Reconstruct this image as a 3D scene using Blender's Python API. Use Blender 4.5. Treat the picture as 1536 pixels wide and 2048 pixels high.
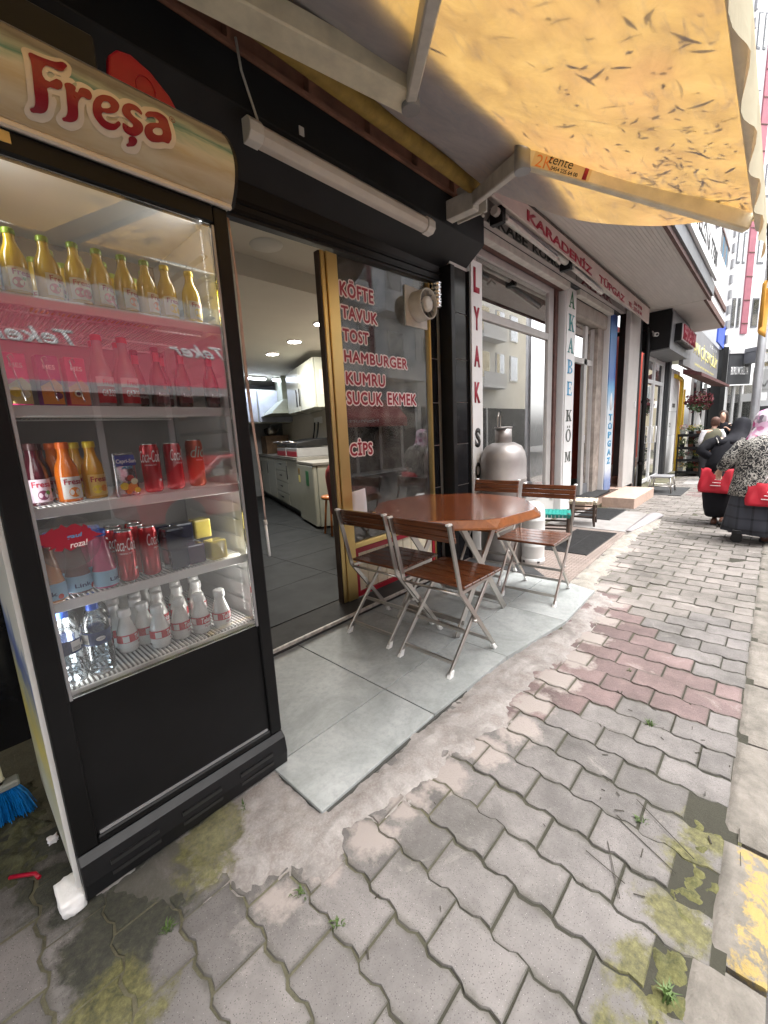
import bpy, bmesh, math, random
from mathutils import Vector, Matrix, Quaternion, noise
R = math.radians
random.seed(7)
for o in list(bpy.data.objects): bpy.data.objects.remove(o)
scene = bpy.context.scene
COL = scene.collection

# ---------------------------------------------------------------- camera
cam_d = bpy.data.cameras.new('camera'); cam = bpy.data.objects.new('camera', cam_d); COL.objects.link(cam)
cam_d.sensor_fit = 'VERTICAL'; cam_d.sensor_height = 36.0; cam_d.lens = 834/2048*36
cam_d.clip_start = 0.02; cam_d.clip_end = 400
cx_ = Vector((0.679, -0.732, -0.050)); cy_ = Vector((0.167, 0.087, 0.982)); cz_ = Vector((-0.715, -0.675, 0.181))
cz_.normalize(); cx_ = (cx_ - cz_*cx_.dot(cz_)).normalized(); cy_ = cz_.cross(cx_)
cam.matrix_world = Matrix(((cx_.x, cy_.x, cz_.x, 0), (cx_.y, cy_.y, cz_.y, 0), (cx_.z, cy_.z, cz_.z, 1.25), (0, 0, 0, 1)))
scene.camera = cam
scene.render.resolution_x = 768; scene.render.resolution_y = 1024

# ---------------------------------------------------------------- sky, sun, exposure
SUN_EL, SUN_AZ = 70, -75          # degrees; azimuth measured from +X towards +Y
world = bpy.data.worlds.new('World'); scene.world = world; world.use_nodes = True
wn = world.node_tree.nodes; wl = world.node_tree.links
wn.clear()
wo = wn.new('ShaderNodeOutputWorld'); wb = wn.new('ShaderNodeBackground'); sk = wn.new('ShaderNodeTexSky')
sk.sky_type = 'NISHITA'; sk.sun_disc = False; sk.sun_elevation = R(SUN_EL); sk.sun_rotation = R(90-SUN_AZ)
sk.air_density = 1.0; sk.dust_density = 4.0
hs = wn.new('ShaderNodeHueSaturation'); hs.inputs['Saturation'].default_value = 0.12
wl.new(sk.outputs[0], hs.inputs['Color']); wl.new(hs.outputs[0], wb.inputs[0]); wl.new(wb.outputs[0], wo.inputs[0])
wb.inputs[1].default_value = 0.15
sd = bpy.data.lights.new('sun', 'SUN'); sd.energy = 0.85; sd.angle = R(22); sd.color = (1.0, 0.98, 0.95)
so = bpy.data.objects.new('sun', sd); COL.objects.link(so); so.location = (4, -4, 14)
sdir = Vector((math.cos(R(SUN_EL))*math.cos(R(SUN_AZ)), math.cos(R(SUN_EL))*math.sin(R(SUN_AZ)), math.sin(R(SUN_EL))))
so.rotation_euler = sdir.to_track_quat('Z', 'Y').to_euler()
scene.view_settings.view_transform = 'Standard'; scene.view_settings.look = 'None'
scene.view_settings.gamma = 1; scene.view_settings.use_curve_mapping = False
scene.view_settings.exposure = 2.3
scene.render.engine = 'CYCLES'
scene.cycles.transparent_max_bounces = 20; scene.cycles.max_bounces = 8
scene.cycles.sample_clamp_indirect = 6

# ---------------------------------------------------------------- helpers: objects
PW = {}
def put(o, parent=None):
    COL.objects.link(o)
    if parent is not None:
        o.parent = parent; PW[o.name] = PW[parent.name]
    else:
        PW[o.name] = Matrix.Identity(4)
    return o
def tag(o, label=None, cat=None, group=None, kind=None):
    if label: o['label'] = label
    if cat: o['category'] = cat
    if group: o['group'] = group
    if kind: o['kind'] = kind
    return o
def thing(name, label, cat, loc=(0, 0, 0), rz=0, group=None, kind=None):
    o = bpy.data.objects.new(name, None); o.empty_display_size = .05
    COL.objects.link(o); o.location = loc; o.rotation_euler = (0, 0, rz)
    PW[o.name] = Matrix.Translation(Vector(loc)) @ Matrix.Rotation(rz, 4, 'Z')
    return tag(o, label, cat, group, kind)
def copy_tree(o, parent=None):
    c = o.copy(); COL.objects.link(c); c.parent = parent
    for ch in o.children: copy_tree(ch, c)
    return c
def clone(o, loc, rz=0, label=None, tilt=(0, 0), scale=None):
    c = copy_tree(o); c.location = loc; c.rotation_euler = (tilt[0], tilt[1], rz)
    if scale: c.scale = (scale,)*3 if not hasattr(scale, '__len__') else scale
    if label: c['label'] = label
    return c

class MB:
    """collects geometry of ONE mesh"""
    def __init__(s): s.v = []; s.f = []; s.m = []; s.s = []
    def add(s, vs, fs, mi=0, sm=False):
        b = len(s.v); s.v += [tuple(v) for v in vs]
        for f in fs: s.f.append(tuple(b+i for i in f)); s.m.append(mi); s.s.append(sm)
        return s
    def box(s, x0, x1, y0, y1, z0, z1, mi=0):
        return s.add([(x0,y0,z0),(x1,y0,z0),(x1,y1,z0),(x0,y1,z0),(x0,y0,z1),(x1,y0,z1),(x1,y1,z1),(x0,y1,z1)],
                     [(3,2,1,0),(4,5,6,7),(0,1,5,4),(1,2,6,5),(2,3,7,6),(3,0,4,7)], mi)
    def hexa(s, p, mi=0):      # 8 points: bottom ring 0-3 ccw, top ring 4-7
        return s.add(p, [(3,2,1,0),(4,5,6,7),(0,1,5,4),(1,2,6,5),(2,3,7,6),(3,0,4,7)], mi)
    def bar(s, a, b, w, h, up=(0,0,1), mi=0):
        a = Vector(a); b = Vector(b); d = (b-a).normalized(); u = Vector(up)
        x = d.cross(u)
        if x.length < 1e-4: x = d.cross(Vector((0,1,0)))
        x.normalize(); u = x.cross(d)
        p = []
        for c in (a, b):
            p += [c - x*w/2 - u*h/2, c + x*w/2 - u*h/2, c + x*w/2 + u*h/2, c - x*w/2 + u*h/2]
        return s.add(p, [(0,1,2,3),(7,6,5,4),(1,0,4,5),(2,1,5,6),(3,2,6,7),(0,3,7,4)], mi)
    def tube(s, pts, r, n=8, mi=0, caps=True, sm=True):
        pts = [Vector(p) for p in pts]; rs = r if hasattr(r, '__len__') else [r]*len(pts)
        rings = []; ref = None
        for i, p in enumerate(pts):
            d = (pts[min(i+1, len(pts)-1)] - pts[max(i-1, 0)]).normalized()
            if ref is None:
                ref = Vector((0,0,1)) if abs(d.z) < .9 else Vector((1,0,0))
            x = d.cross(ref).normalized(); y = x.cross(d).normalized(); ref = y
            rings.append([p + (x*math.cos(2*math.pi*k/n) + y*math.sin(2*math.pi*k/n))*rs[i] for k in range(n)])
        vs = [q for g in rings for q in g]; fs = []
        for i in range(len(pts)-1):
            for k in range(n):
                k2 = (k+1) % n; fs.append((i*n+k, i*n+k2, (i+1)*n+k2, (i+1)*n+k))
        s.add(vs, fs, mi, sm)
        if caps:
            b = len(s.v) - len(vs)
            s.f.append(tuple(b+k for k in range(n))[::-1]); s.m.append(mi); s.s.append(False)
            e = b + (len(pts)-1)*n
            s.f.append(tuple(e+k for k in range(n))); s.m.append(mi); s.s.append(False)
        return s
    def lathe(s, prof, n=20, c=(0,0,0), mi=0, sm=True, a0=0, a1=2*math.pi, sx=1, sy=1):
        full = abs(a1-a0-2*math.pi) < 1e-6; m = n if full else n+1
        vs = []
        for r, z in prof:
            for k in range(m):
                a = a0 + (a1-a0)*k/n
                vs.append((c[0]+r*math.cos(a)*sx, c[1]+r*math.sin(a)*sy, c[2]+z))
        fs = []
        for i in range(len(prof)-1):
            for k in range(n):
                k2 = (k+1) % m if full else k+1
                fs.append((i*m+k, i*m+k2, (i+1)*m+k2, (i+1)*m+k))
        return s.add(vs, fs, mi, sm)
    def loft(s, rings, mi=0, sm=True, caps=True, closed=True):
        n = len(rings[0]); vs = [p for r in rings for p in r]; fs = []
        for i in range(len(rings)-1):
            for k in range(n if closed else n-1):
                k2 = (k+1) % n; fs.append((i*n+k, i*n+k2, (i+1)*n+k2, (i+1)*n+k))
        b = len(s.v); s.add(vs, fs, mi, sm)
        if caps and closed:
            s.f.append(tuple(b+k for k in range(n))[::-1]); s.m.append(mi); s.s.append(sm)
            e = b+(len(rings)-1)*n; s.f.append(tuple(e+k for k in range(n))); s.m.append(mi); s.s.append(sm)
        return s
    def prism(s, poly, o, ux, uy, depth, mi=0):   # polygon in plane (o,ux,uy), extruded by depth along ux x uy
        o = Vector(o); ux = Vector(ux); uy = Vector(uy); nn = ux.cross(uy).normalized()*depth
        n = len(poly); a = [o+ux*p[0]+uy*p[1] for p in poly]
        vs = a + [p+nn for p in a]
        fs = [tuple(range(n))[::-1], tuple(range(n, 2*n))] + [(i, (i+1)%n, n+(i+1)%n, n+i) for i in range(n)]
        return s.add(vs, fs, mi)
    def sheet(s, nx, ny, fn, mi=0, sm=True):      # fn(i/nx, j/ny) -> point
        vs = [fn(i/nx, j/ny) for j in range(ny+1) for i in range(nx+1)]
        fs = [(j*(nx+1)+i, j*(nx+1)+i+1, (j+1)*(nx+1)+i+1, (j+1)*(nx+1)+i) for j in range(ny) for i in range(nx)]
        return s.add(vs, fs, mi, sm)
    def mesh(s, name, mats, parent=None, local=False):
        vs = s.v
        if parent is not None and not local:
            inv = PW[parent.name].inverted(); vs = [inv @ Vector(v) for v in vs]
        me = bpy.data.meshes.new(name); me.from_pydata(vs, [], s.f)
        for m in (mats if isinstance(mats, (list, tuple)) else [mats]): me.materials.append(m)
        me.polygons.foreach_set('material_index', s.m); me.polygons.foreach_set('use_smooth', s.s)
        me.update(); return me
    def build(s, name, mats, parent=None, local=False, bevel=0, seg=1, solid=0, sub=0):
        o = bpy.data.objects.new(name, s.mesh(name, mats, parent, local)); put(o, parent)
        if solid:
            md = o.modifiers.new('solid', 'SOLIDIFY'); md.thickness = solid; md.offset = 0
        if bevel:
            md = o.modifiers.new('bevel', 'BEVEL'); md.width = bevel; md.segments = seg; md.limit_method = 'ANGLE'; md.angle_limit = R(40)
        if sub:
            md = o.modifiers.new('sub', 'SUBSURF'); md.levels = sub; md.render_levels = sub
        return o
def B(name, mat, parent, x0, x1, y0, y1, z0, z1, bevel=0.0, local=False, seg=1):
    return MB().box(x0, x1, y0, y1, z0, z1).build(name, mat, parent, local=local, bevel=bevel, seg=seg)

# ---------------------------------------------------------------- helpers: text
def text_mesh(s, off=0.0, shear=0.0, space=1.0, ext=0.0):
    cu = bpy.data.curves.new('lettering', 'FONT'); cu.body = s; cu.size = 1; cu.offset = off; cu.shear = shear
    cu.space_character = space; cu.extrude = ext; cu.resolution_u = 3
    o = bpy.data.objects.new('lettering', cu); COL.objects.link(o)
    dg = bpy.context.evaluated_depsgraph_get(); dg.update()
    me = bpy.data.meshes.new_from_object(o.evaluated_get(dg))
    bpy.data.objects.remove(o); bpy.data.curves.remove(cu)
    return me
def text_fit(s, o, ux, uz, w, h, mat, parent, name='lettering', off=0.02, shear=0, outline=None, omat=None, thick=.002, lift=.001, local=False, space=1.0, warp=None, label=None):
    """flat or raised lettering that fills w x h on the plane (o, ux, uz); its face looks along ux x uz"""
    ux = Vector(ux); uz = Vector(uz); n = ux.cross(uz).normalized(); o = Vector(o)
    base = text_mesh(s, off, shear, space)
    xs = [v.co.x for v in base.vertices]; ys = [v.co.y for v in base.vertices]
    x0, x1, y0, y1 = min(xs), max(xs), min(ys), max(ys)
    sx = w/(x1-x0); sy = h/(y1-y0)
    def place(me, dep, lft, nm, mt):
        inv = PW[parent.name].inverted() if (parent is not None and not local) else Matrix.Identity(4)
        bm = bmesh.new(); bm.from_mesh(me)
        bmesh.ops.remove_doubles(bm, verts=bm.verts, dist=1e-5)
        if dep:
            r = bmesh.ops.extrude_face_region(bm, geom=bm.faces[:])
            for e in r['geom']:
                if isinstance(e, bmesh.types.BMVert): e.co.z += dep
        for v in bm.verts:
            a = (v.co.x-x0)*sx; b = (v.co.y-y0)*sy; c = v.co.z + lft
            v.co = inv @ (warp(a, b, c) if warp else o + ux*a + uz*b + n*c)
        bmesh.ops.recalc_face_normals(bm, faces=bm.faces[:])
        m2 = bpy.data.meshes.new(nm); bm.to_mesh(m2); bm.free(); m2.materials.append(mt)
        ob = bpy.data.objects.new(nm, m2); put(ob, parent)
        if label: ob['label'] = label
        return ob
    res = []
    if outline:
        om = text_mesh(s, off+outline, shear, space)
        res.append(place(om, thick, lift, name + '_outline', omat)); bpy.data.meshes.remove(om)
    res.append(place(base, thick, lift + (thick+.0004 if outline else 0), name, mat)); bpy.data.meshes.remove(base)
    return res
def bold_word(s, x0, x1, z0, z1, y, mat, omat, parent, bold, rim, space=1.1):
    """vinyl word facing -Y: copies of the glyphs nudged in a circle thicken it, a wider circle makes the pale rim"""
    me = text_mesh(s, 0, 0, space); xs = [v.co.x for v in me.vertices]; ys = [v.co.y for v in me.vertices]
    sx = (x1-x0-2*bold)/(max(xs)-min(xs)); sy = (z1-z0-2*bold)/(max(ys)-min(ys)); mx, my = min(xs), min(ys)
    for nm, rr, n, dy, mt in (('menu_word_outline', (bold+rim, (bold+rim)*.55), 16, .0002, omat), ('menu_word', (bold, 0), 10, .0012, mat)):
        mb = MB(); q = 0
        for r_ in rr:
            for k in range(n if r_ else 1):
                a = 2*math.pi*k/n; q += 1
                mb.add([(x0+bold+(v.co.x-mx)*sx+r_*math.cos(a), y-dy-q*1.5e-5, z0+bold+(v.co.y-my)*sy+r_*math.sin(a)) for v in me.vertices], [tuple(p.vertices) for p in me.polygons])
        mb.build(nm, mt, parent)
    bpy.data.meshes.remove(me)
def cyl_text(s, r, z0, z1, a_mid, a_w, mat, parent, off=0.015, shear=0.0, name='lettering'):
    """lettering bent round an upright cylinder (local coordinates)"""
    def warp(a, b, c):
        t = a_mid + a - a_w/2
        return Vector(((r+c)*math.cos(t), (r+c)*math.sin(t), z0 + b))
    return text_fit(s, (0,0,0), (1,0,0), (0,0,1), a_w, z1-z0, mat, parent, name=name, off=off, shear=shear, thick=0, lift=.0006, local=True, warp=warp)
XR, ZU = (1,0,0), (0,0,1)
def front_text(s, x0, x1, z0, z1, y, mat, parent, **k):   # faces -Y
    return text_fit(s, (x0, y, z0), XR, ZU, x1-x0, z1-z0, mat, parent, **k)

# ---------------------------------------------------------------- helpers: materials
def nodes(name):
    m = bpy.data.materials.new(name); m.use_nodes = True; t = m.node_tree
    return m, t.nodes, t.links, t.nodes['Principled BSDF']
def coords(N, L, rand=13.0):
    tc = N.new('ShaderNodeTexCoord'); oi = N.new('ShaderNodeObjectInfo')
    mu = N.new('ShaderNodeMath'); mu.operation = 'MULTIPLY'; mu.inputs[1].default_value = rand
    L.new(oi.outputs['Random'], mu.inputs[0])
    ad = N.new('ShaderNodeVectorMath'); ad.operation = 'ADD'
    L.new(tc.outputs['Object'], ad.inputs[0]); L.new(mu.outputs[0], ad.inputs[1])
    return ad.outputs[0], tc, oi
def nz(N, L, vec, scale, detail=4, rough=.55, dist=0):
    n = N.new('ShaderNodeTexNoise'); n.inputs['Scale'].default_value = scale; n.inputs['Detail'].default_value = detail
    n.inputs['Roughness'].default_value = rough; n.inputs['Distortion'].default_value = dist
    L.new(vec, n.inputs['Vector']); return n.outputs['Fac']
def ramp(N, L, fac, stops):
    r = N.new('ShaderNodeValToRGB'); e = r.color_ramp.elements
    while len(e) < len(stops): e.new(.5)
    for k, (p, c) in zip(e, stops): k.position = p; k.color = (c[0], c[1], c[2], 1)
    L.new(fac, r.inputs[0]); return r.outputs[0]
def mix(N, L, fac, a, b, mode='MIX'):
    m = N.new('ShaderNodeMix'); m.data_type = 'RGBA'; m.blend_type = mode
    for sock, val in ((m.inputs[0], fac), (m.inputs[6], a), (m.inputs[7], b)):
        if hasattr(val, 'links'): L.new(val, sock)
        elif isinstance(val, (int, float)): sock.default_value = val
        else: sock.default_value = (*val, 1)
    return m.outputs[2]
def bump(N, L, h, strength, p, dist=.01):
    b = N.new('ShaderNodeBump'); b.inputs['Strength'].default_value = strength; b.inputs['Distance'].default_value = dist
    L.new(h, b.inputs['Height']); L.new(b.outputs[0], p.inputs['Normal'])
def sc(c, k): return tuple(min(1, x*k) for x in c)
def M(name, col, rough=.5, metal=0, var=.12, vs=7, bmp=0, bs=90, col2=None, coat=0, emit=0, trans=0, rv=.08, tone=0, spec=.5):
    m, N, L, p = nodes(name)
    vec, tc, oi = coords(N, L)
    f = nz(N, L, vec, vs, 6, .6)
    c = ramp(N, L, f, [(.3, sc(col, 1-var)), (.7, col2 or sc(col, 1+var))])
    if tone:
        mm = N.new('ShaderNodeMapRange'); mm.inputs[3].default_value = 1-tone; mm.inputs[4].default_value = 1+tone
        L.new(oi.outputs['Random'], mm.inputs[0])
        cc = N.new('ShaderNodeCombineColor')
        for i in range(3): L.new(mm.outputs[0], cc.inputs[i])
        c = mix(N, L, 1.0, c, cc.outputs[0], 'MULTIPLY')
    L.new(c, p.inputs['Base Color'])
    if rv:
        mr = N.new('ShaderNodeMapRange'); mr.inputs[3].default_value = max(.02, rough-rv); mr.inputs[4].default_value = min(1, rough+rv)
        L.new(nz(N, L, vec, vs*2.3, 5), mr.inputs[0]); L.new(mr.outputs[0], p.inputs['Roughness'])
    else: p.inputs['Roughness'].default_value = rough
    p.inputs['Specular IOR Level'].default_value = spec; p.inputs['Metallic'].default_value = metal; p.inputs['Coat Weight'].default_value = coat; p.inputs['Coat Roughness'].default_value = .08
    p.inputs['Transmission Weight'].default_value = trans
    if emit: p.inputs['Emission Color'].default_value = (*col, 1); p.inputs['Emission Strength'].default_value = emit
    if bmp: bump(N, L, nz(N, L, vec, bs, 5), bmp, p, .004)
    return m
def glass_mat(name, tint=(.93,.95,.94), boost=1.6, rough=0.0, base=0.0, dirt=.04):
    m = bpy.data.materials.new(name); m.use_nodes = True; N = m.node_tree.nodes; L = m.node_tree.links; N.clear()
    out = N.new('ShaderNodeOutputMaterial'); tr = N.new('ShaderNodeBsdfTransparent'); gl = N.new('ShaderNodeBsdfGlossy'); df = N.new('ShaderNodeBsdfDiffuse')
    tr.inputs[0].default_value = (*tint, 1); gl.inputs['Roughness'].default_value = rough; gl.inputs[0].default_value = (1,1,1,1)
    df.inputs[0].default_value = (.6,.58,.55,1)
    fr = N.new('ShaderNodeFresnel'); fr.inputs[0].default_value = 1.5
    ma = N.new('ShaderNodeMath'); ma.operation = 'MULTIPLY_ADD'; ma.inputs[1].default_value = boost; ma.inputs[2].default_value = base; ma.use_clamp = True
    L.new(fr.outputs[0], ma.inputs[0])
    mx = N.new('ShaderNodeMixShader'); L.new(ma.outputs[0], mx.inputs[0]); L.new(tr.outputs[0], mx.inputs[1]); L.new(gl.outputs[0], mx.inputs[2])
    tc = N.new('ShaderNodeTexCoord'); f = nz(N, L, tc.outputs['Object'], 5, 6, .7)
    mr = N.new('ShaderNodeMapRange'); mr.inputs[1].default_value = .35; mr.inputs[2].default_value = .8; mr.inputs[3].default_value = 0; mr.inputs[4].default_value = dirt*2
    L.new(f, mr.inputs[0])
    m2 = N.new('ShaderNodeMixShader'); L.new(mr.outputs[0], m2.inputs[0]); L.new(mx.outputs[0], m2.inputs[1]); L.new(df.outputs[0], m2.inputs[2])
    L.new(m2.outputs[0], out.inputs[0]); return m
# ---------------------------------------------------------------- materials
BLACK = M('black_paint', (.019,.020,.022), .5, var=.25, vs=3, bmp=.05, bs=40, spec=.25)
BLACKG = M('black_plastic', (.010,.010,.011), .38, var=.2, spec=.3)
FRIDGEB = M('fridge_black', (.006,.006,.0065), .45, var=.4, vs=4, bmp=.03, bs=300, spec=.22)
WHITEP = M('white_plastic', (.72,.71,.69), .4, var=.06)
WHITEW = M('white_wall', (.62,.61,.58), .85, var=.06, vs=2, bmp=.1)
OLDW = M('aged_white_metal', (.60,.57,.52), .5, var=.16, vs=9)
CREAM = M('cream_metal', (.80,.73,.56), .45, var=.14, vs=11)
GREYM = M('grey_metal', (.32,.32,.33), .4, .4, var=.12)
STEEL = M('brushed_steel', (.52,.49,.46), .33, 1, var=.05, vs=6, rv=.04)
ALU = M('aluminium', (.55,.53,.50), .38, .8, var=.12)
GASM = M('gas_bottle_metal', (.37,.345,.335), .48, .6, var=.16, vs=5, bmp=.08, bs=14)
GASW = M('gas_bottle_paint', (.66,.66,.65), .4, .1, var=.1, vs=6)
GOLD = M('gold_anodised', (.74,.54,.22), .34, 1, var=.06, vs=2, rv=.04)
RUST = M('rusty_board', (.30,.14,.09), .75, var=.35, vs=6, bmp=.2)
REDP = M('red_plastic', (.30,.001,.018), .35, var=.08)
REDB = M('red_shopping_bag', (.40,.006,.02), .7, var=.12, vs=9, bmp=.2, bs=14)
REDT = M('red_lettering', (.33,.006,.030), .5, var=.08)
PINKO = M('pale_pink_outline', (.88,.76,.77), .5, var=.03)
DKT = M('black_lettering', (.02,.02,.02), .5)
WTT = M('white_lettering', (.85,.85,.85), .5, var=.03)
GREYT = M('grey_green_lettering', (.05,.06,.05), .5, var=.2)
TEAL = M('teal_lettering', (.02,.23,.24), .5); GREEN = M('green_lettering', (.02,.16,.06), .5); BLUET = M('blue_lettering', (.06,.33,.58), .5)
ORNG = M('orange_lettering', (.75,.25,.06), .5); YELT = M('yellow_lettering', (.8,.72,.25), .5)
GREYP = M('grey_panel', (.16,.165,.175), .5, var=.1, vs=4)
DGREY = M('dark_grey_panel', (.05,.052,.056), .5, var=.15, vs=4)
CONC = M('grey_concrete', (.33,.31,.29), .9, var=.2, vs=5, bmp=.4, bs=60)
WHITEB = M('white_render', (.72,.72,.72), .85, var=.06, vs=1.5)
REDW = M('red_painted_wall', (.55,.075,.045), .7, var=.18, vs=4, bmp=.15, bs=50)
BROWNF = M('rusty_brown', (.10,.045,.035), .7, var=.4, vs=9)
PINKST = M('pink_stone', (.50,.36,.29), .55, var=.14, vs=14, bmp=.1)
RUBBER = M('black_rubber', (.03,.03,.031), .75, var=.25, vs=12, bmp=.3)
YELM = M('yellow_pipe_paint', (.72,.48,.03), .4, var=.1)
BROWNST = M('brown_stain_wood', (.04,.022,.014), .5, var=.3, vs=12)
SKIN = M('skin', (.55,.33,.24), .55, var=.06)
CLOTHB = M('black_cloth', (.010,.010,.013), .9, var=.3, vs=6, bmp=1.0, bs=16, spec=.2)
WHITEC = M('white_cloth', (.7,.68,.7), .85, var=.06)
OLIVE = M('olive_cloth', (.09,.085,.055), .9, var=.2)
SHOE = M('brown_leather', (.10,.04,.025), .5, var=.2); SOLE = M('black_sole', (.02,.02,.02), .7)
HAIRB = M('dark_hair', (.035,.018,.012), .5, var=.3, vs=30)
LED = M('led_disc', (1,.97,.9), .5, emit=14); LEDB = M('led_cool', (.8,.87,1), .5, emit=8)
CABW = M('gloss_white_cabinet', (.36,.37,.32), .18, var=.04, rv=.03)
COUNTER = M('grey_worktop', (.22,.21,.19), .4, var=.15)
CEILM = M('grey_ceiling', (.60,.57,.51), .9, var=.04, vs=2)
INWALL = M('beige_wall', (.56,.52,.44), .9, var=.05, vs=2)
FLOORD = M('dark_floor_tile', (.018,.019,.019), .6, var=.25, vs=3, spec=.15)
CHROME = M('foil', (.75,.75,.75), .18, 1, var=.2, vs=30, bmp=.5, bs=40)
REDCH = M('red_leatherette', (.20,.03,.03), .5, var=.2)
GLASS = glass_mat('shop_glass', (.95,.96,.95), 1.7, base=.01)
GLASSF = glass_mat('fridge_glass', (.98,.985,.98), 2.2, base=.0, dirt=.012)
GLASSD = glass_mat('dark_window_glass', (.82,.86,.86), 4.0, base=.08)
PLASTW = glass_mat('clear_plastic', (.84,.88,.91), 1.4, rough=.08, base=.02, dirt=.03)
def wood_mat(name, c1, c2, axis, sc_=9):
    m, N, L, p = nodes(name); vec, tc, oi = coords(N, L)
    mp = N.new('ShaderNodeMapping'); s = [34, 34, 34]; s[axis] = 2.2
    mp.inputs['Scale'].default_value = s; L.new(vec, mp.inputs['Vector'])
    f = nz(N, L, mp.outputs[0], 1.6, 6, .65, .8)
    c = ramp(N, L, f, [(.28, c1), (.5, sc(c2, .72)), (.66, c2), (.8, sc(c2, .6))])
    L.new(c, p.inputs['Base Color']); p.inputs['Roughness'].default_value = .27; p.inputs['Coat Weight'].default_value = .6; p.inputs['Coat Roughness'].default_value = .12
    bump(N, L, f, .12, p, .003); return m
WOODC = wood_mat('varnished_slat_wood', (.032,.010,.005), (.165,.053,.021), 1)
def swirl_wood():
    m, N, L, p = nodes('varnished_table_wood'); tc = N.new('ShaderNodeTexCoord')
    mp = N.new('ShaderNodeMapping'); mp.inputs['Scale'].default_value = (3, 9, 6); mp.inputs['Rotation'].default_value = (0,0,.9); L.new(tc.outputs['Object'], mp.inputs['Vector'])
    f = nz(N, L, mp.outputs[0], 2.2, 7, .6, 2.0)
    c = ramp(N, L, f, [(.25, (.13,.028,.009)), (.5, (.25,.065,.02)), (.62, (.38,.12,.045)), (.8, (.2,.05,.015))])
    L.new(c, p.inputs['Base Color']); p.inputs['Roughness'].default_value = .22; p.inputs['Coat Weight'].default_value = .7; p.inputs['Coat Roughness'].default_value = .1
    bump(N, L, f, .06, p, .003); return m
WOODT = swirl_wood()
WOODE = M('table_edge_wood', (.38,.12,.025), .3, var=.25, vs=20, coat=.5)
def blobs(N, L, pos, lst, wob=.16, nsc=9, det=7):
    n = N.new('ShaderNodeMath'); n.operation = 'MULTIPLY_ADD'; n.inputs[1].default_value = wob*2; n.inputs[2].default_value = -wob; L.new(nz(N, L, pos, nsc, det, .7), n.inputs[0]); cur = None
    for x, y, r in lst:
        d = N.new('ShaderNodeVectorMath'); d.operation = 'DISTANCE'; d.inputs[1].default_value = (x, y, 0); L.new(pos, d.inputs[0])
        s = N.new('ShaderNodeMath'); s.operation = 'SUBTRACT'; s.inputs[1].default_value = r; L.new(d.outputs['Value'], s.inputs[0])
        if cur is None: cur = s.outputs[0]
        else:
            m = N.new('ShaderNodeMath'); m.operation = 'MINIMUM'; L.new(cur, m.inputs[0]); L.new(s.outputs[0], m.inputs[1]); cur = m.outputs[0]
    a = N.new('ShaderNodeMath'); a.operation = 'ADD'; L.new(cur, a.inputs[0]); L.new(n.outputs[0], a.inputs[1])
    r_ = N.new('ShaderNodeMapRange'); r_.inputs[1].default_value = .018; r_.inputs[2].default_value = -.022; L.new(a.outputs[0], r_.inputs[0]); return r_.outputs[0]
WET = [(.22,1.20,.14),(.12,1.16,.13),(.10,1.07,.08),(.08,1.32,.07),(.0,1.7,.16),(.02,1.95,.25),(.03,1.45,.09)]
GREENB = [(.07,1.0,.085),(.11,.94,.05),(.42,1.23,.11),(.36,1.14,.07),(.75,.10,.07),(.92,.10,.08),(1.1,.08,.07),(1.28,.07,.07),(1.42,.05,.07),(.5,.12,.08)]
SMEAR = [(.45,.90,.05),(.6,.85,.05),(.75,.83,.07),(.92,.83,.07),(1.1,.80,.08),(1.3,.74,.09),(1.5,.70,.09),(1.7,.72,.09),(1.95,.70,.1),(2.2,.70,.1),(2.5,.72,.1),(2.8,.74,.1),(3.1,.76,.1),(3.4,.85,.1),(4.0,.95,.1),(4.6,1.0,.1)]
def wear(N, L, c, pos, edge=None, gk=1.0):
    c = mix(N, L, blobs(N, L, pos, SMEAR, .11, 12), c, (.27,.235,.215))
    if edge is not None: c = mix(N, L, edge, c, (.055,.052,.038))
    c = mix(N, L, mix(N, L, 1, blobs(N, L, pos, WET, .10, 11), (.92,.92,.92), 'MULTIPLY'), c, ramp(N, L, nz(N, L, pos, 38, 7, .75), [(.35, (.012,.013,.008)), (.55, (.032,.033,.02)), (.75, (.075,.07,.04))]))
    return mix(N, L, mix(N, L, 1, blobs(N, L, pos, GREENB, .12, 14), (.9,.9,.9), 'MULTIPLY'), c, ramp(N, L, nz(N, L, pos, 42, 7, .78), [(.32, (.03,.03,.013)), (.5, (.09,.085,.028)), (.68, (.17,.155,.06)), (.8, (.26,.24,.17))]))
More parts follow.
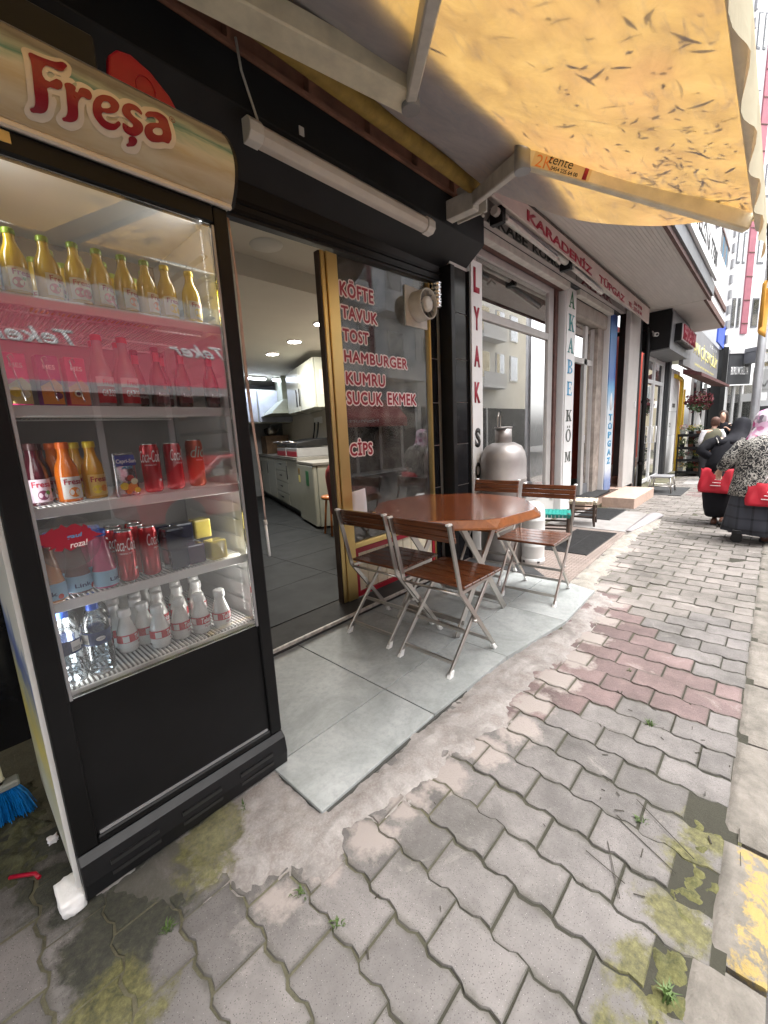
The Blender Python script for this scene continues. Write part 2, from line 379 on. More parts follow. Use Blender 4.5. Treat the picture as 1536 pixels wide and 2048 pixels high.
def paver_mat(name, col, dark, near=True):
    m, N, L, p = nodes(name); vec, tc, oi = coords(N, L, 31)
    big = nz(N, L, vec, 9, 6, .6); c = ramp(N, L, big, [(.28, sc(col, .74)), (.72, sc(col, 1.16))])
    g = N.new('ShaderNodeTexCoord'); geo = N.new('ShaderNodeNewGeometry')
    st = nz(N, L, geo.outputs['Position'], 2.3, 7, .68)
    c = mix(N, L, ramp(N, L, st, [(.47, (0,0,0)), (.68, (.85,.85,.85))]), c, dark)
    pale = nz(N, L, geo.outputs['Position'], 3.7, 8, .72, .6)
    c = mix(N, L, ramp(N, L, pale, [(.60, (0,0,0)), (.72, (.6,.6,.6))]), c, (.33,.30,.275))
    v = N.new('ShaderNodeTexVoronoi'); v.inputs['Scale'].default_value = 215; L.new(vec, v.inputs['Vector'])
    w = ramp(N, L, v.outputs['Distance'], [(.1, (1,1,1)), (.17, (0,0,0))])
    wn_ = N.new('ShaderNodeSeparateColor'); L.new(v.outputs['Color'], wn_.inputs[0])
    pick = ramp(N, L, wn_.outputs[0], [(.60, (0,0,0)), (.64, (1,1,1))]); pick2 = ramp(N, L, wn_.outputs[1], [(.50, (0,0,0)), (.54, (1,1,1))])
    c = mix(N, L, mix(N, L, 1, w, pick, 'MULTIPLY'), c, (.52,.49,.46))
    w2 = ramp(N, L, v.outputs['Distance'], [(.16, (1,1,1)), (.3, (0,0,0))])
    c = mix(N, L, mix(N, L, .8, w2, pick2, 'MULTIPLY'), c, (.05,.045,.04))
    mm = N.new('ShaderNodeMapRange'); mm.inputs[3].default_value = .84; mm.inputs[4].default_value = 1.14; L.new(oi.outputs['Random'], mm.inputs[0])
    cc = N.new('ShaderNodeCombineColor')
    for i in range(3): L.new(mm.outputs[0], cc.inputs[i])
    c = mix(N, L, 1.0, c, cc.outputs[0], 'MULTIPLY')
    edge = None
    if near:
        sp = N.new('ShaderNodeSeparateXYZ'); L.new(tc.outputs['Object'], sp.inputs[0]); ds = []
        for ax, w_ in ((0, PITCH), (1, PL)):
            a = N.new('ShaderNodeMath'); a.operation = 'SUBTRACT'; a.inputs[1].default_value = w_/2+(.006 if ax == 0 else 0); L.new(sp.outputs[ax], a.inputs[0])
            b = N.new('ShaderNodeMath'); b.operation = 'ABSOLUTE'; L.new(a.outputs[0], b.inputs[0])
            e = N.new('ShaderNodeMath'); e.operation = 'SUBTRACT'; e.inputs[1].default_value = w_/2; L.new(b.outputs[0], e.inputs[0]); ds.append(e.outputs[0])
        mx_ = N.new('ShaderNodeMath'); mx_.operation = 'MAXIMUM'; L.new(ds[0], mx_.inputs[0]); L.new(ds[1], mx_.inputs[1])
        ad_ = N.new('ShaderNodeMath'); ad_.operation = 'MULTIPLY_ADD'; ad_.inputs[1].default_value = .034; L.new(nz(N, L, geo.outputs['Position'], 26, 7, .75), ad_.inputs[0]); L.new(mx_.outputs[0], ad_.inputs[2])
        er = N.new('ShaderNodeMapRange'); er.inputs[1].default_value = .003; er.inputs[2].default_value = .020; er.inputs[4].default_value = .62; L.new(ad_.outputs[0], er.inputs[0]); edge = er.outputs[0]
    c = wear(N, L, c, geo.outputs['Position'], edge)
    L.new(c, p.inputs['Base Color']); p.inputs['Roughness'].default_value = .82
    bump(N, L, nz(N, L, vec, 110, 6, .75), .8, p, .006); return m
PITCH = .1385; PL = .21
PAVG = paver_mat('grey_paver', (.150,.137,.131), (.06,.056,.05)); PAVR = paver_mat('red_paver', (.158,.110,.106), (.08,.055,.05))
PAVGF = paver_mat('far_grey_paver', (.165,.15,.14), (.065,.06,.052), False); PAVRF = paver_mat('far_red_paver', (.17,.11,.105), (.08,.055,.05), False); PAVFF = paver_mat('far_pale_paver', (.19,.17,.155), (.075,.068,.058), False)
PAVF = paver_mat('pale_paver', (.185,.165,.15), (.075,.068,.058))
def ground_mat(name, c1, c2, c3, bs=70, s=5, bm=.8, worn=False):
    m, N, L, p = nodes(name); tc = N.new('ShaderNodeTexCoord'); v = tc.outputs['Object']
    f = nz(N, L, v, s, 8, .7, .4); c = ramp(N, L, f, [(.33, c1), (.52, c2), (.7, c3)])
    g = nz(N, L, v, 120, 5, .8); c = mix(N, L, ramp(N, L, g, [(.45, (0,0,0)), (.75, (.5,.5,.5))]), c, sc(c3, 1.25))
    if worn == 'kerb':
        sp = N.new('ShaderNodeSeparateXYZ'); L.new(v, sp.inputs[0]); kr = N.new('ShaderNodeMapRange'); kr.inputs[1].default_value = .95; kr.inputs[2].default_value = .42; kr.inputs[4].default_value = .88; L.new(sp.outputs[1], kr.inputs[0]); c = mix(N, L, kr.outputs[0], c, (.022,.021,.014))
    elif worn:
        c = mix(N, L, mix(N, L, 1, blobs(N, L, v, WET, .10, 11), (.85,.85,.85), 'MULTIPLY'), c, (.035,.034,.022)); c = mix(N, L, mix(N, L, 1, blobs(N, L, v, GREENB, .12, 14), (.85,.85,.85), 'MULTIPLY'), c, ramp(N, L, nz(N, L, v, 42, 7, .78), [(.32, (.04,.042,.015)), (.5, (.11,.105,.03)), (.68, (.19,.175,.07)), (.8, (.30,.28,.2))]))
        c = mix(N, L, ramp(N, L, nz(N, L, v, 3.5, 8, .75, .8), [(.5, (0,0,0)), (.62, (.55,.55,.55))]), c, (.145,.13,.12))
    L.new(c, p.inputs['Base Color']); p.inputs['Roughness'].default_value = .92
    bump(N, L, g, bm, p, .008); return m
JOINT = ground_mat('joint_earth', (.045,.042,.026), (.10,.092,.058), (.15,.142,.085), s=3.2, worn='kerb')
MORTAR = ground_mat('cement_smear', (.19,.16,.145), (.27,.247,.232), (.37,.342,.325), s=9, worn=True)
MORTAR2 = ground_mat('mossy_cement', (.17,.155,.13), (.26,.24,.21), (.34,.315,.28), s=8)
MOSS = ground_mat('moss', (.035,.038,.014), (.085,.083,.026), (.16,.15,.06), s=16)
MOSSD = ground_mat('wet_dark_moss', (.018,.018,.011), (.045,.045,.022), (.10,.10,.045), s=18)
ASPH = ground_mat('asphalt', (.04,.04,.04), (.055,.053,.05), (.08,.075,.07), s=6)
def kerb_mat(name, paint):
    m, N, L, p = nodes(name); tc = N.new('ShaderNodeTexCoord'); v = tc.outputs['Object']
    f = nz(N, L, v, 8, 7, .7); c = ramp(N, L, f, [(.3, (.09,.082,.068)), (.6, (.19,.17,.148)), (.8, (.27,.245,.215))])
    g = nz(N, L, v, 22, 8, .75, .5)
    if paint:
        sp = N.new('ShaderNodeSeparateXYZ'); L.new(v, sp.inputs[0])
        mr = N.new('ShaderNodeMapRange'); mr.inputs[1].default_value = .02; mr.inputs[2].default_value = -.05; mr.inputs[3].default_value = -.26; mr.inputs[4].default_value = .03; L.new(sp.outputs[1], mr.inputs[0])
        a = N.new('ShaderNodeMath'); a.operation = 'ADD'; L.new(g, a.inputs[0]); L.new(mr.outputs[0], a.inputs[1])
        c = mix(N, L, ramp(N, L, a.outputs[0], [(.47, (0,0,0)), (.56, (1,1,1))]), c, (.31,.225,.08))
    L.new(c, p.inputs['Base Color']); p.inputs['Roughness'].default_value = .9
    bump(N, L, nz(N, L, v, 70, 6, .75), .9, p, .008); return m
KERB = kerb_mat('kerb_concrete', False); KERBY = kerb_mat('yellow_painted_kerb', True)
def tile_mat():
    m, N, L, p = nodes('grey_floor_tile'); vec, tc, oi = coords(N, L, 17)
    f = nz(N, L, vec, 3.2, 8, .68, .7); c = ramp(N, L, f, [(.28, (.20,.215,.208)), (.5, (.30,.315,.31)), (.72, (.40,.41,.41))])
    g = nz(N, L, vec, 40, 6, .75); c = mix(N, L, ramp(N, L, g, [(.45, (0,0,0)), (.75, (.5,.5,.5))]), c, (.17,.19,.175))
    L.new(c, p.inputs['Base Color']); p.inputs['Roughness'].default_value = .55; p.inputs['Specular IOR Level'].default_value = .35
    bump(N, L, g, .06, p, .002); return m
TILE = tile_mat()
def awning_mat():
    m, N, L, p = nodes('awning_fabric'); tc = N.new('ShaderNodeTexCoord'); v = tc.outputs['Object']
    f = nz(N, L, v, 5, 8, .7, .6); g = nz(N, L, v, 1.6, 5, .6)
    c = ramp(N, L, f, [(.3, (.22,.118,.028)), (.55, (.34,.198,.045)), (.75, (.41,.255,.07))])
    c = mix(N, L, ramp(N, L, g, [(.45, (0,0,0)), (.7, (.5,.5,.5))]), c, (.48,.24,.08))
    mpp = N.new('ShaderNodeMapping'); mpp.inputs['Rotation'].default_value = (0,0,.9); mpp.inputs['Scale'].default_value = (5,19,5); L.new(v, mpp.inputs['Vector'])
    sm = nz(N, L, mpp.outputs[0], 1.7, 5, .6, .9); sm2 = nz(N, L, v, 2.4, 3)
    smk = mix(N, L, 1, ramp(N, L, sm, [(.53, (0,0,0)), (.68, (.85,.85,.85))]), ramp(N, L, sm2, [(.36, (0,0,0)), (.56, (1,1,1))]), 'MULTIPLY')
    c = mix(N, L, smk, c, (.16,.095,.04))
    u = ramp(N, L, f, [(.3, (.66,.66,.71)), (.7, (.82,.82,.88))])
    N.remove(p); d = N.new('ShaderNodeBsdfDiffuse'); t = N.new('ShaderNodeBsdfTranslucent'); a = N.new('ShaderNodeAddShader'); out = N['Material Output']
    L.new(u, d.inputs[0]); L.new(c, t.inputs[0])
    ms = N.new('ShaderNodeMixShader'); ms.inputs[0].default_value = .46; L.new(d.outputs[0], ms.inputs[1]); L.new(t.outputs[0], ms.inputs[2]); L.new(ms.outputs[0], out.inputs[0])
    b = N.new('ShaderNodeBump'); b.inputs['Strength'].default_value = .3; b.inputs['Distance'].default_value = .01; L.new(nz(N, L, v, 14, 5, .6, 1.0), b.inputs['Height']); L.new(b.outputs[0], d.inputs['Normal'])
    return m
AWN = awning_mat(); AWNY = M('yellow_awning_roll', (.34,.22,.04), .7, var=.3, vs=14); VALY = M('orange_valance', (.65,.33,.05), .8, var=.2, vs=9)
def canopy_mat():
    m, N, L, p = nodes('canopy_print'); tc = N.new('ShaderNodeTexCoord'); v = tc.outputs['Object']
    sp = N.new('ShaderNodeSeparateXYZ'); L.new(v, sp.inputs[0])
    mp = N.new('ShaderNodeMapping'); mp.inputs['Scale'].default_value = (3, 1, 16); L.new(v, mp.inputs['Vector'])
    w = nz(N, L, mp.outputs[0], 1.5, 5, .6, .6)
    a = N.new('ShaderNodeMath'); a.operation = 'MULTIPLY_ADD'; a.inputs[1].default_value = .09; L.new(w, a.inputs[0]); L.new(sp.outputs[2], a.inputs[2])
    mr = N.new('ShaderNodeMapRange'); mr.inputs[1].default_value = 2.0; mr.inputs[2].default_value = 2.22; L.new(a.outputs[0], mr.inputs[0])
    c = ramp(N, L, mr.outputs[0], [(0, (.55,.51,.45)), (.10, (.42,.33,.20)), (.24, (.52,.47,.36)), (.36, (.44,.37,.25)), (.47, (.50,.49,.41)), (.55, (.33,.40,.35)), (.62, (.07,.20,.19)), (.70, (.35,.40,.36)), (.79, (.20,.19,.17)), (.88, (.34,.32,.29)), (1, (.15,.14,.13))])
    L.new(c, p.inputs['Base Color']); p.inputs['Roughness'].default_value = .3; return m
CANP = canopy_mat()
CANW = M('canopy_glow_print', (.60,.54,.48), .3, var=.03); CANR = M('canopy_red_print', (.21,.003,.014), .3, var=.1, vs=20)

# ---------------------------------------------------------------- ground, pavement
def poly_sd(px, py, poly):
    d = 1e9; ins = False; n = len(poly)
    for i in range(n):
        x1, y1 = poly[i]; x2, y2 = poly[(i+1) % n]; ex, ey = x2-x1, y2-y1
        t = max(0, min(1, ((px-x1)*ex+(py-y1)*ey)/(ex*ex+ey*ey+1e-12)))
        d = min(d, math.hypot(px-x1-t*ex, py-y1-t*ey))
        if (y1 > py) != (y2 > py) and px < (x2-x1)*(py-y1)/(y2-y1)+x1: ins = not ins
    return d if ins else -d
def mound(name, poly, mat, z_in, z_out, width, res, amp, nsc, parent=None, wob=.03):
    xs = [p[0] for p in poly]; ys = [p[1] for p in poly]; pad = .07
    x0, x1, y0, y1 = min(xs)-pad, max(xs)+pad, min(ys)-pad, max(ys)+pad
    nx = int((x1-x0)/res); ny = int((y1-y0)/res); vs = {}; mb = MB(); idx = {}
    for j in range(ny+1):
        for i in range(nx+1):
            x = x0+i*res; y = y0+j*res
            d = poly_sd(x, y, poly) + wob*noise.noise((x*9, y*9, 1.3)) + wob*.6*noise.noise((x*31, y*31, 4))
            t = max(0, min(1, (d+width*.4)/width)); t = t*t*(3-2*t)
            z = z_out + (z_in-z_out)*t + amp*noise.fractal((x*nsc, y*nsc, .7), 1, 2, 4)*min(1, t*3)
            if d > -width*.5: idx[(i, j)] = len(mb.v); mb.v.append((x, y, z))
    for j in range(ny):
        for i in range(nx):
            q = [(i, j), (i+1, j), (i+1, j+1), (i, j+1)]
            if all(k in idx for k in q): mb.f.append(tuple(idx[k] for k in q)); mb.m.append(0); mb.s.append(True)
    return mb.build(name, mat, parent)
tag(MB().box(-12, 70, -.02, 14, -.6, -.0055).build('ground', JOINT), kind='structure')
tag(MB().box(-12, 70, -9, -.06, -.6, -.14).build('road', ASPH), kind='structure')
PITCH = .1385; PL = .21; GAP = .0030
def wav(y):
    t = (y/.105) % 1.0; a = .0088
    return a if t < .32 else a-2*a*(t-.32)/.16 if t < .48 else -a if t < .84 else -a+2*a*(t-.84)/.16
def paver_poly(L_):
    ys = sorted(set([GAP, L_-GAP] + [k*.105+q*.105 for k in range(2) for q in (.32, .48, .84, 1.0) if GAP < k*.105+q*.105 < L_-GAP]))
    lo = [(wav(y-.006)+GAP+.06*y, y) for y in ys]; hi = [(PITCH+wav(y-.006)-GAP+.06*y, y) for y in ys]
    return hi[::1] + lo[::-1]
def paver_mesh(L_, mat):
    po = paver_poly(L_); n = len(po); mb = MB(); cx = PITCH/2; cy = L_/2
    ins = [(cx+(x-cx)*.972, cy+(y-cy)*.98) for x, y in po]
    vs = [(x, y, 0) for x, y in ins] + [(x, y, -.005) for x, y in po] + [(x, y, -.04) for x, y in po]
    fs = [tuple(range(n))]
    for a in (0, n):
        for i in range(n):
            j = (i+1) % n; fs.append((a+j, a+i, a+n+i, a+n+j))
    mb.add(vs, fs); return mb.mesh('paver', mat)
LIM = [(.0,2.25),(.2,1.25),(.32,1.22),(.45,1.05),(.6,1.0),(1.0,.97),(1.3,.92),(1.7,.86),(2.2,.82),(3.1,.85),(3.4,1.05),(5.2,1.1),(6.6,1.2),(6.75,1.95),(8.9,1.95),(9.3,1.5),(12,1.4),(14,1.1),(60,1.1)]
def lim(x):
    if x <= 0: return 2.25
    for (a, p), (b, q) in zip(LIM, LIM[1:]):
        if a <= x <= b: return p+(q-p)*(x-a)/(b-a)
    return 1.1
REDPOLY = [(1.51,.79),(1.74,.49),(1.89,.38),(2.08,.16),(2.28,.06),(2.45,.16),(2.86,.5),(3.19,.73),(3.25,.95),(2.4,.95),(1.5,.95)]
pav = tag(bpy.data.objects.new('pavement', None), kind='structure'); COL.objects.link(pav); PW['pavement'] = Matrix.Identity(4)
pm = {(l, c): paver_mesh(PL if l else .098, m) for l in (0, 1) for c, m in (('g', PAVG), ('r', PAVR), ('f', PAVF))}
spots = []
for n in range(-5, 118):
    xr = .366 + n*PITCH; j0 = .74 if n % 2 == 0 else .635
    for k in range(-9, 5):
        y = j0 + k*PL; full = 1
        if y < -.15: continue
        if y < -.02:
            y = .012; full = 0
            if xr < 1.5: continue
        x = xr + .06*(y-.74); xc, yc = x+PITCH/2, y+.1
        if y > lim(xc): continue
        if abs(xc-.2) < .01: pass
        dx, dy = xc, yc; dd = math.hypot(dx, dy)
        if xc < -.12: continue
        if .1 < xc < .7 and yc > 1.35: continue
        red = poly_sd(xc, yc, REDPOLY) > 0 or (8.2 < xc < 9.6 and .4 < yc < 1.0 and (n % 3))
        spots.append((dd, x, y, full, 'r' if red else 'f' if xc > 3.0 + .5*noise.noise((xc*2, yc*2, 0)) else 'g'))
spots.sort(); far = MB()
for i, (dd, x, y, full, c) in enumerate(spots):
    z = random.uniform(-.0035, .003)
    if i < 298:
        o = bpy.data.objects.new('paver', pm[(full, c)]); COL.objects.link(o); o.parent = pav
        o.location = (x, y, z); o.rotation_euler = (random.gauss(0, .007), random.gauss(0, .007), random.gauss(0, .008))
    else:
        me = pm[(full, c)]; far.add([(v.co.x+x, v.co.y+y, v.co.z+z) for v in me.vertices], [tuple(p.vertices) for p in me.polygons], {'g': 0, 'r': 1, 'f': 2}[c])
tag(far.build('pavers', [PAVGF, PAVRF, PAVFF], pav), kind='stuff')
# kerb stones
kerb = tag(bpy.data.objects.new('kerb', None), kind='structure'); COL.objects.link(kerb); PW['kerb'] = Matrix.Identity(4)
ks = [-.4, .16, .70, 1.065, 1.46, 2.0, 2.5, 3.02, 3.55, 4.05] + [4.55+.52*i for i in range(34)]
for i, (a, b) in enumerate(zip(ks, ks[1:])):
    mb = MB(); nx, ny = 12, 6; q = random.uniform(-.004, .004)
    y0, y1 = -.092, .022
    if i == 2: y0, y1 = -.09, .06
    def fn(u, v, a=a, b=b):
        x = a+.008+(b-a-.016)*u; y = y0+(y1-y0)*v
        e = min(min(u, 1-u)*(b-a), min(v, 1-v)*.127); z = .004+q - .022*max(0, 1-e/.022)**2 + .006*noise.noise((x*14, y*14, 2))
        return (x, y, z)
    mb.sheet(nx, ny, fn); mb.box(a+.008, b-.008, y0, y1, -.3, -.019)
    mb.build('kerb_stone', KERBY if i == 3 else KERB, kerb)
# grey floor tiles in front of the shop
EDGE = [(.691,1.01),(1.324,1.01),(1.969,.985),(2.593,.891),(3.236,.907)]
def edge(x):
    for (a, p), (b, q) in zip(EDGE, EDGE[1:]):
        if x <= b: return p+(q-p)*max(0, x-a)/(b-a)
    return EDGE[-1][1]
ter = tag(bpy.data.objects.new('terrace', None), kind='structure'); COL.objects.link(ter); PW['terrace'] = Matrix.Identity(4)
tx = [.691, 1.329, 1.969, 2.593, 3.236]
for a, b in zip(tx, tx[1:]):
    for row in (0, 1):
        if row: po = [(a+.002, 1.312), (b-.002, 1.312), (b-.002, 2.03), (a+.002, 2.03)]
        else: po = [(a+.002, edge(a)), ((a+b)/2, edge((a+b)/2)), (b-.002, edge(b)), (b-.002, 1.308), (a+.002, 1.308)]
        z = random.uniform(-.001, .001)
        MB().prism(po, (0,0,-.004+z), XR, (0,1,0), .024).build('floor_tile', TILE, ter, bevel=.0015)
MB().prism([(3.24,.92),(3.30,1.10),(3.30,1.9),(3.24,1.9)], (0,0,-.006), XR, (0,1,0), .02).build('floor_tile', TILE, ter)
MB().box(.69, 3.235, 1.0, 2.03, -.03, .0085).build('grout', M('dark_grout', (.05,.05,.045), .9), ter)
mort = [(.13,1.30),(.22,1.13),(.3,1.08),(.4,1.03),(.46,.93),(.57,.87),(.7,.87),(.81,.85),(1.01,.85),(1.17,.82),(1.29,.77),(1.54,.75),(1.71,.77),(2.0,.76),(2.2,.74),(2.7,.76),(3.13,.75),(3.3,.82),(3.3,1.0)] + [(x, edge(x)+.02) for x in (3.2,2.6,1.97,1.33,.71)] + [(.71,1.33),(.3,1.36)]
tag(mound('cement_edging', mort, MORTAR, .0125, -.012, .16, .011, .008, 13, wob=.05), kind='structure')
mort2 = [(3.2,.86),(3.4,.93),(4.2,1.0),(5.2,1.03),(6.0,.95),(6.6,1.05),(6.7,1.25),(5.3,1.2),(4.2,1.17),(3.25,1.14)]
tag(mound('cement_edging', mort2, MORTAR2, .013, -.012, .14, .02, .008, 11, wob=.06), kind='structure')
for nm, po, mt, zi in (('moss', [(.60,.13),(1.06,.12),(1.3,.11),(1.50,.04),(1.48,.012),(.98,.03),(.6,.04)], MOSS, -.002),
                   ('moss', [(.3,.16),(.8,.15),(1.0,.09),(.9,.04),(.3,.03)], MOSSD, -.003), ('moss', [(-.12,1.5),(.05,1.55),(.06,1.95),(-.12,2.2)], MOSSD, .001)):
    tag(mound(nm, po, mt, zi, -.016, .09, .006, .010, 30, wob=.05), kind='stuff')
# ---------------------------------------------------------------- apartment block above the shops
apt = thing('apartment_building', 'pale apartment block overhanging the shops on a slatted grey soffit', 'building', (2, 2.0, 3.2))
SOFF = M('grey_soffit_board', (.56,.52,.48), .75, var=.08, vs=2)
bx = -6.0
for i in range(34):
    y = 1.035 + i*.036
    MB().box(3.3, 9.18, y, y+.034, 3.2, 3.225).build('soffit_board', SOFF, apt)
B('soffit_board', SOFF, apt, -6, 3.298, 1.035, 2.26, 3.2, 3.225)
B('upper_wall', WHITEB, apt, -6, 9.2, 1.0, 1.2, 3.3, 10.5)
B('slab', CONC, apt, -6, 9.2, 1.2, 7.5, 3.226, 3.4)
B('added_shade_beam', CONC, apt, -6, 3.2, 1.0, 1.07, 2.70, 3.169)  # added unseen beam that keeps light off the rear awning fabric
B('edge_trim', BROWNF, apt, -6, 9.2, .995, 1.03, 3.17, 3.23)
B('edge_band', GREYP, apt, -6, 9.2, .97, 1.0, 3.235, 3.42)
for i in range(6):
    for f in range(2):
        w = B('window', WHITEP, apt, -4+i*2.2, -2.9+i*2.2, .975, 1.0, 5.2+f*2.6, 6.5+f*2.6)
        B('pane', GLASSD, w, -3.95+i*2.2, -2.95+i*2.2, .968, .974, 5.25+f*2.6, 6.45+f*2.6)
sg = thing('upper_sign', 'big white shop sign with dark numbers above the grey soffit', 'sign', (7, .96, 3.4))
B('board', M('white_sign', (.8,.8,.8), .5, var=.03), sg, 4.6, 9.1, .93, .968, 3.43, 5.0)
front_text('LÜFET', 5.2, 8.8, 4.05, 4.85, .928, WTT, sg, outline=.03, omat=GREYM, thick=.03)
front_text('TEL:216 7788', 6.6, 8.85, 3.55, 3.80, .928, DKT, sg)
front_text('XI7', 5.6, 6.45, 3.6, 3.95, .928, REDT, sg)

# ---------------------------------------------------------------- snack shop front
shop = thing('snack_shop', 'snack shop with black shutter box, gold door frame and menu words on the glass', 'shop', (1.5, 2.2, 0))
MB().prism([(1.95,2.99),(1.95,2.776),(2.185,2.605),(2.24,2.605),(2.24,2.99)][::-1], (-3,0,0), (0,1,0), ZU, 6.46).build('fascia', BLACK, shop, bevel=.004)
MB().hexa([(-3,2.185,2.27),(3.13,2.185,2.475),(3.13,2.235,2.475),(-3,2.235,2.27),(-3,2.185,2.603),(3.14,2.185,2.603),(3.14,2.235,2.603),(-3,2.235,2.603)]).build('shutter', M('shutter_black', (.02,.018,.018), .4, var=.2), shop)
for k in range(2):
    MB().bar((-3, 2.178, 2.30+k*.06), (3.13, 2.178, 2.50+k*.05), .012, .02).build('shutter_slat', BLACKG, shop)
B('upper_board', RUST, shop, -3, 3.42, 1.98, 2.25, 2.992, 3.195)
for k in range(7):
    B('bracket', RUST, shop, .3+k*.45, .315+k*.45, 1.94, 1.979, 2.995, 3.12)
B('rust_lip', RUST, shop, -3, 3.40, 1.935, 1.978, 2.9925, 3.012)
# black tiled pier right of the window: tiles are pieces
TILEB = M('black_gloss_tile', (.012,.012,.014), .13, var=.2, rv=.03)
JW = M('white_joint', (.6,.58,.55), .8)
B('pier', JW, shop, 3.20, 3.46, 2.125, 2.6, 0, 2.7)
for a, b in zip([.02,.39,.76,1.137,1.506,1.874,2.258], [.39,.76,1.137,1.506,1.874,2.258,2.62]):
    B('wall_tile', TILEB, shop, 3.215, 3.452, 2.117, 2.1245, a+.003, b-.003)
    B('wall_tile', TILEB, shop, 3.03, 3.13, 2.222, 2.23, a+.003, b-.003)
B('pier_return', JW, shop, 3.02, 3.20, 2.231, 2.6, 0.06, 2.6)
B('shutter_rail', BLACKG, shop, 3.135, 3.195, 2.075, 2.20, .02, 2.60, bevel=.004)
B('pier_trim', BLACKG, shop, 3.453, 3.468, 2.10, 2.125, .02, 2.62)
# left dark wall behind the fridge
B('left_wall', TILEB, shop, -3, .72, 2.33, 2.5, -.05, 2.6)
# threshold and floor
B('threshold', M('dark_stone', (.05,.049,.048), .75, var=.2, spec=.2), shop, .72, 3.02, 2.035, 2.30, -.02, .055)
B('threshold_strip', M('worn_white_strip', (.5,.46,.42), .5, var=.4, vs=30), shop, .72, 3.02, 2.022, 2.036, .040, .060)
for i in range(5):
    for j in range(10):
        x = .55+i*1.0 - .3; y = 2.301+j*.6
        B('interior_floor_tile', FLOORD, shop, x, x+.995, y, y+.595, -.02, .06)
# gold frame and glass
for x0, x1, y0, y1, z0, z1 in ((1.905,2.0,2.19,2.24,.06,2.415),(1.868,1.902,2.20,2.24,.06,2.415),(2.998,3.016,2.20,2.24,.06,2.46),(2.003,2.983,2.195,2.25,.44,.48)):
    B('gold_frame', GOLD, shop, x0, x1, y0, y1, z0, z1, bevel=.004)
B('gold_frame', BROWNST, shop, 1.856, 1.866, 2.205, 2.25, .06, 2.41)
B('gold_frame', GOLD, shop, 2.38, 2.455, 2.33, 2.365, .06, 2.39, bevel=.004)
B('gold_frame', BROWNST, shop, 2.345, 2.378, 2.332, 2.36, .06, 2.39)
B('gold_frame', GOLD, shop, 2.003, 2.6, 2.31, 2.33, 2.31, 2.39)
B('window_pane', GLASS, shop, 2.001, 2.997, 2.219, 2.225, .481, 2.455)
for k in range(9):
    B('base_board', CREAM, shop, 2.03+k*.106, 2.03+k*.106+.102, 2.215, 2.235, .10, .42, bevel=.003)
for q in ((2.003,2.983,.40,.437),(2.003,2.983,.065,.10),(2.003,2.032,.10,.40),(2.955,2.983,.10,.40)):
    B('red_trim', M('red_trim_paint', (.40,.012,.03), .4), shop, q[0], q[1], 2.200, 2.214, q[2], q[3])
menu = [('KÖFTE',2.03,2.352,2.181,2.293),('TAVUK',2.03,2.382,2.041,2.122),('TOST',2.031,2.282,1.894,1.977),('HAMBURGER',2.031,2.708,1.757,1.836),('KUMRU',2.034,2.433,1.608,1.694),('SUCUK',2.032,2.394,1.472,1.564),('EKMEK',2.455,2.807,1.478,1.568),('CİPS',2.03,2.26,1.112,1.232)]
for s, x0, x1, z0, z1 in menu:
    bold_word(s, x0, x1, z0, z1, 2.2185, REDT, PINKO, shop, .0035, .0095)
pp = tag(MB().sheet(4, 6, lambda u, v: (2.015+.14*u, 2.213+.006*math.sin(u*3+v*4), .62+.24*v+.01*u)).build('paper_sheet', M('paper', (.75,.7,.72), .8, var=.05), solid=.001), 'blank white paper taped low inside the gold framed window', 'paper')
# interior shell
B('ceiling', CEILM, shop, -2, 5.2, 2.30, 2.97, 2.60, 2.75)
B('ceiling', CEILM, shop, -2, 7.5, 2.97, 8.6, 2.45, 2.75)
B('ceiling_disc', CEILM, shop, 0, 0.001, 2.4, 2.401, 2.7, 2.701)
MB().lathe([(0,-.006),(.11,-.006),(.115,0)], 28, (1.84,2.74,2.60)).build('ceiling_disc', WHITEW, shop)
KO = Vector((3.36, 4.37, 0)); KU = Vector((.366, .9306, 0)); KV = Vector((.9306, -.366, 0))
def K(u, v, z): return KO+KU*u+KV*v+Vector((0, 0, z))
def kbox(u0, u1, v0, v1, z0, z1):
    return MB().hexa([K(u0,v0,z0),K(u0,v1,z0),K(u1,v1,z0),K(u1,v0,z0),K(u0,v0,z1),K(u0,v1,z1),K(u1,v1,z1),K(u1,v0,z1)])
kbox(-1.9, 5.2, .62, .72, 0, 2.6).build('side_wall', INWALL, shop)
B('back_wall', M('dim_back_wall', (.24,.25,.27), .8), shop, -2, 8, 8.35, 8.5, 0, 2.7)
B('left_inner_wall', INWALL, shop, .3, .5, 2.51, 8.4, 0, 2.7)
for i, (x, y) in enumerate(((3.295,4.487),(3.486,5.282),(3.05,3.65))):  # third downlight is added to brighten the room
    t = thing('ceiling_light', ['round downlight nearer the door on the snack shop ceiling', 'round downlight deeper in above the white cupboards', 'added round downlight brightening the shop, half hidden behind the gold door frame'][i], 'ceiling light', (x, y, 2.45), group='downlights in the snack shop')
    MB().lathe([(.0,-.012),(.075,-.012),(.08,-.006)], 24, (x, y, 2.45)).build('lit_disc', LED, t)
    MB().lathe([(.081,-.001),(.081,-.014),(.095,-.010),(.097,0)], 24, (x, y, 2.45)).build('rim', WHITEP, t)
    ld = bpy.data.lights.new('downlight', 'AREA'); ld.shape = 'DISK'; ld.size = .14; ld.energy = 7; ld.color = (1,.95,.85)
    lo = bpy.data.objects.new('bulb', ld); COL.objects.link(lo); lo.parent = t; lo.location = (0, 0, -.03)
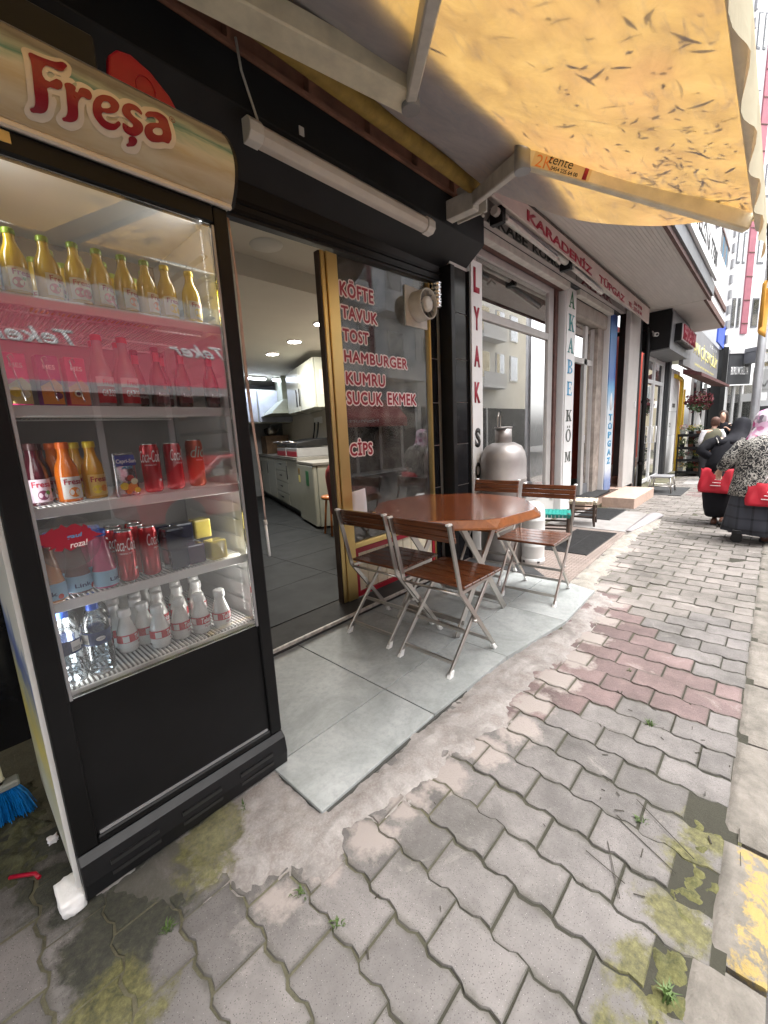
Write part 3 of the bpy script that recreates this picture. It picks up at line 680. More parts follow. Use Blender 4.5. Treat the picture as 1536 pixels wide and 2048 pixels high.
# kitchen
kc = thing('kitchen_cabinets', 'gloss white base cupboards with drawers under a grey worktop', 'cabinet', tuple(K(2.8,.3,.06)), math.atan2(KU.y, KU.x))
kbox(.86, 4.9, .02, .60, .16, .93).build('carcass', CABW, kc)
kbox(.83, 4.92, -.02, .615, .945, .985).build('worktop', COUNTER, kc)
kbox(.9, 4.9, .06, .58, .06, .155).build('plinth', BLACKG, kc)
for a, b in ((.88,1.6),(2.62,3.3),(3.32,4.0),(4.02,4.85)):
    d = kbox(a, b, -.002, .018, .17, .92).build('door', CABW, kc, bevel=.004)
    MB().tube([K(b-.1,-.035,.62), K(b-.1,-.035,.84)], .008, 6).build('handle', BLACKG, d)
for k in range(4):
    d = kbox(1.63, 2.59, -.002, .018, .17+k*.19, .345+k*.19).build('drawer', CABW, kc, bevel=.004)
    MB().tube([K(1.95,-.03,.28+k*.19), K(2.25,-.03,.28+k*.19)], .008, 6).build('handle', BLACKG, d)
fr = thing('small_fridge', 'small white under-counter fridge with stickers on its door', 'fridge', tuple(K(.4,.3,.06)), math.atan2(KU.y, KU.x))
kbox(-.0, .82, .03, .60, .08, .90).build('body', CABW, fr, bevel=.01)
kbox(0, .82, -.03, .026, .09, .90).build('door', CABW, fr, bevel=.012)
kbox(-.02, .84, -.03, .61, .905, .942).build('top', COUNTER, fr, bevel=.004)
kbox(.22, .36, -.034, -.031, .62, .82).build('sticker', GREEN, fr)
kbox(.68, .76, -.034, -.031, .76, .84).build('sticker', M('brown_sticker', (.2,.12,.02), .5), fr)
kbox(.68, .76, -.034, -.031, .64, .74).build('sticker', YELT, fr)
up = thing('wall_cupboard', 'gloss white wall cupboard with two black bar handles', 'cabinet', tuple(K(1.4,.4,1.7)), math.atan2(KU.y, KU.x))
kbox(.55, 2.2, .27, .61, 1.69, 2.36).build('carcass', CABW, up)
for a, b, h in ((.56,1.36,1.28),(1.38,2.19,1.46)):
    d = kbox(a, b, .245, .268, 1.69, 2.36).build('door', CABW, up, bevel=.004)
    MB().tube([K(h,.215,1.76), K(h,.215,2.02)], .01, 6).build('handle', BLACKG, d)
kbox(.548, .552, .33, .55, 1.86, 2.2).build('notice', M('notice_paper', (.5,.42,.38), .7), up)
hd = thing('cooker_hood', 'grey green cooker hood with sloping canopy beside the wall cupboard', 'cooker hood', tuple(K(3,.4,1.7)), math.atan2(KU.y, KU.x))
HOODM = M('hood_metal', (.36,.38,.31), .35, .3)
kbox(2.9, 3.5, .32, .61, 1.95, 2.44).build('chimney', HOODM, hd)
MB().hexa([K(2.25,-.05,1.72),K(2.25,.61,1.72),K(3.9,.61,1.72),K(3.9,-.05,1.72),K(2.7,.30,2.0),K(2.7,.61,2.0),K(3.6,.61,2.0),K(3.6,.30,2.0)]).build('canopy', HOODM, hd)
gr = thing('sandwich_grill', 'black double toasting grill with red control panel on the worktop', 'grill', tuple(K(1.6,.25,.985)), math.atan2(KU.y, KU.x))
for k in range(2):
    a = .95+k*.75
    kbox(a, a+.68, .02, .52, .987, 1.12).build('base', GREYM, gr, bevel=.006)
    kbox(a+.02, a+.66, .015, .019, .995, 1.07).build('control_panel', REDP, gr)
    MB().hexa([K(a,.02,1.14),K(a,.52,1.14),K(a+.68,.52,1.14),K(a+.68,.02,1.14),K(a,.04,1.2),K(a,.52,1.26),K(a+.68,.52,1.26),K(a+.68,.04,1.2)]).build('lid', BLACKG, gr, bevel=.008)
    MB().tube([K(a+.1,.06,1.2),K(a+.1,-.05,1.22),K(a+.58,-.05,1.22),K(a+.58,.06,1.2)], .012, 6).build('handle', STEEL, gr)
sw = thing('wall_socket', 'double white socket with two black plugs above the grill', 'socket', tuple(K(1.6,.6,1.6)), math.atan2(KU.y, KU.x))
kbox(1.45, 1.85, .59, .615, 1.5, 1.6).build('plate', WHITEP, sw)
for k in (1.55, 1.75): MB().tube([K(k,.57,1.52),K(k+.02,.56,1.4),K(k-.05,.5,1.22)], .012, 6).build('plug_cable', BLACKG, sw)
kt = thing('teapot', 'steel teapot on a shelf at the back of the counter', 'teapot', tuple(K(4.2,.3,1.3)))
c = K(4.2,.3,1.36)
MB().lathe([(0,0),(.09,0),(.11,.06),(.1,.16),(.06,.2),(.02,.22),(0,.24)], 14, c).build('body', STEEL, kt)
MB().tube([c+Vector((.1,0,.06)), c+Vector((.16,0,.1)), c+Vector((.19,0,.17))], .015, 6).build('spout', STEEL, kt)
MB().tube([c+Vector((-.09,0,.16)), c+Vector((-.17,0,.14)), c+Vector((-.15,0,.04))], .012, 6).build('handle', BLACKG, kt)
tag(kbox(3.7, 4.7, .08, .55, .987, 1.355).build('crate', M('brown_crate', (.16,.10,.06), .7, var=.4, vs=8)), 'brown box on the worktop carrying the teapot', 'box')
wb_ = thing('back_cupboard', 'bluish white cupboards under strip lights at the far end of the kitchen', 'cabinet', (4.6, 7.4, 1.6))
for k in range(2): B('door', M('cool_white_door', (.40,.42,.50), .3), wb_, 3.55+k*.92, 4.43+k*.92, 7.4, 7.44, 1.62, 2.22, bevel=.006)
B('carcass', CABW, wb_, 3.55, 5.4, 7.445, 7.8, 1.6, 2.24)
for k in range(3):
    t = thing('strip_light', 'short lit strip light, %s over the far cupboards' % ['leftmost of three', 'middle of three', 'rightmost of three'][k], 'strip light', (3.75+k*.55, 7.2, 2.42), group='strip lights at the kitchen end')
    B('tube', LEDB, t, 3.62+k*.55, 3.98+k*.55, 7.17, 7.23, 2.385, 2.41); B('base', WHITEP, t, 3.60+k*.55, 4.0+k*.55, 7.16, 7.24, 2.412, 2.45)
ld = bpy.data.lights.new('strip', 'AREA'); ld.shape = 'RECTANGLE'; ld.size = 1.2; ld.size_y = .1; ld.energy = 2; ld.color = (.75,.84,1)
lo = bpy.data.objects.new('strip_bulb', ld); COL.objects.link(lo); lo.parent = t; lo.location = (-.4, 0, -.05)
pf = thing('picture_frame', 'x', 'picture', tuple(K(-1.0,.61,1.4)))
DKFR = M('dark_frame', (.06,.03,.02), .4); PIC = M('picture_print', (.38,.30,.26), .6, var=.5, vs=30)
kbox(-1.075, -.925, .600, .618, 1.28, 1.52).build('frame', DKFR, pf); kbox(-1.06, -.94, .597, .599, 1.295, 1.505).build('print', PIC, pf)
pls = ['lower picture nearer the door of the pair on the beige wall', 'lower picture farther from the door of the pair on the beige wall', 'upper row picture nearest the door', 'upper row picture in the middle', 'upper row picture deepest in the shop']
for i, (du, dz) in enumerate(((-.17,0),(0,0),(-.36,.34),(-.17,.34),(.02,.34))):
    o = pf if i == 0 else copy_tree(pf)
    o.location = K(-1.0+du-.1,.61,1.4+dz-.06); o['label'] = pls[i]; o['group'] = 'framed pictures on the shop wall'
# inner table and chairs
it = thing('dining_table', 'brown wooden table inside the shop behind the glass', 'table', (3.2,3.1,.06))
B('tabletop', WOODT, it, 2.95, 3.45, 2.75, 3.35, .76, .80, bevel=.005)
for x, y in ((3.0,2.8),(3.4,2.8),(3.0,3.3),(3.4,3.3)): B('leg', BROWNST, it, x-.02, x+.02, y-.02, y+.02, .06, .76)
def red_chair(x, y, rz, label):
    t = thing('padded_chair', label, 'chair', (x, y, .06), rz, 'dark red chairs inside the shop')
    bk = []
    for i in range(9):
        zz = i/8; w = .21*(1-.55*max(0, zz-.75)**2*16*.25); z = .42+.52*zz
        w = .21 if zz < .7 else .21*math.sqrt(max(.12, 1-((zz-.7)/.34)**2))
        bk.append([(-.2-.06*zz-.03, -w, z), (-.2-.06*zz+.03, -w, z), (-.2-.06*zz+.035, 0, z), (-.2-.06*zz+.03, w, z), (-.2-.06*zz-.03, w, z), (-.2-.06*zz-.035, 0, z)])
    MB().loft(bk).build('backrest', REDCH, t, local=True)
    MB().box(-.2, .22, -.21, .21, .40, .46).build('seat', REDCH, t, local=True, bevel=.02, seg=2)
    for a in (-.18, .19):
        for b in (-.18, .18): MB().tube([(a, b, .40), (a*1.08, b*1.08, 0)], .015, 6).build('leg', BROWNST, t, local=True)
    return t
red_chair(3.05, 2.62, R(100), 'dark red padded chair close behind the right end of the glass')
red_chair(2.9, 3.05, R(-5), 'dark red padded chair behind the paper taped to the glass')
st = thing('round_stool', 'brown round wooden stool by the small fridge', 'stool', (3.31,3.97,.06))
MB().lathe([(0,.45),(.15,.45),(.16,.47),(.15,.49),(0,.49)], 18, (3.31,3.97,.06)).build('seat', WOODE, st)
for k in range(4):
    a = k*math.pi/2+.5; MB().tube([(3.31+.1*math.cos(a),3.97+.1*math.sin(a),.51),(3.31+.15*math.cos(a),3.97+.15*math.sin(a),.06)], .014, 6).build('leg', WOODE, st)
# extractor fan and duct
fn_ = thing('extractor_fan', 'round cream extractor fan on a square plate in the top corner of the glass', 'fan', (2.9,2.2,2.26))
B('plate', OLDW, fn_, 2.70, 2.975, 2.205, 2.217, 2.09, 2.385, bevel=.003)
def ycyl(rr, y0, y1, c, n=28):   # rings about an axis along Y
    return [[(c[0]+rr_*math.cos(2*math.pi*k/n), y, c[2]+rr_*math.sin(2*math.pi*k/n)) for k in range(n)] for rr_, y in rr]
FC = (2.845, 0, 2.245)
MB().loft(ycyl([(.115,2.204),(.115,2.09),(.108,2.085),(.104,2.095),(.104,2.18)], 0, 0, FC), caps=False).build('drum', OLDW, fn_)
MB().loft(ycyl([(.055,2.13),(.06,2.11),(.055,2.092),(.03,2.086),(.001,2.086)], 0, 0, FC), caps=False).build('hub', OLDW, fn_)
for k in range(14):
    a = k*2*math.pi/14
    MB().hexa([Vector((FC[0]+r_*math.cos(a+da), y, FC[2]+r_*math.sin(a+da))) for r_, da, y in ((.058,-.05,2.11),(.103,-.05,2.11),(.103,.1,2.13),(.058,.1,2.13),(.058,-.05,2.106),(.103,-.05,2.106),(.103,.1,2.126),(.058,.1,2.126))]).build('blade', GREYM, fn_)
MB().loft(ycyl([(.1,2.175),(.001,2.178)], 0, 0, FC), caps=False).build('back_plate', BLACKG, fn_)
pr = []
for i in range(23): pr.append((.036+.009*(i % 2)+.004*math.sin(i*1.9), i*.009))
tag(MB().lathe(pr, 18, (3.05, 2.16, 2.26)).build('foil_duct', CHROME), 'crinkled foil duct hanging beside the extractor fan', 'duct')
# tube lamp on the fascia
tl = thing('tube_lamp', 'long white tube lamp fixed across the black fascia', 'lamp', (1.9,1.94,2.66))
MB().prism([(1.948,2.625),(1.905,2.63),(1.885,2.655),(1.885,2.69),(1.905,2.715),(1.948,2.72)][::-1], (1.31,0,0), (0,1,0), ZU, 1.28).build('diffuser', M('dusty_diffuser', (.66,.62,.58), .35, var=.1, vs=5), tl, bevel=.006, seg=2)
for x in (1.235, 2.592): MB().prism([(1.949,2.62),(1.90,2.625),(1.878,2.652),(1.878,2.693),(1.90,2.72),(1.949,2.725)][::-1], (x,0,0), (0,1,0), ZU, .074).build('end_cap', WHITEP, tl, bevel=.003)
MB().tube([(1.33,1.94,2.72),(1.30,1.94,2.8),(1.255,1.94,2.92),(1.235,1.93,3.03)], .006, 6).build('cable', OLDW, tl)
tag(B('wall_sticker', WHITEP, None, 1.57, 1.60, 1.943, 1.9485, 2.80, 2.84), 'tiny white square on the black fascia above the tube lamp', 'sticker')
# ---------------------------------------------------------------- awning
aw = thing('awning', 'weathered yellow awning sheltering the snack shop terrace', 'awning', (1, 1.78, 2.98))
MB().tube([(-3,1.73,2.945),(3.02,1.73,2.945)], .045, 20).build('roller', AWNY, aw)
MB().tube([(3.02,1.73,2.945),(3.045,1.73,2.945)], .035, 16).build('roller_cap', OLDW, aw)
def fab(u, v):
    x = -2.5+5.55*u; y = 1.73-1.57*v; s = max(0, (x-2.2)/.85)
    sag = -.05*math.sin(math.pi*v)*(1-.2*math.sin(x*3)) - .07*s*s*math.sin(math.pi*min(1, v*1.1)) + .012*noise.noise((x*2.2, y*2.6, 0)) + .006*math.sin(x*9+y*3)*(1-v)
    return (x, y+ (.02*math.sin(x*7) if v > .99 else 0), 2.99-.775*v+sag)
MB().sheet(70, 30, fab).build('fabric', AWN, aw)
lit = MB(); random.seed(11)
for k in range(400):
    u = random.uniform(.55, .99); v = 1-abs(random.gauss(0, .26))
    if v < .46: continue
    if random.random() < .35: u = random.gauss(.92, .05); v = random.gauss(.84, .08)
    if not (.5 < u < .995 and .45 < v < .985): continue
    p = Vector(fab(u, v))+Vector((0,0,random.uniform(.004,.022))); L_ = random.choice([.008,.012,.018,.03,.05]) * random.uniform(.6,1.3); w = random.uniform(.002,.0085); a = random.gauss(.9, 1.1)
    d = Vector((math.cos(a), math.sin(a), .51*math.sin(a)*-1*-1)).normalized(); q = Vector((-math.sin(a), math.cos(a), .51*math.cos(a))).normalized()
    bend = q*random.uniform(-.25,.25)*L_
    lit.loft([[p-d*L_-q*w*.3, p-d*L_+q*w*.3, p-d*L_+Vector((0,0,.003))], [p-q*w+bend, p+q*w+bend, p+bend+Vector((0,0,.004))], [p+d*L_-q*w*.3, p+d*L_+q*w*.3, p+d*L_+Vector((0,0,.003))]], sm=False)
tag(lit.build('leaf_litter', M('dry_leaf', (.06,.035,.012), .9)), kind='stuff')
MB().tube([(-2.5,.155,2.195),(3.06,.155,2.195)], .022, 10).build('front_bar', CREAM, aw)
val = MB()
PALEV = awning_mat(); PALEV.name = 'pale_valance'
for n_ in PALEV.node_tree.nodes:
    if n_.type == 'VALTORGB':
        for e_ in n_.color_ramp.elements: e_.color = (.75,.70,.52,1)
def vf(u, v):
    x = -2.5+5.55*u; dep = .15+.025*abs(math.sin(x*9))
    return (x, .130+.012*math.sin(x*17)*v, 2.20-dep*v)
val.sheet(120, 4, vf); val.build('valance', PALEV, aw)
def arm(sh, el, en, mat1, mat2, wd=.05):
    sh, el, en = Vector(sh), Vector(el), Vector(en)
    MB().bar(sh, el, wd, .085, mi=0).build('upper_arm', mat1, aw, bevel=.006)
    MB().bar(el, en, .045, .075, mi=0).build('forearm', mat2, aw, bevel=.006)
    MB().tube([el-Vector((0,0,.06)), el+Vector((0,0,.06))], .04, 12).build('elbow', GREYM, aw)
arm((2.93,1.72,2.87), (2.24,1.047,2.565), (2.90,.19,2.175), OLDW, CREAM)
arm((.45,1.74,2.86), (1.655,1.282,2.68), (.52,.2,2.165), CREAM, OLDW, .12)
br = B('wall_bracket', OLDW, aw, 2.90, 2.98, 1.72, 1.95, 2.80, 2.93, bevel=.004)
B('bracket_plate', OLDW, br, 3.05, 3.065, 1.70, 1.95, 2.82, 3.06)
MB().tube([(3.07,1.80,3.04),(3.075,1.78,2.92),(3.07,1.74,2.83),(3.04,1.72,2.79)], .010, 6).build('hook', OLDW, br)
e0 = Vector((2.24,1.047,2.565)); e1 = Vector((2.90,.19,2.175)); dd_ = (e1-e0).normalized()
sx_ = dd_.cross(Vector((0,0,1))).normalized(); up_ = sx_.cross(dd_)
face = -sx_ if (-sx_).dot(Vector((0,0,1.25))-e0) > 0 else sx_
if face.dot(Vector((0,0,1.25))-e0) < 0: face = -face
uxl = up_.cross(face)           # so that ux x up = face
st_ = e0 + face*.0235 - up_*.032 + (dd_*.05 if uxl.dot(dd_) > 0 else dd_*.35)
STK = M('sticker_cream', (.75,.60,.36), .5, var=.05)
p0 = e0+face*.0228+dd_*.05
MB().hexa([p0-up_*.034, p0+dd_*.29-up_*.034, p0+dd_*.29-up_*.034+face*.001, p0-up_*.034+face*.001, p0+up_*.034, p0+dd_*.29+up_*.034, p0+dd_*.29+up_*.034+face*.001, p0+up_*.034+face*.001]).build('label', STK, aw)
def lab(s, a, w, b, h, mt, **k):
    o = e0+face*.0242+up_*b+(dd_*(.05+a) if uxl.dot(dd_) > 0 else dd_*(.34-a))
    text_fit(s, o, uxl, up_, w, h, mt, aw, name='label_text', thick=.0004, lift=.0002, **k)
lab('2K', .015, .085, -.030, .052, ORNG, off=-.005); lab('tente', .075, .12, -.002, .032, DKT, shear=.15, off=0); lab('0454 225 64 00', .095, .135, -.028, .018, DKT); lab('I', .255, .02, -.03, .058, REDT, off=.03)
tag(MB().sheet(6, 8, lambda u, v: (3.45+.16*(u-.5)*(1-v*.1)*(.25+.75*math.sin(math.pi*min(1, v*.75))), .12+.02*math.sin(u*4), 2.02-.26*v-.05*u)).build('pennant', VALY, solid=.002), 'scrap of orange cloth hanging past the awning end', 'cloth')
tag(MB().tube([(3.05,.13,2.2),(3.25,.12,2.08),(3.45,.12,2.01)], .004, 5).build('cord', DKT), 'dark cord from the awning end to the orange cloth', 'cord')
# ---------------------------------------------------------------- display fridge
fg = thing('display_fridge', 'tall black drinks fridge with glass door and painted beach canopy', 'fridge', (.415, 1.6, 0))
INW = M('fridge_liner', (.70,.70,.69), .4, var=.05, vs=2)
B('cabinet', FRIDGEB, fg, .722, .745, 1.345, 1.93, .13, 2.15)
for x_, z_, h_, e_, a_ in ((-.262,.87,.46,.22,-70),(.277,.87,.46,.22,70),(-.262,1.78,.26,.10,-70),(.277,1.78,.26,.10,70),(-.262,1.25,.25,.04,-70)):
    lamp_ = bpy.data.lights.new('added_fridge_fill', 'AREA'); lamp_.shape = 'RECTANGLE'; lamp_.size = .03; lamp_.size_y = h_; lamp_.energy = e_; lamp_.color = (1,.98,.95)  # added fill lights that brighten the drinks, no known source
    lo_ = bpy.data.objects.new('added_fill_light', lamp_); COL.objects.link(lo_); lo_.parent = fg; lo_.location = (x_, -.225, z_); lo_.rotation_euler = (R(90),0,R(a_))
B('lamp_bar', WHITEP, fg, .16, .69, 1.345, 1.40, 1.93, 1.944, bevel=.006); B('added_fill_strip', WHITEP, fg, .129, .147, 1.36, 1.372, .63, 1.9)  # bar is the unlit fixture; the strip is added for the fill lights
B('back_panel', FRIDGEB, fg, .09, .721, 1.90, 1.93, .13, 2.15)
B('top_panel', FRIDGEB, fg, .086, .745, 1.33, 1.93, 2.151, 2.165)
B('lower_body', FRIDGEB, fg, .09, .721, 1.345, 1.895, .13, .58)
B('upper_body', FRIDGEB, fg, .09, .721, 1.345, 1.895, 1.965, 2.15)
def side_print():
    m, N, L, p = nodes('side_print'); tc = N.new('ShaderNodeTexCoord'); v = tc.outputs['Object']
    f = nz(N, L, v, 4, 6, .65, 1.2); sp = N.new('ShaderNodeSeparateXYZ'); L.new(v, sp.inputs[0])
    a = N.new('ShaderNodeMath'); a.operation = 'MULTIPLY_ADD'; a.inputs[1].default_value = .5; L.new(f, a.inputs[0]); L.new(sp.outputs[2], a.inputs[2])
    c = ramp(N, L, a.outputs[0], [(.30, (.62,.62,.55)), (.44, (.55,.55,.38)), (.62, (.62,.52,.12)), (.76, (.45,.45,.30)), (.86, (.08,.13,.36)), (.97, (.30,.36,.50)), (1, (.68,.68,.64))])
    L.new(c, p.inputs['Base Color']); p.inputs['Roughness'].default_value = .35; return m
B('side_panel', side_print(), fg, .080, .0855, 1.345, 1.93, .03, 2.15)
B('side_edge', WHITEP, fg, .076, .087, 1.325, 1.344, .03, 2.15)
# liner
B('liner', M('liner_back_shaded', (.20,.19,.185), .5), fg, .128, .720, 1.87, 1.899, .585, 1.964); B('liner', INW, fg, .09, .127, 1.346, 1.899, .585, 1.964)  # back liner coloured darker than the white sides, standing in for shade
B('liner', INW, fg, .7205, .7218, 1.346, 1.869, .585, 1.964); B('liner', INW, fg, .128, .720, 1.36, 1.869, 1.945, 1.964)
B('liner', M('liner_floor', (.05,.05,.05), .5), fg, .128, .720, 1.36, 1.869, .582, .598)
for k in range(20):
    z = .66+k*.0625
    MB().hexa([(.7200,1.40,z),(.7200,1.42,z),(.7200,1.80,z),(.7200,1.82,z),(.709,1.42,z+.012),(.709,1.43,z+.012),(.709,1.79,z+.012),(.709,1.80,z+.012)]).build('shelf_rib', INW, fg)
# door
for q in ((.088,.140,.155,1.955),(.698,.744,.155,1.955)): B('door_stile', FRIDGEB, fg, q[0], q[1], 1.302, 1.342, q[2], q[3], bevel=.005, seg=2)
B('door_rail', FRIDGEB, fg, .1405, .6975, 1.302, 1.342, 1.905, 1.955, bevel=.004)
B('door_rail', FRIDGEB, fg, .1405, .6975, 1.302, 1.342, .155, .178, bevel=.004)
B('door_panel', FRIDGEB, fg, .1405, .6975, 1.314, 1.340, .1785, .598)
B('trim_strip', GREYM, fg, .690, .6972, 1.306, 1.3135, .60, 1.90); B('trim_strip', GREYM, fg, .1408, .148, 1.306, 1.3135, .60, 1.90)
B('trim_strip', GREYM, fg, .148, .690, 1.309, 1.3138, .1785, .186)
B('door_glass', GLASSF, fg, .1488, .6895, 1.3145, 1.3185, .6, 1.9045)
B('sticker', M('price_sticker', (.6,.42,.15), .5), fg, .205, .236, 1.2995, 1.3015, 1.925, 1.948)
# skirt with slots
MB().prism([(1.290,.018),(1.282,.07),(1.290,.128),(1.312,.148),(1.345,.148),(1.345,.018)][::-1], (.088,0,0), (0,1,0), ZU, .66).build('skirt', BLACKG, fg, bevel=.003)
for k in range(3):
    for j in range(2):
        MB().bar((.155+k*.2,1.2843,.058+j*.034), (.285+k*.2,1.2843,.058+j*.034), .006, .011).build('vent_slot', DKT, fg)
        MB().bar((.155+k*.2,1.2835,.0655+j*.034), (.285+k*.2,1.2835,.0655+j*.034), .006, .003).build('slot_lip', BLACKG, fg)
for x in (.13, .70):
    for y in (1.36, 1.88): MB().lathe([(0,-.012),(.018,-.012),(.018,.13)], 12, (x, y, 0)).build('foot', BLACKG, fg)
# canopy
def cyz(z): return 1.25+((z-2.06)/.108)**2*.055
CZ = [1.962+i*(2.168-1.962)/12 for i in range(13)]
MB().loft([[(x, cyz(z), z) for x in (.10, .755)] for z in CZ], closed=False, caps=False, sm=True).build('canopy_print', CANP, fg)
pp_ = [(cyz(z), z) for z in CZ]
MB().prism(pp_ + [(1.36,2.168),(1.36,1.962)], (.7555,0,0), (0,1,0), ZU, .010).build('canopy_end', BLACKG, fg)
MB().loft([[(x, y, z) for x in (.10,.755)] for y, z in ((1.302,2.1685),(1.36,2.1685),(1.36,2.15))], closed=False, caps=False, sm=False).build('canopy_top', OLDW, fg)
MB().loft([[(x, y, z) for x in (.10,.7545)] for y, z in ((1.2986,1.968),(1.292,1.9755),(1.297,1.962),(1.345,1.960))], closed=False, caps=False, sm=False).build('canopy_lip', OLDW, fg)
B('canopy_lip', CANW, fg, .10, .7545, 1.286, 1.30, 1.952, 1.968, bevel=.004)
LOGO = {"F":[[[0.2878,2.0981],[0.3038,2.1014],[0.3207,2.104],[0.3356,2.1082],[0.3573,2.1185],[0.3517,2.1014],[0.3447,2.0915],[0.3371,2.0888],[0.323,2.0884],[0.3124,2.0836],[0.3084,2.0547],[0.3374,2.0675],[0.3353,2.0501],[0.3096,2.04],[0.31,2.0322],[0.3076,2.0085],[0.3043,2.0012],[0.2969,1.9951],[0.2884,1.9922],[0.2748,1.9921],[0.2822,1.9993],[0.2848,2.0073],[0.285,2.027],[0.286,2.0539],[0.2874,2.0784]]],"r":[[[0.3448,2.0657],[0.3653,2.0689],[0.3642,2.0584],[0.3746,2.0711],[0.3861,2.0763],[0.3949,2.0741],[0.3931,2.057],[0.3855,2.0536],[0.3781,2.0548],[0.3692,2.0449],[0.3658,2.0363],[0.3638,2.0139],[0.3613,2.0078],[0.3534,2.0012],[0.3428,1.9976],[0.3326,1.9983],[0.3397,2.0052],[0.3432,2.0128],[0.3441,2.0329],[0.3446,2.0529]]],"e":[[[0.4514,2.0373],[0.4453,2.0232],[0.4315,2.0145],[0.415,2.0136],[0.4024,2.02],[0.3953,2.0298],[0.395,2.0427],[0.4002,2.0587],[0.414,2.0752],[0.4285,2.0838],[0.4452,2.0853],[0.4542,2.0768],[0.4521,2.0647],[0.443,2.0524],[0.4271,2.0442],[0.4136,2.0392],[0.4161,2.0308],[0.4256,2.0273],[0.4373,2.0289]],[[0.4144,2.051],[0.4162,2.0597],[0.4232,2.0672],[0.4311,2.0683],[0.4346,2.0633],[0.4315,2.058],[0.4216,2.052]]],"s":[[[0.5058,2.0766],[0.5001,2.0922],[0.4863,2.0935],[0.4725,2.0866],[0.4612,2.0724],[0.4591,2.0595],[0.465,2.0523],[0.4748,2.0477],[0.4806,2.0427],[0.4755,2.0367],[0.4669,2.0373],[0.4584,2.0385],[0.4563,2.0347],[0.459,2.0238],[0.4693,2.0202],[0.4835,2.0224],[0.4966,2.0317],[0.5041,2.0441],[0.5024,2.0549],[0.4924,2.0608],[0.4824,2.0649],[0.4789,2.071],[0.4865,2.0783],[0.4972,2.0783]],[[0.4699,2.0155],[0.4877,2.018],[0.4851,2.0069],[0.4726,1.9995],[0.4638,1.9986],[0.469,2.0059]]],"a":[[[0.5179,2.0876],[0.5372,2.1011],[0.5561,2.1073],[0.5694,2.1022],[0.5726,2.0889],[0.567,2.0388],[0.5511,2.0355],[0.5354,2.0288],[0.5184,2.0264],[0.5077,2.0343],[0.5076,2.0471],[0.5179,2.0616],[0.5344,2.0715],[0.5457,2.0775],[0.5425,2.0841],[0.5311,2.0836],[0.515,2.0773]],[[0.5274,2.0485],[0.5322,2.0573],[0.5424,2.0627],[0.5501,2.0631],[0.5506,2.0521],[0.5424,2.0467],[0.5327,2.0449]]]}
def logo(polys, off, lift, mat, nm):
    cu = bpy.data.curves.new('logo', 'CURVE'); cu.dimensions = '2D'; cu.fill_mode = 'FRONT'; cu.offset = off
    for pl in polys:
        sp = cu.splines.new('BEZIER'); sp.bezier_points.add(len(pl)-1); sp.use_cyclic_u = True
        for bp, (a, b) in zip(sp.bezier_points, pl):
            bp.co = (a, b, 0); bp.handle_left_type = bp.handle_right_type = 'AUTO' if off == 0 else 'AUTO'
    cu.resolution_u = 4
    o = bpy.data.objects.new('logo', cu); COL.objects.link(o); dg = bpy.context.evaluated_depsgraph_get(); dg.update()
    me = bpy.data.meshes.new_from_object(o.evaluated_get(dg)); bpy.data.objects.remove(o)
    bm = bmesh.new(); bm.from_mesh(me); bmesh.ops.remove_doubles(bm, verts=bm.verts, dist=1e-6)
    for z in CZ[1:-1]:
        bmesh.ops.bisect_plane(bm, geom=bm.verts[:]+bm.edges[:]+bm.faces[:], plane_co=(0,z,0), plane_no=(0,1,0))
    inv = PW[fg.name].inverted()
    for v in bm.verts: x, z = v.co.x, v.co.y; v.co = inv @ Vector((x, cyz(z)-lift, z))
    bmesh.ops.recalc_face_normals(bm, faces=bm.faces[:])
    m2 = bpy.data.meshes.new(nm); bm.to_mesh(m2); bm.free(); m2.materials.append(mat)
    put(bpy.data.objects.new(nm, m2), fg)
for k, pls_ in LOGO.items():
    cxm = [sum(p[0] for p in q)/len(q) for q in pls_]
    for q in (pls_ if k == 's' else pls_[:1]):
        mx_ = sum(p[0] for p in q)/len(q); mz_ = sum(p[1] for p in q)/len(q); gl_ = []
        n = len(q); area = sum(q[i][0]*q[(i+1)%n][1]-q[(i+1)%n][0]*q[i][1] for i in range(n)); sgn = 1 if area > 0 else -1
        for i in range(n):
            a = Vector(q[i-1]); b = Vector(q[i]); c = Vector(q[(i+1) % n]); t_ = (c-a).normalized(); nn = Vector((t_.y, -t_.x))*sgn
            gl_.append(tuple(b+nn*.012))
        logo([gl_], 0, .0012+.0002*list(LOGO).index(k), CANW, 'logo_outline')
    logo(pls_, 0, .0032, CANR, 'logo_letter')
text_fit('®', (.576, cyz(2.095)-.003, 2.095), XR, ZU, .016, .014, CANR, fg, name='logo_letter', off=0, thick=0)
# sticker on the glass
SPL = M('red_splash', (.32,.01,.03), .4)
ck = MB().prism([(.070*math.cos(k*.2094), .070*math.sin(k*.2094)) for k in range(30)], (.205,1.3139,1.02), XR, ZU, .0006).build('round_sticker', glass_mat('sticker_film', (.86,.86,.86), 1.5, dirt=.1), fg)
sp_ = [(.062*(1+.18*math.sin(k*3.1)+.12*math.sin(k*5.7))*math.cos(k*.157), .031*(1+.2*math.sin(k*2.3+1))*math.sin(k*.157)+.012) for k in range(40)]
MB().prism(sp_, (.205,1.3129,1.02), XR, ZU, .0004).build('splash', SPL, ck)
text_fit('gaul', (.20,1.3124,1.025), (.98,0,.05), ZU, .036, .014, BLUET, ck, thick=0, lift=.0002, shear=.2); text_fit('roza!', (.205,1.3124,1.003), (.98,0,.05), ZU, .04, .016, PINKO, ck, thick=0, lift=.0002, shear=.2)
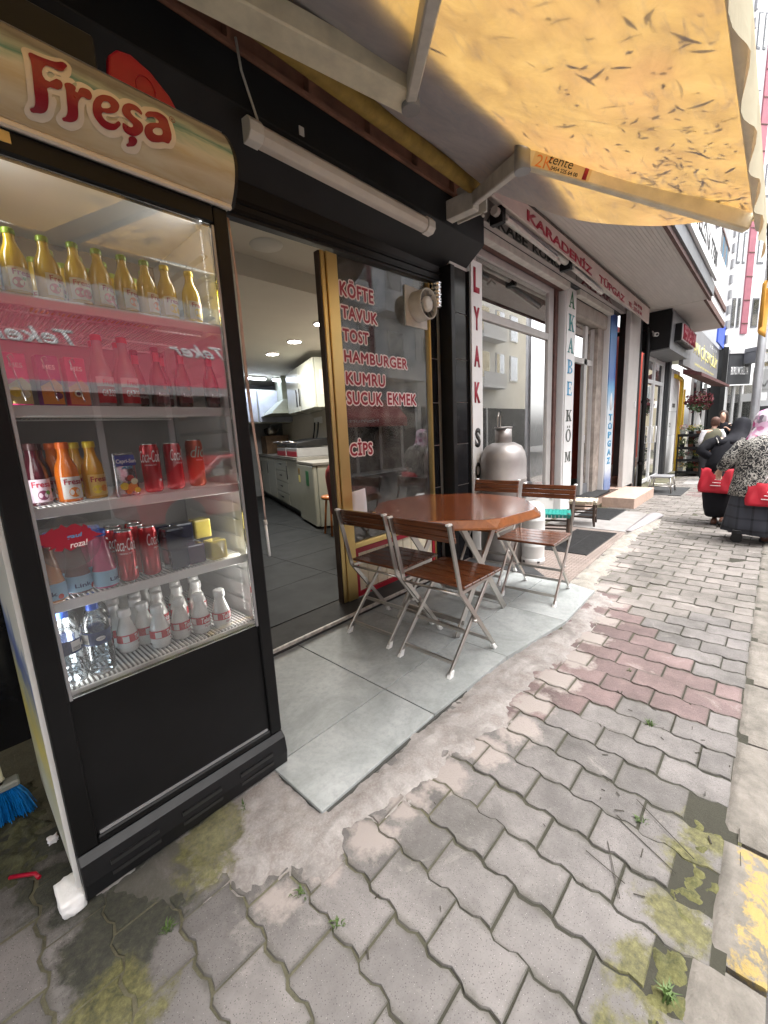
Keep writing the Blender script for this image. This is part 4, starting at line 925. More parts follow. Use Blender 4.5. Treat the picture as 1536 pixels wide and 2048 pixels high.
# shelves
for z in (1.63, 1.37, 1.115, .862):
    s_ = B('shelf', WHITEP, fg, .150, .706, 1.352, 1.360, z-.032, z-.004, bevel=.002)
    mb = MB()
    for k in range(46): mb.bar((.155+k*.012,1.360,z-.006), (.155+k*.012,1.862,z-.006), .0035, .0035)
    for y in (1.5,1.7,1.86): mb.bar((.150,y,z-.011), (.706,y,z-.011), .005, .005)
    mb.build('shelf_wires', WHITEP, s_)
s_ = B('shelf', WHITEP, fg, .150, .706, 1.336, 1.342, .598, .612, bevel=.002); mb = MB()
for k in range(46): mb.bar((.155+k*.012,1.342,.613), (.155+k*.012,1.862,.613), .0045, .005)
mb.build('shelf_wires', WHITEP, s_)

# ---------------------------------------------------------------- drinks
FRONT = -math.pi/2
def cyl_patch(r, z0, z1, a, aw, mat, parent, name='label', n=14, dz=None):
    n = max(n, int(aw*11)) if n > 4 else n; mb = MB(); mb.lathe([(r, z0), (r, z1)], n, a0=a-aw/2, a1=a+aw/2); return mb.build(name, mat, parent, local=True)
def cyl_blob(r, zc, a, rad, mat, parent, name='fruit', k=1.0):
    vs = [(r*math.cos(a), r*math.sin(a), zc)] + [(r*math.cos(a+rad/r*math.cos(t*.5236)), r*math.sin(a+rad/r*math.cos(t*.5236)), zc+rad*k*math.sin(t*.5236)) for t in range(12)]
    return MB().add(vs, [(0, 1+i, 1+(i+1) % 12) for i in range(12)]).build(name, mat, parent, local=True)
def liquid(name, col, rough=.12, trans=0.0): 
    m = M(name, col, rough, var=.12, vs=20, coat=.8, rv=.02); return m
LQ = {k: liquid('liquid_'+k, c) for k, c in dict(yellow=(.62,.44,.015), olive=(.52,.35,.012), orange=(.72,.17,.012), mango=(.68,.33,.02), cherry=(.05,.006,.012), brown=(.07,.018,.008), peach=(.55,.24,.09), cocoa=(.17,.085,.085), pink=(.52,.10,.20), ayran=(.74,.73,.70), clear=(.42,.40,.38)).items()}
CAPS = {k: M('cap_'+k, c, .3, .2) for k, c in dict(green=(.20,.30,.02), yellow=(.62,.45,.03), orange=(.65,.13,.02), red=(.55,.02,.03), blue=(.02,.08,.42), dark=(.05,.02,.02), foil=(.72,.72,.70)).items()}
LBL = {k: M('label_'+k, c, .5, var=.05) for k, c in dict(cream=(.66,.62,.45), white=(.72,.71,.69), red=(.50,.02,.03), sky=(.30,.50,.66), navy=(.02,.035,.12), dark=(.12,.015,.02), plum=(.22,.04,.10), lilac=(.55,.45,.52), amber=(.70,.45,.12)).items()}
FRU = {k: M('fruit_'+k, c, .5, var=.15, vs=60) for k, c in dict(apple=(.42,.035,.02), flesh=(.75,.68,.48), orange=(.70,.22,.02), lemon=(.75,.55,.03), tomato=(.52,.04,.02), leaf=(.08,.2,.03), plum=(.16,.02,.07)).items()}
def bottle(name, label, cat, group, prof, liq, cap, capz, lab=None, fruit=None, word=None, wmat=None, caprim=None, wz=None, ww=1.5):
    t = thing(name, label, cat, (0,0,-5), 0, group)
    MB().lathe([(0, 0)] + prof, 22).build('body', liq, t, local=True)
    MB().lathe([(cap[0], capz[0]), (cap[0]*1.03, capz[0]+.002), (cap[0], capz[1]-.002), (cap[0]*.85, capz[1]), (0, capz[1])], 18).build('cap', cap[1], t, local=True)
    if lab:
        z0, z1, m_, aw_ = lab; r = max(p[0] for p in prof)+.0007
        l_ = cyl_patch(r, z0, z1, FRONT, aw_, m_, t)
        if fruit:
            for q, (f_, da, dz, rad) in enumerate(fruit): cyl_blob(r+.0003+q*.0002, z0+dz, FRONT+da, rad, FRU[f_], l_)
        if word:
            h_ = (z1-z0)*.26; zb = wz if wz is not None else z1-h_*1.35
            cyl_text(word, r+.0004, zb, zb+h_, FRONT, ww, wmat or REDT, l_, off=.02)
    return t
S152 = [(.0250,0),(.0268,.004),(.0268,.072),(.0245,.090),(.0145,.114),(.0115,.126),(.0115,.138)]
def juice(label, liq, cap, fruit):
    return bottle('juice_bottle', label, 'juice bottle', 'juice bottles on the top shelf', S152, LQ[liq], (.013, CAPS[cap]), (.137,.151), (.008,.060,LBL['cream'],2.1), fruit, 'Fresa', REDT)
AP = [('apple',-.45,.017,.012),('flesh',.25,.016,.013),('leaf',.0,.027,.004)]; TO = [('tomato',-.3,.017,.012),('tomato',.35,.016,.012)]
APR = [('orange',-.2,.018,.012),('flesh',.2,.015,.008),('leaf',.45,.025,.006)]; LE = [('lemon',-.1,.019,.013),('lemon',.5,.014,.009)]
top = [(.155,'olive','green',AP,'apple juice bottle cut by the left picture edge on the top shelf'),(.213,'olive','green',AP,'apple juice bottle with a cut apple label, leftmost complete one on the top shelf'),(.277,'olive','green',AP,'apple juice bottle, its label turned right, next to the tomato pictures'),(.338,'olive','green',TO,'tall fronted juice bottle with two red tomatoes on a wide label'),(.392,'olive','green',TO,'juice bottle with red tomatoes on the label, narrower view right of its twin'),(.452,'olive','green',APR,'apricot juice bottle standing right of the tomato ones'),(.510,'olive','green',APR,'apricot juice bottle standing left of the lemon ones'),(.565,'olive','yellow',LE,'lemon juice bottle beside the apricot ones'),(.637,'yellow','yellow',LE,'bright yellow lemon juice bottle alone at the right end of the top shelf')]
rot = [.1,.15,.4,-.1,.35,.3,.45,.05,.1]
js = []
for (x, l_, c_, f_, lab_), rz in zip(top, rot):
    o = juice(lab_, l_, c_, f_); o.location = (x, 1.388 if x != .338 else 1.383, 1.628); o.rotation_euler.z = rz + .25; js.append(o)
for x in (.30,.365,.425,.48,.535): clone(js[1], (x, 1.47, 1.628), .8, 'juice bottle in the shaded second row of the top shelf')
for x in (.28,.345,.41,.47,.53): clone(js[1], (x, 1.55, 1.628), .2, 'juice bottle in the shaded rear row of the top shelf')
# second shelf
S190 = [(.025,0),(.0265,.004),(.0265,.085),(.022,.108),(.013,.135),(.012,.16),(.012,.176)]
GZ = M('clear_soda', (.30,.25,.24), .1, var=.1, coat=1)
def gaz(label): return bottle('soda_bottle', label, 'soda bottle', 'clear soda bottles on the second shelf', S190, GZ, (.0135, CAPS['red']), (.174,.19), (.008,.078,LBL['red'],2.2), None, 'GAZOZ', WTT, wz=.026, ww=1.35)
for i, x in enumerate((.358,.420)):
    o = gaz(['clear soda bottle with red cap beside the juice cartons', 'clear soda bottle with red cap beside the dark bottles'][i]); o.location = (x, 1.388, 1.368); o.rotation_euler.z = .3-.1*i
    l_ = [c for c in o.children if c.name.startswith('label')][0]
    cyl_patch(.0276, .052, .078, FRONT, 2.2, LBL['white'], l_, 'label_top'); cyl_text('Fresa', .0279, .057, .070, FRONT, 1.0, REDT, l_)
for x, y in ((.372,1.47),(.43,1.46)): clone(o, (x, y, 1.368), .2, 'clear soda bottle standing behind its twins on the second shelf')
S175 = [(.0225,0),(.024,.004),(.024,.078),(.020,.098),(.0115,.124),(.0105,.15),(.0105,.164)]
dl = ['dark red soda bottle right next to the clear soda bottles', 'dark red soda bottle, middle one of the dark trio', 'dark red soda bottle alone at the right end of the second shelf']
dk = []
for i, x in enumerate((.505,.577,.668)):
    o = bottle('dark_soda_bottle', dl[i], 'soda bottle', 'dark soda bottles on the second shelf', S175, LQ['brown'], (.0115, CAPS['dark']), (.162,.174), (.012,.066,LBL['dark'],2.2), [('apple',0,.044,.006)], 'İnişdibi', PINKO, wz=.028, ww=1.6)
    cyl_patch(.0112, .132, .158, FRONT, 2.4, LBL['red'], o, 'neck_label'); o.location = (x, 1.39, 1.368); o.rotation_euler.z = .35; dk.append(o)
for x in (.47,.545): clone(dk[0], (x, 1.46, 1.368), .2, 'dark red soda bottle in the second row behind the trio')
def carton(label, c1, c2, x, fr, rz):
    t = thing('juice_carton', label, 'carton', (x, 1.382, 1.368), rz, 'juice cartons on the second shelf')
    MB().box(-.023,.023,-.016,.016,0,.122).build('box', c1, t, local=True, bevel=.002)
    MB().add([(-.0229,-.0164,.002),(.0229,-.0164,.002),(.0229,-.0164,.05),(.008,-.0164,.066),(-.0229,-.0164,.045)], [(0,1,2,3,4)]).build('print', c2, t, local=True)
    for q, (f_, a, z, r) in enumerate(fr):
        MB().add([(a, -.0166-q*.0002, z)]+[(a+r*math.cos(k*.5236), -.0166-q*.0002, z+r*math.sin(k*.5236)) for k in range(12)], [(0,1+k,1+(k+1)%12) for k in range(12)]).build('fruit', FRU[f_], t, local=True)
    MB().tube([(-.012,-.019,.112),(.008,-.019,.01)], .0022, 6).build('straw', PLASTW, t, local=True); MB().tube([(-.012,-.0185,.112),(-.004,-.0185,.118),(-.001,-.0185,.108)], .0022, 6).build('straw_bend', PLASTW, t, local=True)
    text_fit('MES', (-.012,-.0168,.088), XR, ZU, .026, .011, PINKO, t, thick=0, lift=.0002, local=True)
    return t
CP = {k: M('carton_'+k, c, .4, var=.06) for k, c in dict(pink=(.55,.02,.16), purple=(.17,.015,.13), magenta=(.62,.03,.12), buff=(.55,.44,.17), amber=(.66,.25,.03), coral=(.72,.22,.08)).items()}
carton('pink juice carton with pale fruit print, leftmost of three', CP['pink'], CP['buff'], .172, [('lemon',-.008,.03,.012),('flesh',.01,.026,.010)], .15)
carton('purple juice carton with orange halves printed on it', CP['purple'], CP['amber'], .236, [('orange',-.006,.034,.013),('plum',.012,.024,.009)], .15)
carton('magenta juice carton with peach print beside the clear soda', CP['magenta'], CP['coral'], .294, [('orange',-.004,.030,.013),('flesh',-.003,.030,.009),('plum',-.003,.030,.005)], .12)
# third shelf
S162 = [(.026,0),(.028,.004),(.028,.075),(.0255,.095),(.0145,.122),(.0135,.134),(.0135,.146)]
def fres(label, liq, cap, lb, fr): return bottle('fruit_drink_bottle', label, 'juice bottle', 'juice bottles on the third shelf', S162, LQ[liq], (.0155, CAPS[cap]), (.144,.162), (.008,.068,LBL[lb],2.0), fr, 'Fresa', REDT)
b3 = [fres('dark cherry juice bottle at the left of the third shelf','cherry','dark','lilac',[('plum',0,.018,.013),('leaf',.4,.024,.006)]), fres('bright orange juice bottle with orange cap on the third shelf','orange','orange','white',[('orange',0,.018,.014),('flesh',.3,.014,.006)]), fres('mango yellow juice bottle with yellow cap on the third shelf','mango','yellow','amber',[('lemon',-.3,.018,.012),('orange',.35,.02,.01)])]
for o, (x, y) in zip(b3, ((.178,1.43),(.246,1.428),(.310,1.44))): o.location = (x, y, 1.113); o.rotation_euler.z = .25
for o, x, y in ((b3[0],.20,1.51),(b3[0],.16,1.52),(b3[1],.235,1.52),(b3[2],.29,1.53)): clone(o, (x, y, 1.113), .1, {0:'dark cherry juice bottle in the second row of the third shelf',1:'orange juice bottle tucked behind the front orange one',2:'mango juice bottle tucked behind the front mango one'}[b3.index(o)])
po = thing('drink_pouch', 'blue and silver fruit drink pouch standing on the third shelf', 'pouch', (.374,1.375,1.113), .18)
def pouch(u, v): 
    w = .033*(1-.16*v); d = .018*math.sin(math.pi*min(1, .12+v*.88))**.6*(1-v*.75)
    return w, d
rr = []
for i in range(13):
    v = i/12; w, d = pouch(0, v); rr.append([(w*math.copysign(abs(math.cos(k*.5236))**.6, math.cos(k*.5236)), max(.0015,d)*math.sin(k*.5236), v*.124) for k in range(12)])
MB().loft(rr).build('pouch', M('silver_pouch', (.5,.5,.52), .25, .9, var=.25, vs=40, bmp=.3, bs=60), po, local=True)
MB().add([(-.026,-.0072,.118),(-.0285,-.0125,.088),(.0285,-.0125,.088),(.026,-.0072,.118)], [(0,1,2,3)]).build('blue_band', M('pouch_blue', (.03,.05,.30), .35), po, local=True)
text_fit('Capri-Sun', (-.027,-.0135,.092), XR, (0,.12,.99), .054, .015, WTT, po, thick=0, lift=.0012, local=True, shear=.1); text_fit('MULTI', (-.012,-.0158,.079), XR, (0,.15,.98), .024, .007, BLUET, po, thick=0, lift=.001, local=True)
for q, (f_, x, z, r) in enumerate((('lemon',-.016,.03,.012),('orange',.006,.026,.014),('apple',.003,.052,.010),('flesh',.012,.042,.010),('lemon',.018,.016,.009),('orange',-.006,.014,.008))):
    MB().add([(x,-.0197-q*.0002,z)]+[(x+r*math.cos(k*.5236),-.0197-q*.0002,z+r*.9*math.sin(k*.5236)) for k in range(12)], [(0,1+k,1+(k+1)%12) for k in range(12)]).build('fruit', FRU[f_], po, local=True)
COLA = M('cola_red', (.52,.008,.018), .2, .35, var=.05, coat=.5); CANTOP = M('can_silver', (.6,.6,.6), .25, 1)
def can(name, label, h, mat, word, wm, rz, loc, grp, r=.0265):
    t = thing(name, label, 'can', loc, rz, grp)
    MB().lathe([(0,.001),(r*.8,.001),(r,.010),(r,h-.016),(r*.86,h-.004)], 26).build('body', mat, t, local=True)
    MB().lathe([(r*.86,h-.004),(r*.87,h),(r*.82,h),(r*.8,h-.004),(0,h-.004)], 26).build('lid', CANTOP, t, local=True)
    cyl_text(word, r+.0002, h*.62, h*.86, FRONT, 2.3, wm, t, off=.0, shear=.3, name='script')
    cyl_blob(r+.0004, h*.25, FRONT+.9, .0045, WTT, t, 'mark'); cyl_text('ORIGINAL TAT', r+.0002, h*.55, h*.58, FRONT, 1.2, PINKO, t, off=0)
    return t
can('cola_can', 'red cola can on the third shelf beside the pouch', .148, COLA, 'Coca-Cola', WTT, -.35, (.452,1.395,1.113), 'red cola cans')
can('cola_can', 'red cola can on the third shelf beside the orange can', .148, COLA, 'Coca-Cola', WTT, .55, (.522,1.405,1.113), 'red cola cans')
can('energy_can', 'orange red can with green lettering at the right of the third shelf', .155, M('orange_can', (.42,.06,.02), .3, .3, var=.15), 'didi', M('mint_lettering', (.35,.5,.42), .4), .3, (.600,1.425,1.113), None)
# fourth shelf
S168 = [(.028,0),(.030,.004),(.030,.052),(.0265,.066),(.0265,.07),(.0215,.105),(.0165,.128),(.0150,.150)]
lk = []
for i, (x, y, q, rz, lb) in enumerate(((.160,1.372,'peach',-.5,'peach coloured milk drink bottle with blue cap at the left edge'),(.223,1.398,'cocoa',.15,'brownish milk drink bottle with blue cap behind the round sticker'),(.285,1.386,'pink',.75,'pink milk drink bottle with blue cap beside the cola cans'))):
    o = bottle('milk_drink_bottle', lb, 'milk drink', 'milk drink bottles on the fourth shelf', S168, LQ[q], (.0175, CAPS['blue']), (.148,.168), (.006,.050,LBL['sky'],5.4), [('tomato',.9,.008,.007)], 'Link', M('navy_lettering', (.02,.03,.12), .5), wz=.018, ww=1.3)
    o.location = (x, y, .862); o.rotation_euler.z = rz; lk.append(o)
for o, x, y in ((lk[1],.19,1.47),(lk[2],.25,1.475),(lk[2],.29,1.47)): clone(o, (x, y, .862), .4, 'milk drink bottle in the second row behind the round sticker')
cc = can('cola_can', 'red cola can at the front beside the pink milk drink', .153, COLA, 'Coca-Cola', WTT, -.25, (.345,1.385,.862), 'red cola cans')
c2 = copy_tree(cc); c2.location = (.410,1.39,.862); c2.rotation_euler.z = .75; c2['label'] = 'red cola can at the front beside the dark blue packs'
for i, (x, y) in enumerate(((.335,1.45),(.398,1.452),(.35,1.515),(.41,1.515))):
    c2 = copy_tree(cc); c2.location = (x, y, .862); c2.rotation_euler.z = i*1.3; c2['label'] = 'red cola can in the rows behind the front pair'
NAVY = M('navy_wrap', (.012,.014,.04), .12, var=.3, coat=1, bmp=.25, bs=25); YELW = M('yellow_wrap', (.52,.42,.10), .15, var=.12, coat=1, bmp=.2, bs=25); PURW = M('purple_wrap', (.05,.015,.06), .15, var=.2, coat=1)
pk = MB().box(-.029,.029,-.029,.029,0,.066).build('drink_pack', NAVY, None, local=True, bevel=.006, seg=2)
tag(pk, 'dark blue wrapped cube pack, lower one at the front beside the cola cans', 'pack', 'wrapped cube packs on the fourth shelf')
pk.location = (.482,1.385,.862); pk.rotation_euler.z = .12
for x, y, z, m_, lb in ((.480,1.39,.929,NAVY,'dark blue wrapped cube pack, upper one at the front stacked on its twin'),(.545,1.40,.862,PURW,'purple black wrapped cube pack between blue and yellow ones'),(.535,1.45,.929,NAVY,'dark blue wrapped cube pack set back in the upper layer'),(.612,1.385,.862,YELW,'yellow wrapped cube pack, lower one at the right wall'),(.600,1.46,.929,YELW,'yellow wrapped cube pack, upper one set back at the right'),(.50,1.52,.862,NAVY,'dark blue wrapped cube pack deep in the lower layer'),(.56,1.53,.862,NAVY,'dark blue wrapped cube pack deep in the lower layer'),(.47,1.47,.929,NAVY,'dark blue wrapped cube pack, rear left of the upper layer')):
    o = pk.copy(); o.data = pk.data.copy() if m_ is not NAVY else pk.data
    if m_ is not NAVY: o.data.materials[0] = m_
    COL.objects.link(o); o.location = (x, y, z); o.rotation_euler.z = random.uniform(-.1,.2); o['label'] = lb
# bottom rack
pw = []
for i in range(22):
    z = .004+i*.0055; pw.append((.034-.0014*(i % 4 == 2), z))
WPRO = [(.030,0)] + pw + [(.034,.128),(.034,.148),(.028,.168),(.014,.188),(.0135,.196)]
WAT = glass_mat('water', (.90,.93,.95), 1.0, rough=.05, base=.0, dirt=.0)
wl = []
for i, (x, y, lb) in enumerate(((.168,1.385,'water bottle with blue cap at the left front of the bottom rack'),(.239,1.385,'water bottle with blue cap showing the white mountain label'))):
    t = thing('water_bottle', lb, 'water bottle', (x, y, .616), .3-.6*i, 'water bottles on the bottom rack')
    MB().lathe([(0,0)]+WPRO, 26).build('body', PLASTW, t, local=True)
    MB().lathe([(0,.003)]+[(r*.955, z+.001) for r, z in WPRO[:-3]]+[(0,.152)], 22).build('water', WAT, t, local=True)
    MB().lathe([(.0155,.190),(.0155,.210),(.012,.213),(0,.213)], 18).build('cap', CAPS['blue'], t, local=True)
    l_ = MB().lathe([(.0345,.092),(.0345,.130)], 26).build('label', LBL['navy'], t, local=True)
    cyl_patch(.0348, .098, .126, FRONT+(.2 if i == 0 else -.9), .75, LBL['white'], l_, 'barcode_patch')
    for k in range(8): cyl_patch(.0350, .100, .110, FRONT+(.2 if i == 0 else -.9)-.25+k*.07, .03, DKT, l_, 'bar', 1)
    a = FRONT+(.9 if i == 0 else .35)
    cyl_blob(.0349, .110, a, .012, LBL['white'], l_, 'mountain', .55); cyl_text('KARDAĞ', .0352, .108, .113, a, .5, LBL['navy'], l_, off=0)
    wl.append(t)
for x, y in ((.185,1.47),(.26,1.47)): clone(wl[0], (x, y, .616), 1, 'water bottle in the second row of the bottom rack')
S138 = [(.026,0),(.0285,.005),(.029,.045),(.028,.066),(.020,.090),(.0150,.108),(.0165,.116),(.0165,.122)]
ay = bottle('ayran_bottle', 'yoghurt drink bottle next to the water, leftmost in the front row', 'yoghurt drink', 'white yoghurt drink bottles on the bottom rack', S138, LQ['ayran'], (.0185, CAPS['foil']), (.114,.137), (.018,.060,LBL['white'],5.6), None, None)
l_ = [c for c in ay.children if c.name.startswith('label')][0]
cyl_patch(.0301, .034, .060, FRONT, 5.6, LBL['red'], l_, 'red_band', 26); cyl_text('Teker', .0306, .038, .056, FRONT+.1, 1.25, WTT, l_, off=.02, shear=.15); cyl_text('Ayran', .0304, .021, .031, FRONT+.2, .85, REDT, l_, off=.01)
cyl_patch(.0306, .036, .056, FRONT-1.35, .6, LBL['white'], l_, 'code_patch', 4)
ay.location = (.330,1.462,.616); ay.rotation_euler.z = .95
for x, y, rz, lb in ((.409,1.408,.85,'yoghurt drink bottle, second from the left in the front row'),(.476,1.415,.55,'yoghurt drink bottle, third from the right in the front row'),(.538,1.400,.15,'yoghurt drink bottle, second from the right in the front row'),(.600,1.376,.2,'yoghurt drink bottle, rightmost in the front row'),(.386,1.475,1.4,'yoghurt drink bottle seen between the two front left ones')):
    clone(ay, (x, y, .616), rz, lb)
for k in range(13):
    clone(ay, (.315+(k % 5)*.068+.02*(k//5 % 2), 1.535+(k//5)*.068, .616), random.uniform(0, 6), 'yoghurt drink bottle in the shaded rear rows of the bottom rack')
# ---------------------------------------------------------------- things on and round the fridge
rt = thing('red_topper', 'rounded red plastic panel standing on top of the drinks fridge', 'panel', (.61,1.45,2.165))
MB().prism([(.49,2.166),(.512,2.31),(.535,2.335),(.57,2.342),(.62,2.325),(.67,2.285),(.71,2.22),(.728,2.166)][::-1], (0,1.43,0), XR, ZU, -.03).build('panel', REDP, rt, bevel=.006, seg=2)
MB().tube([(.60+.026*math.cos(k*.3142),1.4285,2.27+.032*math.sin(k*.3142)) for k in range(21)], .0018, 5).build('embossed_ring', REDP, rt)
MB().tube([(.632,1.428,2.232),(.636,1.426,2.242),(.640,1.428,2.232)], .003, 6).build('clip', STEEL, rt)
tag(B('black_carton', BLACK, None, -.3, .478, 1.42, 1.72, 2.166, 2.33, bevel=.006), 'matt black box lying on top of the drinks fridge', 'box')
tag(MB().tube([(.42,1.9,3.2),(.43,1.92,2.9),(.445,1.93,2.62)], .006, 6).build('beige_cable', OLDW), 'beige cable running down the dark fascia above the black box', 'cable')
sb = thing('pull_cord', 'pinkish fabric pull cord with a white rod beside the fridge door', 'cord', (.765,1.33,1.94))
mb = MB()
mb.sheet(2, 14, lambda u, v: (.757+.020*v+.004*math.sin(v*9)+(.010*(1-abs(v-.5)))*(u-.5)*1.2, 1.322+.003*math.sin(u*3), 1.945-.985*v)); mb.build('strap', M('pink_strap', (.48,.36,.31), .8, var=.15, vs=20), sb, solid=.0015)
MB().tube([(.777,1.322,.965),(.779,1.320,.838)], .005, 8).build('rod', WHITEP, sb); MB().tube([(.776,1.322,.972),(.778,1.322,.955)], .007, 8).build('knot', OLDW, sb)
def lump(name, c, s, mat, seed, amp=.18, label=None, cat=None, sub=3):
    bm = bmesh.new(); bmesh.ops.create_cube(bm, size=2); bmesh.ops.subdivide_edges(bm, edges=bm.edges[:], cuts=sub+3, use_grid_fill=True)
    for v in bm.verts:
        d = v.co.normalized(); k = 1.0/max(abs(d.x), abs(d.y), abs(d.z)); v.co = v.co.lerp(d*1.25, .3)
        v.co *= 1+amp*noise.fractal(v.co*1.6+Vector((seed, 0, 0)), 1, 2, 3); v.co = Vector((c[0]+v.co.x*s[0], c[1]+v.co.y*s[1], c[2]+v.co.z*s[2]))
    me = bpy.data.meshes.new(name); bm.to_mesh(me); bm.free(); me.materials.append(mat)
    for p in me.polygons: p.use_smooth = True
    o = put(bpy.data.objects.new(name, me)); return tag(o, label, cat)
lump('foam_block', (.062,1.345,.022), (.030,.050,.024), M('white_foam', (.74,.73,.72), .9, bmp=.6, bs=50), 3, .10, 'broken white foam block wedged under the fridge corner', 'foam block')
lump('stone_chip', (.16,1.33,.006), (.05,.025,.02), CONC, 9, .2, 'flat grey stone chip under the front of the fridge', 'stone')
lump('crumpled_tissue', (.062,1.62,.006), (.012,.012,.009), WHITEC, 5, .4, 'tiny crumpled pinkish tissue near the fridge side', 'tissue')
bm_ = thing('broom', 'upright broom with blue bristles and white collars at the left edge', 'broom', (-.02,1.83,0))
mb = MB(); random.seed(4)
for k in range(420):
    a = random.uniform(-1, 1); b = random.uniform(-1, 1); p = Vector((-.03+a*.042, 1.85+b*.018, .118)); q = Vector((-.03+a*.072+random.gauss(0,.005), 1.84+b*.034+random.gauss(0,.004), random.uniform(.002,.02)))
    mb.tube([p, p.lerp(q, .5)+Vector((a*.004, 0, .006)), q], .0013, 3, caps=False, sm=False)
mb.build('bristles', M('blue_bristle', (.005,.19,.55), .4, var=.35, vs=30), bm_)['kind'] = 'stuff'
B('head', M('grey_plastic', (.24,.25,.24), .5), bm_, -.085, .022, 1.828, 1.875, .115, .138, bevel=.005)
MB().tube([(-.03,1.85,.135),(-.042,1.90,.46),(-.055,1.97,.95)], .0095, 10).build('stick', BROWNST, bm_)
for z, k in ((.15,.0),(.46,.5)):
    p = Vector((-.03,1.85,.135)).lerp(Vector((-.055,1.97,.95)), (z-.135)/.815); d = (Vector((-.055,1.97,.95))-Vector((-.03,1.85,.135))).normalized()
    MB().tube([p, p+d*.008, p+d*.08, p+d*.09], [.019,.016,.0155,.018], 12).build('collar', M('ivory_collar', (.70,.66,.55), .5), bm_)
tag(MB().tube([(-.05,1.56,.012),(.004,1.515,.012),(.01,1.49,.012)], .006, 6).build('dustpan_lip', REDP), 'red plastic edge of a dustpan at the left border', 'dustpan')
# weeds
def weed(loc, n, h, label, seed):
    random.seed(seed); mb = MB(); x, y, z = loc
    for k in range(n):
        a = random.uniform(0, 6.28); l_ = h*random.uniform(.5, 1); d = Vector((math.cos(a), math.sin(a), 0)); s_ = Vector((-d.y, d.x, 0))*random.uniform(.0012,.0025)
        b = Vector((x+random.gauss(0,.006), y+random.gauss(0,.006), z)); m_ = b+d*l_*.3+Vector((0,0,l_*.75)); e = b+d*l_*.8+Vector((0,0,l_*.8))
        mb.add([b-s_, b+s_, m_+s_, m_-s_, e], [(0,1,2,3),(3,2,4)])
    return tag(mb.build('weed', M('weed_green', (.05,.085,.018), .6, var=.4, vs=30), solid=.0006), label, 'weed', 'weeds in the paving joints')
for i, (p, n, h, lb) in enumerate((((.214,1.062,-.006),16,.03,'dark green weed tuft by the wet moss in front of the fridge'),((.495,.865,-.004),12,.028,'dry yellowish weed at the edge of the cement smear'),((.516,.73,-.006),14,.026,'dry weed star in a paving joint, near the bottom middle'),((.533,1.237,.012),7,.022,'small green sprout on the cement under the fridge corner'),((1.857,.286,-.006),22,.03,'bright green moss tuft in a joint beside the red pavers'),((1.344,.215,-.006),12,.022,'small green weed in a joint near the kerb'),((.90,.07,-.004),24,.04,'tall green grass tuft by the kerb in the lower right'),((2.255,.45,-.006),10,.018,'tiny green weed among the red pavers'))): weed(p, n, h, lb, 50+i)
random.seed(21); mb = MB()
for k in range(40):
    x = random.uniform(.4, 2.2); y = random.uniform(.03, .75)*(.6 if x > 1 else 1); a = random.gauss(.8, .8); l_ = random.uniform(.006,.03); w = random.uniform(.0008,.0022)
    mb.bar((x, y, .003), (x+l_*math.cos(a), y+l_*math.sin(a), .0045), w*2, .002)
for (x, y, x2, y2) in ((1.30,.26,1.22,.10),(1.42,.24,1.30,.07),(1.20,.27,1.05,.20),(1.5,-.02,1.36,-.03),(1.13,.31,1.10,.20)): mb.bar((x, y, .004), (x2, y2, .006), .0018, .002)
tag(mb.build('twig_litter', M('twig', (.035,.03,.022), .9)), kind='stuff')
# ---------------------------------------------------------------- table and folding chairs
tb = thing('cafe_table', 'glossy reddish brown eight sided table on crossed steel legs', 'table', (2.27,1.53,.02))
def ngon(r, n, a0, z): return [(2.27+r*math.cos(a0+2*math.pi*k/n), 1.53+r*math.sin(a0+2*math.pi*k/n), z) for k in range(n)]
A0 = R(-121)
oct_ = ngon(.555, 8, A0, .722); oct2 = ngon(.558, 8, A0, .735)
top16 = []
for k in range(8):
    p, a, b = Vector(oct2[k]), Vector(oct2[k-1]), Vector(oct2[(k+1) % 8]); c = Vector((2.27,1.53,.735))
    for q in (a, b): e = p.lerp(q, .13); e = c+(e-c)*.972; e.z = .775; top16.append(e)
mb = MB(); vs = oct_ + oct2 + [tuple(v) for v in top16]
fs = [tuple(range(8))[::-1]]
for k in range(8):
    j = (k+1) % 8; fs.append((k, j, 8+j, 8+k)); fs.append((8+k, 16+2*k+1, 16+2*k)); fs.append((8+k, 8+j, 16+2*j, 16+2*k+1))
mb.add(vs, fs); mb.build('table_edge', WOODE, tb, bevel=.003)
mb = MB(); mb.add([(v.x, v.y, .7752) for v in top16] + [(2.27+(v.x-2.27)*.995, 1.53+(v.y-1.53)*.995, .778) for v in top16], [tuple(range(16, 32))]+[(k, (k+1) % 16, 16+(k+1) % 16, 16+k) for k in range(16)]); mb.build('tabletop', WOODT, tb)
for y in (1.30, 1.76):
    MB().bar((2.56,y,.02), (2.02,y,.715), .012, .045, up=(1,0,0)).build('leg', STEEL, tb, bevel=.002)
    MB().bar((1.98,y+.018,.02), (2.52,y+.018,.715), .012, .045, up=(1,0,0)).build('leg', STEEL, tb, bevel=.002)
    MB().tube([(2.28,y-.012,.38),(2.28,y+.03,.38)], .012, 10).build('pivot_bolt', STEEL, tb)
for x in (2.50, 2.04): MB().bar((x,1.30,.10), (x,1.77,.10), .012, .03).build('stretcher', STEEL, tb)
for x in (2.05,2.49): MB().bar((x,1.28,.705), (x,1.80,.705), .03, .02).build('rail', STEEL, tb)
tag(lump('foil_bit', (1.93,1.72,.765), (.022,.012,.012), CHROME, 2, .5), 'crinkled gold foil scrap stuck on the table corner', 'foil')
